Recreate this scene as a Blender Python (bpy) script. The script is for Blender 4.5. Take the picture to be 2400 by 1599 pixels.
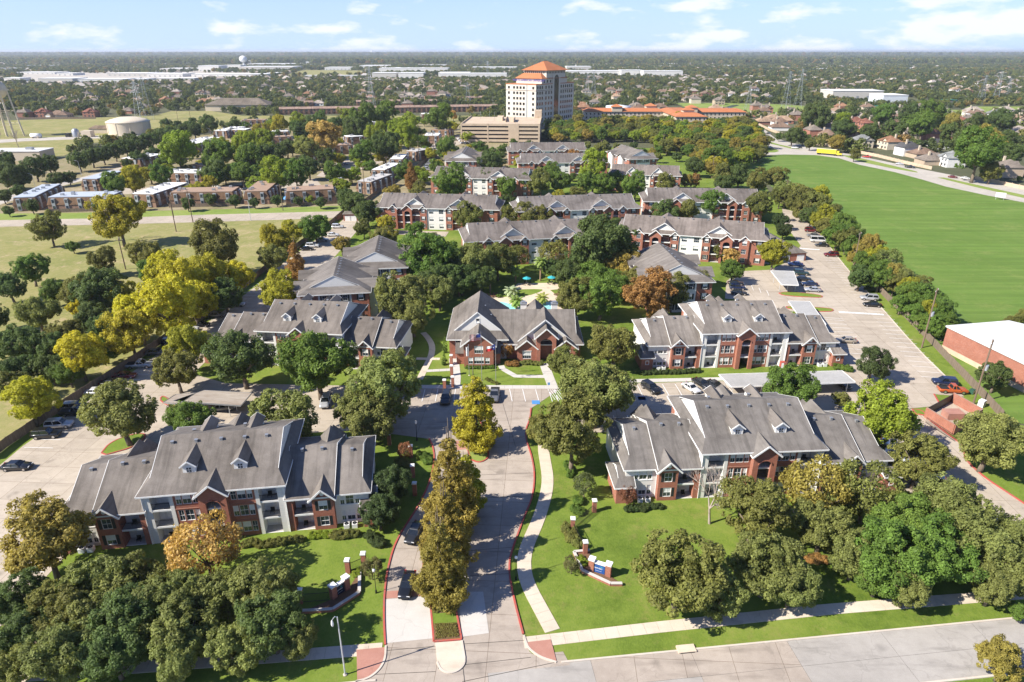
import bpy, bmesh, math, random
import numpy as np
from mathutils import Vector, Matrix
from mathutils.geometry import tessellate_polygon

# ------------------------------------------------------------------ camera, sky, sun, exposure
SC = bpy.context.scene
for o in list(bpy.data.objects): bpy.data.objects.remove(o)
COL = SC.collection
PI = math.pi
F, CX, CY, HZ, CAMH = 1560.0, 1200.0, 799.5, 120.0, 66.0      # photo 2400 x 1599
PITCH = math.atan((CY - HZ) / F); CP, SP = math.cos(PITCH), math.sin(PITCH)
cd = bpy.data.cameras.new('camera'); cam = bpy.data.objects.new('camera', cd); COL.objects.link(cam)
cam.location = (0, 0, CAMH); cam.rotation_euler = (PI/2 - PITCH, 0, 0)
cd.sensor_width = 36; cd.lens = 36 * F / 2400; cd.clip_start = 0.5; cd.clip_end = 200000
SC.camera = cam
SUN_EL = math.radians(40); SUN_AZ = math.atan2(-0.925, -0.38)   # from the lamp's shadow
sdir = Vector((math.sin(SUN_AZ)*math.cos(SUN_EL), math.cos(SUN_AZ)*math.cos(SUN_EL), math.sin(SUN_EL)))
sl = bpy.data.lights.new('sun', 'SUN'); sl.energy = 5.0; sl.angle = math.radians(0.55); sl.color = (1.0, 0.93, 0.82)
so = bpy.data.objects.new('sun', sl); COL.objects.link(so); so.rotation_euler = sdir.to_track_quat('Z', 'Y').to_euler()
W = bpy.data.worlds.new('World'); SC.world = W; W.use_nodes = True
nt = W.node_tree; N = nt.nodes; L = nt.links; N.clear()
def nd(nt, t, **k):
    n = nt.nodes.new(t)
    for a, b in k.items(): setattr(n, a, b)
    return n
def mth(nt, op, a, b=None, clamp=False):
    n = nd(nt, 'ShaderNodeMath', operation=op, use_clamp=clamp)
    for i, v in ((0, a), (1, b)):
        if v is None: continue
        if isinstance(v, (int, float)): n.inputs[i].default_value = v
        else: nt.links.new(v, n.inputs[i])
    return n.outputs[0]
sky = nd(nt, 'ShaderNodeTexSky', sky_type='NISHITA', sun_disc=False)
sky.sun_elevation = SUN_EL; sky.sun_rotation = SUN_AZ; sky.altitude = 100; sky.air_density = 1.0; sky.dust_density = 0.4; sky.ozone_density = 2.0
tc = nd(nt, 'ShaderNodeTexCoord'); sep = nd(nt, 'ShaderNodeSeparateXYZ'); L.new(tc.outputs['Generated'], sep.inputs[0])
mp = nd(nt, 'ShaderNodeMapping'); mp.inputs['Scale'].default_value = (11.0, 11.0, 36.0); mp.inputs['Location'].default_value = (1.93, 0.4, 0.62); L.new(tc.outputs['Generated'], mp.inputs[0])
no = nd(nt, 'ShaderNodeTexNoise'); no.inputs['Scale'].default_value = 1.0; no.inputs['Detail'].default_value = 6; no.inputs['Roughness'].default_value = 0.55
L.new(mp.outputs[0], no.inputs['Vector'])
# low cumulus: denser towards +X, only a band above the horizon
band = mth(nt, 'MULTIPLY', mth(nt, 'SUBTRACT', 0.085, sep.outputs[2], True), 2.1)
side = mth(nt, 'MULTIPLY', mth(nt, 'ADD', sep.outputs[0], 0.25), 0.09)
dens = mth(nt, 'SUBTRACT', mth(nt, 'ADD', mth(nt, 'ADD', no.outputs[0], band), side), 0.655)
cl = mth(nt, 'MULTIPLY', dens, 9.0, True)
mix = nd(nt, 'ShaderNodeMixRGB'); L.new(mth(nt, 'MULTIPLY', cl, 0.8), mix.inputs[0]); 
tn = nd(nt, 'ShaderNodeMixRGB', blend_type='MULTIPLY'); tn.inputs[0].default_value = 1; L.new(sky.outputs[0], tn.inputs[1]); tn.inputs[2].default_value = (0.76, 0.93, 1.34, 1); 
hz = mth(nt, 'MULTIPLY', mth(nt, 'POWER', mth(nt, 'SUBTRACT', 1.0, mth(nt, 'ABSOLUTE', sep.outputs[2]), True), 6.0), 0.85)
hm = nd(nt, 'ShaderNodeMixRGB'); L.new(hz, hm.inputs[0]); L.new(tn.outputs[0], hm.inputs[1]); hm.inputs[2].default_value = (5.7, 7.5, 10.2, 1)      # pale aerosol towards the horizon
L.new(hm.outputs[0], mix.inputs[1]); mix.inputs[2].default_value = (9.0, 9.2, 9.5, 1)
bg = nd(nt, 'ShaderNodeBackground'); bg.inputs[1].default_value = 0.064; L.new(mix.outputs[0], bg.inputs[0])
ow = nd(nt, 'ShaderNodeOutputWorld'); L.new(bg.outputs[0], ow.inputs[0])
vs = SC.view_settings; vs.view_transform = 'Standard'; vs.look = 'None'; vs.gamma = 1; vs.use_curve_mapping = False; vs.exposure = 0.92
cy = SC.cycles
cy.max_bounces = 5; cy.diffuse_bounces = 3; cy.glossy_bounces = 2; cy.transmission_bounces = 3; cy.transparent_max_bounces = 6; cy.volume_bounces = 0
cy.use_denoising = True; cy.sample_clamp_indirect = 6; cy.caustics_reflective = False; cy.caustics_refractive = False
RN = random.Random(11)

# ------------------------------------------------------------------ pixels -> ground (a pixel gives a direction, the ground gives the distance)
def ray(x, y):
    a = (x - CX) / F; b = (y - CY) / F
    return a, CP - b*SP, -SP - b*CP
def G(p, z=0.0):
    d = ray(*p); t = (z - CAMH) / d[2]
    return d[0]*t, d[1]*t
def depth(X, Y, Z=0): return Y*CP - (Z - CAMH)*SP
def crop(x0, y0, s): return lambda x, y: (x0 + x/s, y0 + y/s)
c1 = crop(0, 900, 2.2433); c2 = crop(700, 900, 2.2433); c3 = crop(1500, 900, 2.2433)
c4 = crop(0, 450, 2.6133); c5 = crop(700, 450, 2.6133); c6 = crop(1500, 450, 2.6133)
e1 = crop(0, 100, 3.7333); e2 = crop(500, 100, 3.7333); e3 = crop(1000, 100, 3.7333); e4 = crop(1400, 100, 3.734); e5 = crop(1800, 100, 3.7333)
vv = lambda x, y: (x*1.02, y*1.02)
def GP(cr, pts, z=0.0): return [G(cr(*p), z) for p in pts]

# ------------------------------------------------------------------ materials
MATS = {}
def newmat(name):
    m = bpy.data.materials.new(name); m.use_nodes = True; MATS[name] = m
    m.node_tree.nodes.clear(); return m, m.node_tree
def finish(nt, bsdf):
    o = nd(nt, 'ShaderNodeOutputMaterial'); nt.links.new(bsdf, o.inputs[0])
def rgb(nt, c): 
    n = nd(nt, 'ShaderNodeRGB'); n.outputs[0].default_value = (*c, 1); return n.outputs[0]
def mixc(nt, f, a, b, mode='MIX'):
    n = nd(nt, 'ShaderNodeMixRGB', blend_type=mode)
    for i, v in enumerate((f, a, b)):
        if isinstance(v, tuple): n.inputs[i].default_value = (*v, 1)
        elif isinstance(v, (int, float)): n.inputs[i].default_value = v
        else: nt.links.new(v, n.inputs[i])
    return n.outputs[0]
def ramp(nt, f, stops):
    n = nd(nt, 'ShaderNodeValToRGB'); e = n.color_ramp.elements
    while len(e) < len(stops): e.new(0.5)
    for k, (p, c) in enumerate(stops): e[k].position = p; e[k].color = (*c, 1) if isinstance(c, tuple) else (c, c, c, 1)
    nt.links.new(f, n.inputs[0]); return n.outputs[0]
def coords(nt, scale=(1, 1, 1), obj=False, rot=0):
    if obj: s = nd(nt, 'ShaderNodeTexCoord').outputs['Object']
    else: s = nd(nt, 'ShaderNodeNewGeometry').outputs['Position']
    m = nd(nt, 'ShaderNodeMapping'); m.inputs['Scale'].default_value = scale; m.inputs['Rotation'].default_value = (0, 0, rot); nt.links.new(s, m.inputs[0]); return m.outputs[0]
def noise(nt, vec, scale, detail=4, rough=0.6):
    n = nd(nt, 'ShaderNodeTexNoise'); n.inputs['Scale'].default_value = scale; n.inputs['Detail'].default_value = detail; n.inputs['Roughness'].default_value = rough
    nt.links.new(vec, n.inputs['Vector']); return n.outputs[0]
def prin(nt, col, rough=0.8, metal=0, spec=0.3, bump=None, bs=0.3, bd=0.05):
    b = nd(nt, 'ShaderNodeBsdfPrincipled')
    if isinstance(col, tuple): b.inputs['Base Color'].default_value = (*col, 1)
    else: nt.links.new(col, b.inputs['Base Color'])
    b.inputs['Roughness'].default_value = rough; b.inputs['Metallic'].default_value = metal; b.inputs['Specular IOR Level'].default_value = spec
    if bump is not None:
        bn = nd(nt, 'ShaderNodeBump'); bn.inputs['Strength'].default_value = bs; bn.inputs['Distance'].default_value = bd
        nt.links.new(bump, bn.inputs['Height']); nt.links.new(bn.outputs[0], b.inputs['Normal'])
    return b.outputs[0]
def mottled(name, a, b, scales=((0.15, 0.5), (2.5, 0.5)), rough=0.85, spec=0.25, obj=False, stretch=(1, 1, 1), lo=0.3, hi=0.7, bump=0.0, objcol=False, rot=0):
    m, nt = newmat(name); v = coords(nt, stretch, obj, rot); f = None
    for s, w in scales:
        t = mth(nt, 'MULTIPLY', noise(nt, v, s), w); f = t if f is None else mth(nt, 'ADD', f, t)
    f = ramp(nt, f, ((lo, 0.0), (hi, 1.0)))
    c = mixc(nt, f, a, b)
    if objcol:
        oi = nd(nt, 'ShaderNodeObjectInfo'); c = mixc(nt, 1.0, c, oi.outputs['Color'], 'MULTIPLY')
    finish(nt, prin(nt, c, rough, 0, spec, f if bump else None, bump)); return m
def plain(name, c, rough=0.6, metal=0, spec=0.4):
    m, nt = newmat(name); v = coords(nt, (1, 1, 1)); f = noise(nt, v, 1.7, 3)
    cc = mixc(nt, ramp(nt, f, ((0.3, 0.86), (0.7, 1.06))), tuple(x*0.0 for x in c), c)
    finish(nt, prin(nt, cc, rough, metal, spec)); return m

# shingle roofs: two grey-browns, long streaks down the slope, faint courses
def shingle(name, a, b):
    m, nt = newmat(name); v = coords(nt)
    big = noise(nt, v, 0.11, 5); mid = noise(nt, v, 0.9, 4); fine = noise(nt, v, 9.0, 2)
    f = mth(nt, 'ADD', mth(nt, 'MULTIPLY', big, 0.62), mth(nt, 'ADD', mth(nt, 'MULTIPLY', mid, 0.22), mth(nt, 'MULTIPLY', fine, 0.22)))
    c = mixc(nt, ramp(nt, f, ((0.36, 0.0), (0.68, 1.0))), a, b)
    st = noise(nt, coords(nt, (1.1, .09, .09), True), 1.0, 5, .7); c = mixc(nt, mth(nt, 'MULTIPLY', ramp(nt, st, ((0.45, 0.0), (0.68, 1.0))), 0.5), c, tuple(x*.55 for x in a))
    oc = coords(nt, (1, 1, 1), True)
    wv = nd(nt, 'ShaderNodeTexWave', wave_type='BANDS', bands_direction='Z'); wv.inputs['Scale'].default_value = 3.2; wv.inputs['Distortion'].default_value = 0.6; nt.links.new(oc, wv.inputs['Vector'])
    c = mixc(nt, mth(nt, 'MULTIPLY', wv.outputs[1], 0.12), c, (0.05, 0.05, 0.05))
    oi = nd(nt, 'ShaderNodeObjectInfo'); c = mixc(nt, 1.0, c, oi.outputs['Color'], 'MULTIPLY')
    finish(nt, prin(nt, c, 0.9, 0, 0.2, fine, 0.35, 0.04)); return m
shingle('shingle', (0.096, 0.083, 0.072), (0.240, 0.214, 0.190))
def brick(name, a, b, mortar):
    m, nt = newmat(name); v = coords(nt, (1, 1, 1), True)
    s = nd(nt, 'ShaderNodeSeparateXYZ'); nt.links.new(v, s.inputs[0]); cmb = nd(nt, 'ShaderNodeCombineXYZ')
    nt.links.new(mth(nt, 'ADD', s.outputs[0], s.outputs[1]), cmb.inputs[0]); nt.links.new(s.outputs[2], cmb.inputs[1])
    bt = nd(nt, 'ShaderNodeTexBrick'); nt.links.new(cmb.outputs[0], bt.inputs[0])
    bt.inputs['Color1'].default_value = (*a, 1); bt.inputs['Color2'].default_value = (*b, 1); bt.inputs['Mortar'].default_value = (*mortar, 1)
    bt.inputs['Scale'].default_value = 1; bt.inputs['Brick Width'].default_value = 0.3; bt.inputs['Row Height'].default_value = 0.1; bt.inputs['Mortar Size'].default_value = 0.012
    n = noise(nt, v, 0.7, 4); c = mixc(nt, ramp(nt, n, ((0.35, 0.0), (0.7, 0.38))), bt.outputs[0], tuple(x*0.55 for x in a))
    finish(nt, prin(nt, c, 0.85, 0, 0.2, bt.outputs[1], 0.3, 0.01)); return m
brick('brick', (0.40, 0.140, 0.085), (0.30, 0.098, 0.062), (0.36, 0.25, 0.20))
brick('tan_brick', (0.33, 0.19, 0.12), (0.25, 0.14, 0.09), (0.33, 0.27, 0.22))
def siding(name, c):
    m, nt = newmat(name); v = coords(nt, (1, 1, 1), True)
    wv = nd(nt, 'ShaderNodeTexWave', wave_type='BANDS', bands_direction='Z', wave_profile='SAW'); wv.inputs['Scale'].default_value = 0.8; nt.links.new(v, wv.inputs['Vector'])
    n = noise(nt, v, 0.6, 4)
    cc = mixc(nt, ramp(nt, n, ((0.3, 0.25), (0.75, 0.0))), c, tuple(x*0.72 for x in c))
    cc = mixc(nt, ramp(nt, wv.outputs[1], ((0.0, 0.4), (0.14, 0.0))), cc, tuple(x*0.55 for x in c))
    finish(nt, prin(nt, cc, 0.6, 0, 0.3, wv.outputs[1], 0.25, 0.02)); return m
siding('siding', (0.77, 0.755, 0.715))
siding('siding_tan', (0.55, 0.47, 0.36))
plain('trim', (0.80, 0.80, 0.78), 0.5); plain('shutter', (0.02, 0.025, 0.03), 0.5); plain('iron', (0.015, 0.016, 0.018), 0.45)
plain('joint_and_shade', (0.06, 0.055, 0.05), 0.9); plain('balcony_floor', (0.42, 0.40, 0.38), 0.8); plain('blind', (0.72, 0.73, 0.72), 0.7)  # near-black for dark joints and for shade painted into recesses
plain('metal_grey', (0.42, 0.43, 0.44), 0.4, 0.6); plain('metal_pole', (0.62, 0.64, 0.66), 0.35, 0.3); plain('galvanised', (0.44, 0.47, 0.50), 0.5, 0.4)
plain('white_paint', (0.80, 0.80, 0.79), 0.45); mottled('red_paint', (0.24, 0.13, 0.11), (0.42, 0.085, 0.065), ((0.5, 0.4), (3, 0.6)), 0.8, lo=.34, hi=.52); plain('blue_paint', (0.08, 0.25, 0.55), 0.6)
plain('rubber', (0.018, 0.018, 0.018), 0.8); plain('chrome', (0.6, 0.6, 0.62), 0.25, 0.9); plain('teal_cloth', (0.03, 0.36, 0.42), 0.8); plain('furniture_wood', (0.14, 0.07, 0.04), 0.7)
plain('sign_blue', (0.025, 0.09, 0.30), 0.35); plain('sign_dark', (0.012, 0.018, 0.04), 0.4); plain('cabinet_green', (0.03, 0.09, 0.06), 0.5); plain('teal_mark', (0.05, 0.45, 0.5), 0.5); plain('purple_text', (0.09, 0.05, 0.36), 0.5)
plain('tower_glass', (0.02, 0.016, 0.016), 0.12, 0, 0.8)
m, nt = newmat('glass'); finish(nt, prin(nt, (0.035, 0.05, 0.065), 0.08, 0, 0.9))
m, nt = newmat('car_glass'); finish(nt, prin(nt, (0.012, 0.015, 0.018), 0.05, 0, 0.9))
m, nt = newmat('headlight'); finish(nt, prin(nt, (0.75, 0.76, 0.78), 0.1, 0, 0.8))
m, nt = newmat('taillight'); finish(nt, prin(nt, (0.4, 0.01, 0.01), 0.2, 0, 0.6))
m, nt = newmat('car_paint'); oi = nd(nt, 'ShaderNodeObjectInfo'); b = nd(nt, 'ShaderNodeBsdfPrincipled'); nt.links.new(oi.outputs['Color'], b.inputs['Base Color'])
b.inputs['Roughness'].default_value = 0.32; b.inputs['Metallic'].default_value = 0.25; b.inputs['Coat Weight'].default_value = 0.8; b.inputs['Coat Roughness'].default_value = 0.05; finish(nt, b.outputs[0])
mottled('paint_any', (0.82, 0.82, 0.82), (1, 1, 1), ((0.2, 0.5), (3, 0.5)), 0.75, objcol=True)
mottled('wall_any', (0.8, 0.8, 0.8), (1, 1, 1), ((0.15, 0.4), (1.2, 0.6)), 0.85, objcol=True)
# ground materials
def conc(name, a, b, stain=0.35, slab=0.0, rot=0.0):
    m, nt = newmat(name); v = coords(nt); big = noise(nt, v, 0.07, 5); mid = noise(nt, v, 0.6, 5, 0.7); fine = noise(nt, v, 7, 2)
    f = mth(nt, 'ADD', mth(nt, 'MULTIPLY', big, 0.5), mth(nt, 'ADD', mth(nt, 'MULTIPLY', mid, 0.4), mth(nt, 'MULTIPLY', fine, 0.15)))
    c = mixc(nt, ramp(nt, f, ((0.38, 0.0), (0.68, 1.0))), a, b)
    v2 = coords(nt, (0.35, 1.6, 1)); st = noise(nt, v2, 0.35, 4)
    c = mixc(nt, mth(nt, 'MULTIPLY', ramp(nt, st, ((0.52, 0.0), (0.72, 1.0))), stain), c, tuple(x*0.5 for x in a))
    vo = nd(nt, 'ShaderNodeTexVoronoi', feature='DISTANCE_TO_EDGE'); vo.inputs['Scale'].default_value = 0.11; wob = nd(nt, 'ShaderNodeVectorMath', operation='ADD'); ns = nd(nt, 'ShaderNodeTexNoise'); ns.inputs['Scale'].default_value = .5; nt.links.new(v, ns.inputs['Vector']); sc_ = nd(nt, 'ShaderNodeVectorMath', operation='SCALE'); sc_.inputs['Scale'].default_value = 2.5; nt.links.new(ns.outputs['Color'], sc_.inputs[0]); nt.links.new(v, wob.inputs[0]); nt.links.new(sc_.outputs[0], wob.inputs[1]); nt.links.new(wob.outputs[0], vo.inputs['Vector'])
    c = mixc(nt, ramp(nt, vo.outputs['Distance'], ((0.003, 0.16), (0.008, 0.0))), c, tuple(x*.35 for x in a))
    oil = noise(nt, coords(nt, (1, 1, 1)), .33, 2, .4); c = mixc(nt, mth(nt, 'MULTIPLY', ramp(nt, oil, ((0.66, 0.0), (0.76, 1.0))), .4), c, tuple(x*.4 for x in a))
    if slab:
        bt = nd(nt, 'ShaderNodeTexBrick'); nt.links.new(coords(nt, (1, 1, 1), False, rot), bt.inputs[0]); bt.offset = 0
        bt.inputs['Scale'].default_value = 1; bt.inputs['Brick Width'].default_value = slab; bt.inputs['Row Height'].default_value = slab; bt.inputs['Mortar Size'].default_value = 0.035
        bt.inputs['Color1'].default_value = (1, 1, 1, 1); bt.inputs['Color2'].default_value = (0.9, 0.9, 0.9, 1); bt.inputs['Mortar'].default_value = (0.5, 0.46, 0.42, 1); bt.inputs['Mortar Smooth'].default_value = 0.2
        c = mixc(nt, 1.0, c, bt.outputs[0], 'MULTIPLY')
    finish(nt, prin(nt, c, 0.85, 0, 0.25, fine, 0.15, 0.02)); return m
conc('concrete', (0.365, 0.31, 0.245), (0.49, 0.425, 0.345), 0.3, 4.6, 0.06)
conc('street_concrete', (0.30, 0.28, 0.255), (0.40, 0.375, 0.345), 0.5)
conc('drive_concrete', (0.325, 0.275, 0.23), (0.455, 0.395, 0.335), 0.5, 5.8, 0.05)
conc('pale_concrete', (0.47, 0.445, 0.41), (0.54, 0.515, 0.48), 0.2)
conc('walk_concrete', (0.50, 0.42, 0.33), (0.62, 0.54, 0.44), 0.25)
conc('deck_concrete', (0.52, 0.42, 0.31), (0.64, 0.54, 0.42), 0.2)
conc('road_far', (0.36, 0.33, 0.29), (0.50, 0.46, 0.40), 0.2)
conc('garage_concrete', (0.46, 0.36, 0.26), (0.56, 0.45, 0.33), 0.2)
conc('kerb_concrete', (0.48, 0.42, 0.35), (0.58, 0.52, 0.45), 0.3)
conc('paver', (0.34, 0.16, 0.12), (0.44, 0.24, 0.19), 0.3)
def grass(name, a, b, c3, s=1.0, dry=(0.25, 0.20, 0.09), dryamt=0.45, mow=0.0, mrot=0.0):
    m, nt = newmat(name); v = coords(nt); big = noise(nt, v, 0.035*s, 5, 0.65); mid = noise(nt, v, 0.35*s, 5, 0.7); fine = noise(nt, coords(nt, (1, 0.5, 1)), 4.5, 4, 0.8)
    f = mth(nt, 'ADD', mth(nt, 'MULTIPLY', big, 0.5), mth(nt, 'ADD', mth(nt, 'MULTIPLY', mid, 0.3), mth(nt, 'MULTIPLY', fine, 0.3)))
    c = ramp(nt, f, ((0.40, a), (0.55, b), (0.72, c3)))
    if mow:
        mv = noise(nt, coords(nt, (0.012, 0.34, 1), False, mrot), 1.0, 3, .6); c = mixc(nt, mth(nt, 'MULTIPLY', ramp(nt, mv, ((0.38, 0.0), (0.62, 1.0))), mow), c, tuple(x*.68 for x in b))
    dp = mth(nt, 'ADD', mth(nt, 'MULTIPLY', noise(nt, v, 0.09*s, 6, .75), .7), mth(nt, 'MULTIPLY', noise(nt, v, 1.3, 4, .7), .3))
    c = mixc(nt, mth(nt, 'MULTIPLY', ramp(nt, dp, ((0.52, 0.0), (0.66, 1.0))), dryamt), c, dry)
    finish(nt, prin(nt, c, 0.95, 0, 0.1, fine, 0.5, 0.05)); return m
grass('lawn', (0.062, 0.105, 0.014), (0.138, 0.195, 0.030), (0.215, 0.255, 0.055), 1.4, (.25,.21,.08), .6)
grass('lawn_bright', (0.085, 0.14, 0.02), (0.145, 0.21, 0.032), (0.20, 0.25, 0.05))
grass('field_green', (0.090, 0.165, 0.027), (0.125, 0.205, 0.040), (0.165, 0.232, 0.055), 0.8, (.20,.235,.07), .7, .6, .5)
grass('dry_grass', (0.150, 0.178, 0.05), (0.24, 0.232, 0.085), (0.335, 0.285, 0.145), 1.6, (.42,.32,.20), 1.0)
grass('urban_ground', (0.13, 0.15, 0.05), (0.25, 0.21, 0.12), (0.40, 0.34, 0.25), 1.6)
grass('park_grass', (0.13, 0.20, 0.04), (0.20, 0.26, 0.06), (0.26, 0.29, 0.09), 1.0)
mottled('mulch', (0.10, 0.055, 0.03), (0.20, 0.12, 0.07), ((0.8, 0.5), (6, 0.5)), 0.95)
mottled('bark', (0.10, 0.075, 0.055), (0.22, 0.18, 0.14), ((1, 0.5), (6, 0.5)), 0.95, obj=True, stretch=(1, 1, 0.25))
mottled('pale_bark', (0.26, 0.21, 0.18), (0.44, 0.38, 0.33), ((1, 0.5), (6, 0.5)), 0.95, obj=True)
mottled('palm_bark', (0.20, 0.13, 0.08), (0.36, 0.26, 0.17), ((1, 0.5), (6, 0.5)), 0.95, obj=True, stretch=(0.3, 0.3, 1.5))
mottled('pole_wood', (0.13, 0.09, 0.06), (0.24, 0.18, 0.13), ((1, 0.5), (6, 0.5)), 0.95, obj=True, stretch=(2, 2, 0.2))
mottled('fence_wood', (0.115, 0.085, 0.06), (0.27, 0.215, 0.165), ((0.6, 0.4), (3, 0.6)), 0.95, stretch=(3, 3, 0.15), bump=0.3)
mottled('carport_metal', (0.31, 0.305, 0.29), (0.45, 0.44, 0.415), ((0.2, 0.5), (2, 0.5)), 0.5, 0.4)
mottled('rusty_metal', (0.22, 0.17, 0.13), (0.42, 0.38, 0.33), ((0.3, 0.5), (2, 0.5)), 0.7, 0.3, stretch=(0.4, 3, 1))
mottled('orange_roof', (0.36, 0.125, 0.05), (0.46, 0.18, 0.08), ((0.1, 0.5), (2, 0.5)), 0.8)
mottled('white_roof', (0.55, 0.55, 0.54), (0.68, 0.68, 0.67), ((0.08, 0.6), (1, 0.4)), 0.6)
mottled('tower_white', (0.54, 0.50, 0.43), (0.62, 0.58, 0.51), ((0.08, 0.6), (1, 0.4)), 0.7)
mottled('cream_metal', (0.56, 0.48, 0.36), (0.66, 0.58, 0.45), ((0.1, 0.5), (1, 0.5)), 0.55)
mottled('far_land', (0.050, 0.062, 0.032), (0.15, 0.145, 0.085), ((0.004, 0.5), (0.03, 0.3), (0.2, 0.2)), 1.0, 0.1)
m, nt = newmat('far_roof'); oi = nd(nt, 'ShaderNodeObjectInfo'); finish(nt, prin(nt, ramp(nt, oi.outputs['Random'], ((0.0, (.16,.14,.12)), (.4, (.26,.22,.19)), (.7, (.34,.28,.23)), (1.0, (.50,.46,.42)))), .9))
m, nt = newmat('pool_water'); v = coords(nt); n = noise(nt, v, 1.6, 3)
finish(nt, prin(nt, mixc(nt, ramp(nt, n, ((0.35, 0.0), (0.65, 1.0))), (0.22, 0.60, 0.62), (0.36, 0.72, 0.72)), 0.08, 0, 0.6, n, 0.15, 0.05))
m, nt = newmat('pond_water'); finish(nt, prin(nt, (0.05, 0.09, 0.12), 0.1, 0, 0.7))
# foliage: colour from the object, tint per leaf and per clump stored on the mesh
def leafmat(name, instanced=False):
    m, nt = newmat(name); at = nd(nt, 'ShaderNodeAttribute', attribute_name='tint'); oi = nd(nt, 'ShaderNodeObjectInfo')
    if instanced:
        base = ramp(nt, oi.outputs['Random'], ((0.0, (0.058, 0.082, 0.030)), (0.3, (0.082, 0.110, 0.036)), (0.55, (0.115, 0.142, 0.044)), (0.78, (0.160, 0.185, 0.048)), (0.93, (0.20, 0.19, 0.05)), (1.0, (0.26, 0.17, 0.06))))
    else: base = oi.outputs['Color']
    t = mth(nt, 'ADD', mth(nt, 'MULTIPLY', at.outputs['Fac'], 1.3), 0.47)
    cv = nd(nt, 'ShaderNodeCombineXYZ'); 
    for i in range(3): nt.links.new(t, cv.inputs[i])
    c = mixc(nt, 1.0, base, cv.outputs[0], 'MULTIPLY')
    d = nd(nt, 'ShaderNodeBsdfPrincipled'); nt.links.new(c, d.inputs['Base Color']); d.inputs['Roughness'].default_value = 0.6; d.inputs['Specular IOR Level'].default_value = 0.25
    tr = nd(nt, 'ShaderNodeBsdfTranslucent'); nt.links.new(mixc(nt, 1.0, c, (1.25, 1.2, 0.6), 'MULTIPLY'), tr.inputs[0])
    mx = nd(nt, 'ShaderNodeMixShader'); mx.inputs[0].default_value = 0.4; nt.links.new(d.outputs[0], mx.inputs[1]); nt.links.new(tr.outputs[0], mx.inputs[2])
    finish(nt, mx.outputs[0]); return m
leafmat('leaf'); leafmat('leaf_far', True)

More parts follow.
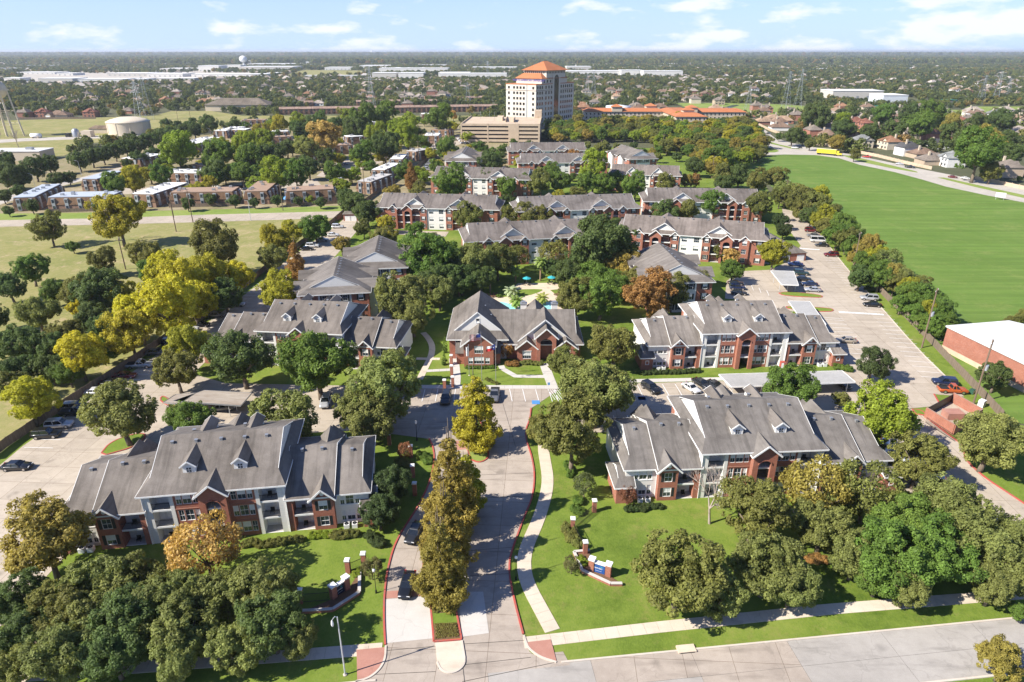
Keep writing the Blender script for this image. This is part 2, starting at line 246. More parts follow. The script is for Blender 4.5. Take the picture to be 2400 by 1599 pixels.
# ------------------------------------------------------------------ mesh and object helpers
class MB:
    def __init__(s): s.v = []; s.f = []
    def quad(s, *p):
        n = len(s.v); s.v += [tuple(q) for q in p]; s.f.append(tuple(range(n, n + len(p)))); return s
    poly = quad
    def box(s, x0, x1, y0, y1, z0, z1):
        n = len(s.v); s.v += [(x0,y0,z0),(x1,y0,z0),(x1,y1,z0),(x0,y1,z0),(x0,y0,z1),(x1,y0,z1),(x1,y1,z1),(x0,y1,z1)]
        s.f += [tuple(n+i for i in q) for q in ((0,3,2,1),(4,5,6,7),(0,1,5,4),(1,2,6,5),(2,3,7,6),(3,0,4,7))]; return s
    def prism(s, pts, z0, z1, bottom=True):
        n = len(s.v); k = len(pts); a = sum(pts[i][0]*pts[(i+1)%k][1] - pts[(i+1)%k][0]*pts[i][1] for i in range(k))
        if a < 0: pts = pts[::-1]
        s.v += [(p[0],p[1],z0) for p in pts] + [(p[0],p[1],z1) for p in pts]
        for t in tessellate_polygon([[Vector((p[0],p[1],0)) for p in pts]]):
            a, b, c = t; ar = (pts[b][0]-pts[a][0])*(pts[c][1]-pts[a][1]) - (pts[c][0]-pts[a][0])*(pts[b][1]-pts[a][1])
            if ar < 0: b, c = c, b
            s.f.append((n+k+a, n+k+b, n+k+c))
            if bottom: s.f.append((n+a, n+c, n+b))
        for i in range(k): j = (i+1) % k; s.f.append((n+i, n+j, n+k+j, n+k+i))
        return s
    def sheet(s, pts, z):
        n = len(s.v); s.v += [(p[0],p[1],z) for p in pts]
        for t in tessellate_polygon([[Vector((p[0],p[1],0)) for p in pts]]):
            a, b, c = t; ar = (pts[b][0]-pts[a][0])*(pts[c][1]-pts[a][1]) - (pts[c][0]-pts[a][0])*(pts[b][1]-pts[a][1])
            s.f.append((n+a, n+b, n+c) if ar > 0 else (n+a, n+c, n+b))
        return s
    def tube(s, p, q, r, r2=None, n=8, caps=True):
        p = Vector(p); q = Vector(q); d = (q-p).normalized(); u = d.orthogonal().normalized(); w = d.cross(u); r2 = r if r2 is None else r2
        b = len(s.v)
        for c, rr in ((p, r), (q, r2)):
            for i in range(n):
                a = 2*PI*i/n; s.v.append(tuple(c + (u*math.cos(a) + w*math.sin(a))*rr))
        for i in range(n): j = (i+1) % n; s.f.append((b+i, b+j, b+n+j, b+n+i))
        if caps: s.f += [tuple(b+n-1-i for i in range(n)), tuple(b+n+i for i in range(n))]
        return s
    def lathe(s, prof, n=16, cx=0, cy=0):
        b = len(s.v)
        for r, z in prof:
            for i in range(n): a = 2*PI*i/n; s.v.append((cx+r*math.cos(a), cy+r*math.sin(a), z))
        for k in range(len(prof)-1):
            for i in range(n): j = (i+1) % n; s.f.append((b+k*n+i, b+k*n+j, b+(k+1)*n+j, b+(k+1)*n+i))
        return s
    def slab(s, pts, t):          # a planar polygon given thickness t downwards
        n = len(s.v); k = len(pts); s.v += [tuple(p) for p in pts] + [(p[0],p[1],p[2]-t) for p in pts]
        s.f += [tuple(range(n, n+k)), tuple(range(n+2*k-1, n+k-1, -1))]
        for i in range(k): j = (i+1) % k; s.f.append((n+i, n+k+i, n+k+j, n+j))
        return s
    def bar(s, p, q, w, h):       # board from p to q, w wide (horizontal), h high
        p = Vector(p); q = Vector(q); d = (q-p).normalized(); u = d.cross(Vector((0,0,1)))
        u = (u.normalized() if u.length > 1e-4 else Vector((1,0,0))) * (w/2); t = u.cross(d).normalized() * (h/2); n = len(s.v)
        for c in (p, q): s.v += [tuple(c-u-t), tuple(c+u-t), tuple(c+u+t), tuple(c-u+t)]
        s.f += [tuple(n+i for i in f) for f in ((0,3,2,1),(4,5,6,7),(0,1,5,4),(1,2,6,5),(2,3,7,6),(3,0,4,7))]; return s
    def mesh(s, name, mat, smooth=False):
        me = bpy.data.meshes.new(name); me.from_pydata(s.v, [], s.f); me.update()
        if mat: me.materials.append(MATS[mat])
        if smooth: me.polygons.foreach_set('use_smooth', [True]*len(me.polygons))
        return me
    def build(s, name, mat, parent=None, smooth=False, color=None, loc=None):
        return obj(name, s.mesh(name, mat, smooth), parent, color=color, loc=loc)
def obj(name, me, parent=None, loc=None, rz=0, color=None, scale=None):
    o = bpy.data.objects.new(name, me); COL.objects.link(o)
    if parent: o.parent = parent
    if loc is not None: o.location = loc
    if rz: o.rotation_euler = (0, 0, rz)
    if scale is not None: o.scale = scale
    if color: o.color = (*color, 1)
    return o
def tag(o, label, cat, group=None, kind=None):
    if label: o['label'] = label
    if cat: o['category'] = cat
    if group: o['group'] = group
    if kind: o['kind'] = kind
    return o
def thing(name, label, cat, loc=(0,0,0), rz=0, group=None, scale=None):
    o = obj(name, None, None, (loc[0], loc[1], loc[2] if len(loc) > 2 else 0), rz, None, scale); o.empty_display_size = 0.5
    return tag(o, label, cat, group)
def struct(name, mb, mat): return tag(mb.build(name, mat), None, None, None, 'structure')
KIDS = {}
def kids(o): return [c for c in bpy.data.objects if c.parent == o]
def snapshot(root):
    def rec(o): return (o, [rec(c) for c in o.children])
    return rec(root)
def copy_tree(sn, parent=None):
    o, ch = sn; c = o.copy(); COL.objects.link(c); c.parent = parent
    for k in ch: copy_tree(k, c)
    return c
def place(sn, first, loc, rz, label, group=None, scale=None):
    o = sn[0] if first else copy_tree(sn)
    o.location = (loc[0], loc[1], loc[2] if len(loc) > 2 else 0); o.rotation_euler = (0, 0, rz); o['label'] = label
    if group: o['group'] = group
    if scale: o.scale = scale
    return o
def strip(pts, w, side=0):
    """outline of a band of width w along a polyline (side 0 centred, 1 left of it, -1 right of it)"""
    L_, R_ = [], []
    for i, p in enumerate(pts):
        a = pts[max(i-1, 0)]; b = pts[min(i+1, len(pts)-1)]; dx, dy = b[0]-a[0], b[1]-a[1]; l = math.hypot(dx, dy) or 1; nx, ny = -dy/l, dx/l
        o1, o2 = (w/2, -w/2) if side == 0 else ((w, 0) if side > 0 else (0, -w))
        L_.append((p[0]+nx*o1, p[1]+ny*o1)); R_.append((p[0]+nx*o2, p[1]+ny*o2))
    return L_, R_
def resample(pts, step):
    out = [pts[0]]; acc = 0
    for a, b in zip(pts, pts[1:]):
        l = math.hypot(b[0]-a[0], b[1]-a[1]); t = step - acc
        while t <= l: out.append((a[0]+(b[0]-a[0])*t/l, a[1]+(b[1]-a[1])*t/l)); t += step
        acc = l - (t - step)
    if math.hypot(out[-1][0]-pts[-1][0], out[-1][1]-pts[-1][1]) > step*0.3: out.append(pts[-1])
    return out
def smooth(pts, n=3):
    for _ in range(n):
        q = [pts[0]]
        for a, b in zip(pts, pts[1:]): q += [(a[0]*.75+b[0]*.25, a[1]*.75+b[1]*.25), (a[0]*.25+b[0]*.75, a[1]*.25+b[1]*.75)]
        pts = q + [pts[-1]]
    return pts
def kerb(pts, w=0.22, h=0.14, mat='kerb_concrete', name='kerb', z=0.02):
    l, r = strip(pts, w); mb = MB()
    for i in range(len(pts)-1):
        mb.quad((*l[i],z+h),(*r[i],z+h),(*r[i+1],z+h),(*l[i+1],z+h)); mb.quad((*r[i],z-.02),(*r[i+1],z-.02),(*r[i+1],z+h),(*r[i],z+h)); mb.quad((*l[i+1],z-.02),(*l[i],z-.02),(*l[i],z+h),(*l[i+1],z+h))
    for i in (0, len(pts)-1): mb.quad((*l[i],z),(*r[i],z),(*r[i],z+h),(*l[i],z+h))
    return struct(name, mb, mat)
# ================================================================== ground, fields, streets, drives, walks
struct('ground', MB().sheet([(-90000,-800),(90000,-800),(90000,90000),(-90000,90000)], 0.0), 'far_land')
FL = GP(c4, [(-60,1650),(50,1560),(420,1310),(760,1090),(1080,870),(1230,790),(1540,560),(1640,470),(1840,330),(2030,200),(2110,130)])   # foot of the timber fence on the west side
FRR = GP(c6, [(820,50),(985,125),(1130,235),(1230,350),(1330,470),(1440,590),(1600,750),(1780,930),(1950,1110),(2130,1300),(2220,1400)])   # foot of the timber fence on the east side
FR = FRR[::-1]
lawn_pts = [(-130,40),(150,40),(150,74),(118,96)] + FR + [(150,420),(140,505),(20,520),(-45,520),(-62,400)] + FL[::-1] + [(-130,90)]
struct('lawn', MB().sheet(lawn_pts, 0.02), 'lawn')
struct('dry_field', MB().sheet([p for p in FL] + GP(c4, [(2080,160),(1700,170),(600,200),(-700,225)]) + [(-330,60),(-130,60)], 0.024), 'dry_grass')
struct('green_field', MB().sheet(FRR[1:] + [(150,90),(330,120),(420,260)] + GP(e5, [(2600,1480),(2240,1400),(1900,1335),(1560,1262),(1340,1197),(1100,1132),(800,1070),(620,1012),(420,985),(150,980),(-90,1000)]) + [(150,440)], 0.024), 'field_green')
struct('meadow', MB().sheet(GP(e1, [(-400,1010),(330,1000),(560,990),(800,880),(1300,830),(1400,770),(1900,770),(2100,720),(4000,705),(4300,640),(2120,640),(1850,600),(1500,600),(1350,640),(0,685),(-400,690)]), 0.03), 'dry_grass')
struct('estate_ground', MB().sheet(GP(e1, [(-300,1510),(700,1500),(2300,1460),(3800,1400),(4450,1330),(4460,1000),(4700,900),(4050,700),(3000,720),(2100,730),(1900,800),(1300,850),(1000,900),(600,1000),(-300,1010)]), 0.034), 'urban_ground')
struct('verge', MB().sheet(GP(e1, [(-300,1560),(-300,1500),(700,1490),(2300,1450),(3700,1405),(4050,1470),(3300,1560),(2200,1500),(1000,1550)]), 0.038), 'park_grass')
struct('park', MB().sheet(GP(e4, [(680,530),(1130,530),(1560,540),(1900,560),(2250,600),(1700,620),(1200,640),(1000,665),(900,620)]), 0.05), 'park_grass')
struct('pond', MB().sheet(smooth(GP(e4, [(890,585),(960,570),(1120,568),(1180,545),(1260,545),(1170,572),(1080,597),(960,599)]), 2), 0.09), 'pond_water')
struct('park_field', MB().sheet(GP(e5, [(800,580),(1700,590),(1750,560),(2300,560),(2300,600),(1700,640),(900,620)]), 0.05), 'park_grass')
struct('far_meadow', MB().sheet(GP(e2, [(600,300),(1330,290),(1300,245),(780,240)]), 0.05), 'dry_grass')
struct('far_lot', MB().sheet(GP(e1, [(-100,350),(1300,345),(2200,300),(2200,235),(-100,255)]), 0.05), 'road_far')
# street at the front with its slabs
SD = (0.9935, 0.114); SN = (-0.114, 0.9935); S0 = (5.3, 56.55)
def S(u, w): return (S0[0] + SD[0]*u + SN[0]*w, S0[1] + SD[1]*u + SN[1]*w)      # along the street, away from it
st = tag(obj('street', MB().sheet([S(-140,-7.3),S(150,-7.3),S(150,0),S(-140,0)], 0.034).mesh('street','joint_and_shade')), None, None, None, 'structure')
for i in range(-6, 8):
    for j in range(2):
        u0 = i*12.2+4; w0 = -7.28 + j*3.65; g = 0.014
        mb = MB().sheet([S(u0+g,w0+g),S(u0+12.2-g,w0+g),S(u0+12.2-g,w0+3.65-g),S(u0+g,w0+3.65-g)], 0.05)
        mb.build('slab', 'drive_concrete' if -2 <= i <= 1 and (i+j) % 3 else 'street_concrete', st)
kerb([S(-140,-7.4),S(150,-7.4)], 0.25, 0.14, name='kerb')
kerb([S(-140,0.1),S(-21,0.1)], 0.25); kerb([S(0.5,0.1),S(150,0.1)], 0.25)
# entrance drive
KL = smooth(GP(c2, [(455,1375),(448,1240),(450,1100),(470,960),(510,830),(580,720),(632,640),(690,520),(716,400),(706,330),(686,290)]), 2)
KR = smooth(GP(c2, [(1180,1318),(1130,1130),(1100,960),(1130,850),(1190,690),(1230,600),(1242,480),(1225,380),(1200,310),(1190,250),(1215,190),(1222,130)]), 2)
court = [KR[-1]] + GP(c2, [(1300,95),(1330,70)]) + [(10.5,126.2),(-22,126.4)] + GP(c2, [(640,130)]) + [KL[-1]]
struct('driveway', MB().sheet(GP(c2, [(330,1560),(400,1530),(440,1470),(458,1400)]) + KL + [(-26,108.5),(-26,126.6),(10.5,126.3)] + KR[::-1] + GP(c2, [(1190,1370),(1215,1410),(1270,1450),(1355,1465)]), 0.055), 'drive_concrete')
struct('driveway_apron', MB().sheet([S(-22,-.4),S(1.5,-.4),S(1.0,1.6),S(-21.5,1.6)], 0.0525), 'drive_concrete')
dw = tag(obj('driveway_slabs', None), None, None, None, 'structure')
for q, mt in (([(456,1135),(683,1118),(705,1340),(456,1366)], 'pale_concrete'), ([(838,1095),(970,1095),(1000,1312),(860,1332)], 'pale_concrete'), ([(456,1092),(676,1080),(683,1114),(456,1131)], 'paver'),
              ([(820,300),(870,300),(880,345),(830,350)], 'paver'), ([(960,690),(1180,660),(1175,720),(930,725)], 'drive_concrete')):
    MB().sheet(GP(c2, q), 0.075).build('slab', mt, dw)
jm = MB()
for a, b in (((455,1405),(715,1382)),((860,1370),(1190,1350)),((400,1530),(720,1515)),((860,1480),(1220,1440)),((1355,1465),(860,1568)),((862,1480),(875,1590)),((720,1380),(735,1500)),((990,600),(1235,590)),((960,480),(1240,470)),((1105,1000),(900,1010)),((1060,60),(1140,330)),((1135,860),(880,880))):
    l, r = strip(GP(c2, [a, b]), 0.06); jm.sheet(l + r[::-1], 0.082)
struct('driveway_joints', jm, 'joint_and_shade')
kerb(KL, 0.24, 0.15, 'red_paint', z=0.05); kerb(KR, 0.24, 0.15, 'red_paint', z=0.05)
def island(name, pts, mat='lawn_bright', kmat='red_paint', z=0.16):
    t = struct(name, MB().prism(pts, 0.03, z), mat); kerb(pts + [pts[0]], 0.24, 0.15, kmat, z=0.05); return t
med = smooth(GP(c2, [(710,1357),(690,1120),(655,1010),(655,920),(735,800),(830,680),(900,610)]), 2) + smooth(GP(c2, [(940,585),(962,612),(930,700),(880,800),(845,900),(820,1020),(820,1150),(838,1250),(856,1347)]), 2)
island('median', med)
isl = smooth(GP(c2, [(905,400),(885,340),(866,265),(862,150),(880,70)]), 2) + smooth(GP(c2, [(930,68),(945,160),(970,262),(998,365),(996,395),(950,418),(905,400)]), 2)
island('island', isl, 'park_grass')
struct('flower_bed', MB().prism(GP(c2, [(712,1266),(832,1261),(849,1340),(713,1351)]), 0.05, 0.21), 'mulch')
struct('mulch_bed', MB().prism(GP(c2, [(704,1165),(820,1160),(828,1205),(708,1210)]), 0.05, 0.19), 'mulch')
nose = GP(c2, [(718,1366),(858,1353)]) + smooth(GP(c2, [(872,1440),(872,1480),(835,1515),(790,1525),(745,1505),(728,1465)]), 2)
struct('island_nose', MB().prism(nose, 0.03, 0.14), 'walk_concrete'); kerb(nose[1:] , 0.22, 0.14, z=0.05)
for q in ([(305,1402),(452,1388),(452,1450),(425,1500),(370,1545),(308,1562)], [(1196,1362),(1325,1347),(1355,1458),(1300,1448),(1240,1420),(1205,1390)]):
    p = GP(c2, q); struct('paver_apron', MB().prism(p, 0.02, 0.13), 'paver')
kerb(smooth(GP(c2, [(458,1380),(455,1450),(425,1505),(370,1550),(300,1568)]), 2), 0.24, 0.14); kerb(smooth(GP(c2, [(1184,1325),(1196,1365),(1210,1395),(1270,1440),(1355,1466)]), 2), 0.24, 0.14)
# sidewalks, slab by slab
def walk(name, pts, w, step, mat='walk_concrete', z=0.07):
    p = resample(pts, step); t = tag(obj(name, None), None, None, None, 'structure'); l, r = strip(p, w)
    for i in range(len(p)-1):
        k = 0.015
        a = [Vector(q) for q in (l[i], r[i], r[i+1], l[i+1])]; c = sum(a, Vector((0,0)))/4
        MB().prism([tuple(c + (q-c)*(1-k)) for q in a], 0.0, z + RN.uniform(-.004,.004), False).build('slab', mat, t)
    return t
walk('sidewalk', smooth(GP(c2, [(1335,1300),(1270,1180),(1205,1060),(1180,960),(1195,860),(1260,720),(1300,590),(1312,500),(1295,400),(1285,340),(1290,270)]), 2), 2.0, 1.6, z=0.09)
walk('sidewalk', GP(vv, [(1203,1478),(1520,1441),(1900,1401),(2340,1366),(2600,1345)]), 1.75, 1.7)
walk('sidewalk', GP(vv, [(20,1556),(150,1546),(500,1520),(878,1491)]), 1.75, 1.7)
walk('footpath', [(-22,126.9),(10.8,126.7)], 1.6, 1.7, 'pale_concrete')
walk('footpath', GP(c5, [(955,1205),(962,1140),(955,1070),(950,1020)]), 2.3, 1.8, 'pale_concrete')
walk('footpath', GP(c5, [(1560,1205),(1520,1100),(1500,1045)]), 2.2, 1.8, 'pale_concrete')
walk('footpath', GP(c5, [(1240,1065),(1250,1085),(1330,1130),(1520,1132)]), 1.4, 1.6, 'pale_concrete')
walk('footpath', smooth(GP(c5, [(740,1150),(775,1080),(815,1000),(820,940),(790,890),(760,860)]), 2), 1.5, 1.6)
walk('footpath', GP(c5, [(775,1098),(930,1090)]), 1.2, 1.6, 'pale_concrete'); walk('footpath', GP(c5, [(720,1022),(865,1024)]), 1.2, 1.6)
walk('footpath', [(14,129.0),(66,131.6)], 1.6, 2.0, 'pale_concrete')
walk('footpath', GP(c3, [(800,672),(1000,655),(1420,640)]), 1.5, 1.8)
walk('footpath', GP(c6, [(600,440),(700,434),(790,438)]), 1.2, 1.8, 'pale_concrete')
# parking courts
FLi = [(x+2.6, y) for x, y in FL]
struct('parking_lot', MB().sheet(FLi + [(-50,300),(-58,292),(-62,262),(-62,205),(-66,172),(-71,160),(-71,133),(-62,128.5),(-26,127),(-26,109.5),(-52,106.5),(-63,104),(-64,60),(-90,60)], 0.05), 'concrete')
lot = GP(c6, [(1185,1010),(1150,860),(1000,740),(830,720),(640,660),(520,655),(530,545),(640,485),(800,478),(900,430),(985,330),(880,190),(870,100),(960,125),(1070,215),(1160,335),(1290,500),(1480,712),(1700,965),(1890,1150),(1985,1255),(1800,1240),(1840,1310)]) + GP(c3, [(1420,130),(1500,175),(1640,285),(1712,330),(1700,390),(1800,488),(1960,592),(2080,672),(2400,900),(2019,765),(1830,735),(1480,592),(1372,560),(1340,420),(1230,250)]) + [(62,110.5),(11,108),(10.5,127.6),(60,130.3),(72,131)]
struct('parking_lot', MB().sheet(lot, 0.058), 'concrete')
ln = MB()
def line(a, b, w=0.12, z=0.085): l, r = strip([a, b], w); ln.sheet(l + r[::-1], z)
def stalls(poly, inward, length, step=2.75, skip=()):
    for i, p in enumerate(resample(poly, step)):
        if i in skip: continue
        line(p, (p[0]+inward[0]*length, p[1]+inward[1]*length))
def perp(a, b): l = math.hypot(b[0]-a[0], b[1]-a[1]); return (-(b[1]-a[1])/l, (b[0]-a[0])/l)
a, b = G(c6(1885,1145)), G(c6(1195,375)); stalls([a, b], perp(a, b), 5.4)
a, b = G(c6(1330,1080)), G(c6(1110,770)); n = perp(a, b); stalls([a, b], (-n[0], -n[1]), 5.4)
stalls([(16,127),(60,129.6)], (0.06,-1), 5.4); stalls([(20,109.6),(58,111)], (0,1), 5.0)
stalls([(-6,125.8),(9,125.6)], (0.1,-1), 5.4); stalls([(-24,125.6),(-12,125.8)], (0,-1), 5.4)
stalls([(-88.5,103),(-89.3,112),(-86,135),(-82,170),(-77,215),(-73,250)], (1,-0.03), 5.3); stalls([(-64.6,66),(-64.2,100)], (-1,0), 5.2)
stalls(GP(c6, [(560,560),(800,640)]), (0.2,1), 4.8)
for p, q in ((c2(1215,55), 8),): 
    for k in range(6): x, y = 7.6+k*.5, 125.6; line((x, y), (x+1.3, y-4.6), 0.1)
struct('parking_lines', ln, 'white_paint')
zb = MB()
for k in range(14):
    p = G(c6(1225+k*19.5, 737+k*1.2)); zb.sheet([(p[0]-.45,p[1]-.5),(p[0]+.45,p[1]-.5),(p[0]+.7,p[1]+.5),(p[0]-.2,p[1]+.5)], 0.085)
for k in range(8):
    p = G(c6(985+k*15, 348+k*1.0)); zb.sheet([(p[0]-.45,p[1]-.5),(p[0]+.45,p[1]-.5),(p[0]+.7,p[1]+.5),(p[0]-.2,p[1]+.5)], 0.085)
struct('speed_hump_marks', zb, 'white_paint')
bl = MB()
for p in (G(c2(1247,98)), G(c2(1805,78)), G(c6(10,1265))): bl.sheet([(p[0]-.8,p[1]-.8),(p[0]+.8,p[1]-.8),(p[0]+.8,p[1]+.8),(p[0]-.8,p[1]+.8)], 0.087)
struct('accessible_bay_marks', bl, 'blue_paint')
island('lot_island', smooth(GP(c6, [(850,622),(900,612),(1090,630),(1125,645),(1090,650),(880,638),(850,622)]), 2), 'lawn_bright')
island('lot_island', smooth(GP(c6, [(895,705),(1000,705),(1170,715),(1188,728),(1160,737),(1000,730),(900,715)]), 2), 'lawn_bright')
island('lot_island', smooth(GP(c1, [(535,365),(580,310),(690,268),(780,262),(720,330),(560,375)]), 2), 'lawn_bright')
island('lot_island', smooth(GP(c4, [(985,1265),(1000,1250),(1060,1290),(1080,1330),(1010,1300),(985,1280)]), 2), 'lawn_bright')
island('lot_island', smooth(GP(c3, [(1430,135),(1480,140),(1510,170),(1450,160)]), 2), 'lawn_bright')
kerb(smooth(GP(c3, [(1500,175),(1640,285),(1712,330),(1700,390),(1800,488),(1960,592),(2080,672)]), 2), 0.26, 0.15, 'red_paint', z=0.05)
kerb(smooth(GP(c6, [(1160,335),(1290,500),(1480,712),(1700,965),(1890,1150)]), 1), 0.2, 0.13, z=0.05)
kerb(GP(c6, [(1800,1240),(1840,1310)]), 0.24, 0.14, 'red_paint', z=0.05)
# pool court
struct('pool_deck', MB().sheet(GP(c5, [(1090,655),(1230,640),(1300,600),(1345,560),(1600,558),(1640,592),(1540,602),(1600,650),(1650,700),(1600,800),(1150,800)]), 0.06), 'deck_concrete')
struct('pool_lawn', MB().sheet(smooth(GP(c5, [(1215,625),(1300,600),(1490,595),(1495,608),(1400,640),(1330,640),(1240,645)]), 1), 0.075), 'lawn_bright')
struct('pool', MB().sheet(smooth(GP(c5, [(1160,700),(1215,672),(1290,682),(1340,715),(1420,715),(1470,685),(1530,672),(1580,690),(1580,720),(1500,775),(1300,775),(1200,750),(1160,700)]), 2), 0.10), 'pool_water')
kerb(smooth(GP(c5, [(1160,700),(1215,672),(1290,682),(1340,715),(1420,715),(1470,685),(1530,672),(1580,690),(1580,720),(1500,775),(1300,775),(1200,750),(1160,700)]), 2), 0.35, 0.1, 'pale_concrete', 'pool_coping')
# roads beyond
struct('road', MB().sheet(GP(c4, [(-700,190),(0,174),(700,161),(1200,142),(2105,118),(2080,160),(1700,172),(1200,187),(600,202),(0,214),(-700,232)]), 0.06), 'concrete')
struct('road', MB().sheet(GP(e5, [(-140,735),(-30,760),(60,835),(200,878),(450,925),(700,975),(1000,1035),(1300,1100),(1560,1150),(1800,1195),(2240,1285),(2700,1380),(2700,1500),(2240,1400),(1900,1335),(1560,1262),(1340,1197),(1100,1132),(800,1070),(620,1012),(420,985),(150,980),(-30,985),(-60,950),(-90,850)]), 0.06), 'road_far')
for q in ([(640,985),(720,990),(1000,1055),(1300,1128),(1310,1140),(1100,1105),(800,1042)], [(1480,1182),(1540,1182),(1900,1262),(2240,1335),(2700,1430),(2700,1452),(2240,1362),(1800,1262)], [(-10,915),(60,930),(100,950),(60,962),(-20,962)], [(-40,850),(100,893),(300,938),(200,928),(0,880)]):
    struct('road_median', MB().sheet(GP(e5, q), 0.08), 'park_grass')
struct('road', MB().sheet(GP(e1, [(-200,860),(200,838),(1260,800),(1400,760),(1430,775),(1280,822),(200,865),(-200,890)]), 0.06), 'road_far')
struct('road', MB().sheet(GP(e1, [(600,1210),(900,1130),(1200,1060),(1700,900),(1900,790),(2000,740),(2080,700),(2110,710),(1960,800),(1760,920),(1240,1085),(940,1150),(660,1225),(300,1320),(0,1420),(-200,1440),(-200,1400),(250,1300)]), 0.064), 'road_far')
struct('road', MB().sheet(GP(e2, [(1330,280),(1380,280),(1395,400),(1370,400)]), 0.09), 'road_far')
struct('road', MB().sheet(GP(e4, [(170,400),(200,375),(250,400),(300,480),(250,480)]), 0.09), 'road_far')
for q in ([(1080,1030),(1330,1010),(1500,1040),(1250,1130),(1100,1190),(900,1170)], [(150,1240),(900,1190),(950,1260),(300,1300)], [(900,870),(1300,860),(1200,905),(930,910)]):
    struct('estate_parking', MB().sheet(GP(e2, q), 0.07), 'concrete')
struct('estate_parking', MB().sheet(GP(e1, [(1500,1255),(2230,1250),(2230,1300),(1050,1330),(1060,1280)]), 0.07), 'concrete')
struct('estate_parking', MB().sheet(GP(e3, [(-60,900),(120,860),(380,780),(520,800),(430,850),(260,900),(0,960)]), 0.07), 'concrete')
struct('building_court', MB().sheet(GP(c5, [(470,232),(920,245),(900,275),(620,262),(460,245)]), 0.07), 'concrete')
# ================================================================== building kit
WC = {}
def window(parent, x, y, z, w, h, rz=0, shutters=False, mull=True, blind=None, lite=False):
    """window whose sill centre is at (x, y, z), looking along -y turned by rz; frame > pane, blind, shutter"""
    k = (round(w,2), round(h,2), mull, lite)
    if k not in WC:
        f = MB(); t = 0.07 if not lite else 0.11
        f.box(-w/2-t, w/2+t, -.05, .06, -t, 0).box(-w/2-t, w/2+t, -.04, .06, h, h+t*1.3).box(-w/2-t, -w/2, -.04, .06, 0, h).box(w/2, w/2+t, -.04, .06, 0, h)
        if not lite: f.box(-w/2, w/2, 0, .05, h*.5-.03, h*.5+.03)
        if mull and not lite:
            for q in range(1, max(2, round(w/.5))): f.box(-w/2+w*q/max(2, round(w/.5))-.015, -w/2+w*q/max(2, round(w/.5))+.015, .005, .04, 0, h)
        g = MB().quad((-w/2,.045,0),(w/2,.045,0),(w/2,.045,h),(-w/2,.045,h))
        bl = MB().quad((-w/2,.03,h*.42),(w/2,.03,h*.42),(w/2,.03,h),(-w/2,.03,h))
        sh = MB().box(-.22, .22, -.06, -.005, -.05, h+.05)
        WC[k] = (f.mesh('window','trim'), g.mesh('pane','glass'), bl.mesh('blind','blind'), sh.mesh('shutter','shutter'))
    me = WC[k]; o = obj('window', me[0], parent, (x, y, z), rz); obj('pane', me[1], o)
    if blind if blind is not None else RN.random() < .78: obj('blind', me[2], o)
    if shutters:
        for s in (-1, 1): obj('shutter', me[3], o, (s*(w/2+.32), 0, 0))
    return o
def facade(mb, x0, x1, y, z0, z1, holes, rev=0.14, back=None):
    """front wall in the plane y with real openings and reveals"""
    xs = sorted({x0, x1, *[h[0] for h in holes], *[h[1] for h in holes]}); zs = sorted({z0, z1, *[h[2] for h in holes], *[h[3] for h in holes]})
    for a, b in zip(xs, xs[1:]):
        for c, d in zip(zs, zs[1:]):
            if not any(h[0]-1e-4 <= a and b <= h[1]+1e-4 and h[2]-1e-4 <= c and d <= h[3]+1e-4 for h in holes): mb.quad((a,y,c),(b,y,c),(b,y,d),(a,y,d))
    for a, b, c, d in holes:
        r = y + rev
        mb.quad((a,y,c),(a,y,d),(a,r,d),(a,r,c)).quad((b,y,c),(b,r,c),(b,r,d),(b,y,d)).quad((a,y,d),(b,y,d),(b,r,d),(a,r,d)).quad((a,y,c),(a,r,c),(b,r,c),(b,y,c))
    if back is not None: mb.quad((x0,y,z0),(x0,y,z1),(x0,back,z1),(x0,back,z0)).quad((x1,y,z0),(x1,back,z0),(x1,back,z1),(x1,y,z1))
    return mb
def wbay(root, name, mat, x0, x1, y, z0, z1, wins, back=None, sh=False, lite=False):
    """a wall bay and its windows: wins = (xc, sill, w, h)"""
    hs = [(xc-w/2-.05, xc+w/2+.05, zb-.05, zb+h+.05) for xc, zb, w, h in wins]
    o = facade(MB(), x0, x1, y, z0, z1, hs, 0.14, back).build(name, mat, root)
    for xc, zb, w, h in wins: window(root, xc, y+.07 if not sh else y+.05, zb, w, h, shutters=sh, lite=lite)
    return o
def gable_tri(mb, xc, hw, y, z0, zp): return mb.quad((xc-hw,y,z0),(xc+hw,y,z0),(xc,y,zp))
def cross_gable(root, xc, hw, y0, y1, ze, zp, mat='shingle', color=None, name='gable_roof', th=0.14, rake=True):
    """gable roof whose ridge runs back from the front edge y0 to y1"""
    mb = MB(); s = (zp-ze)/hw
    mb.slab([(xc-hw,y0,ze),(xc,y0,zp),(xc,y1,zp),(xc-hw,y1,ze)][::-1], th); mb.slab([(xc,y0,zp),(xc+hw,y0,ze),(xc+hw,y1,ze),(xc,y1,zp)][::-1], th)
    o = mb.build(name, mat, root, color=color)
    if rake:
        r = MB(); r.bar((xc-hw-.02,y0-.03,ze-.13),(xc,y0-.03,zp-.13),.09,.26); r.bar((xc+hw+.02,y0-.03,ze-.13),(xc,y0-.03,zp-.13),.09,.26)
        r.bar((xc-hw-.03,y0,ze-.14),(xc-hw-.03,y1-.4,ze-.14),.09,.2); r.bar((xc+hw+.03,y0,ze-.14),(xc+hw+.03,y1-.4,ze-.14),.09,.2)
        r.build('rake_board', 'trim', o)
    return o
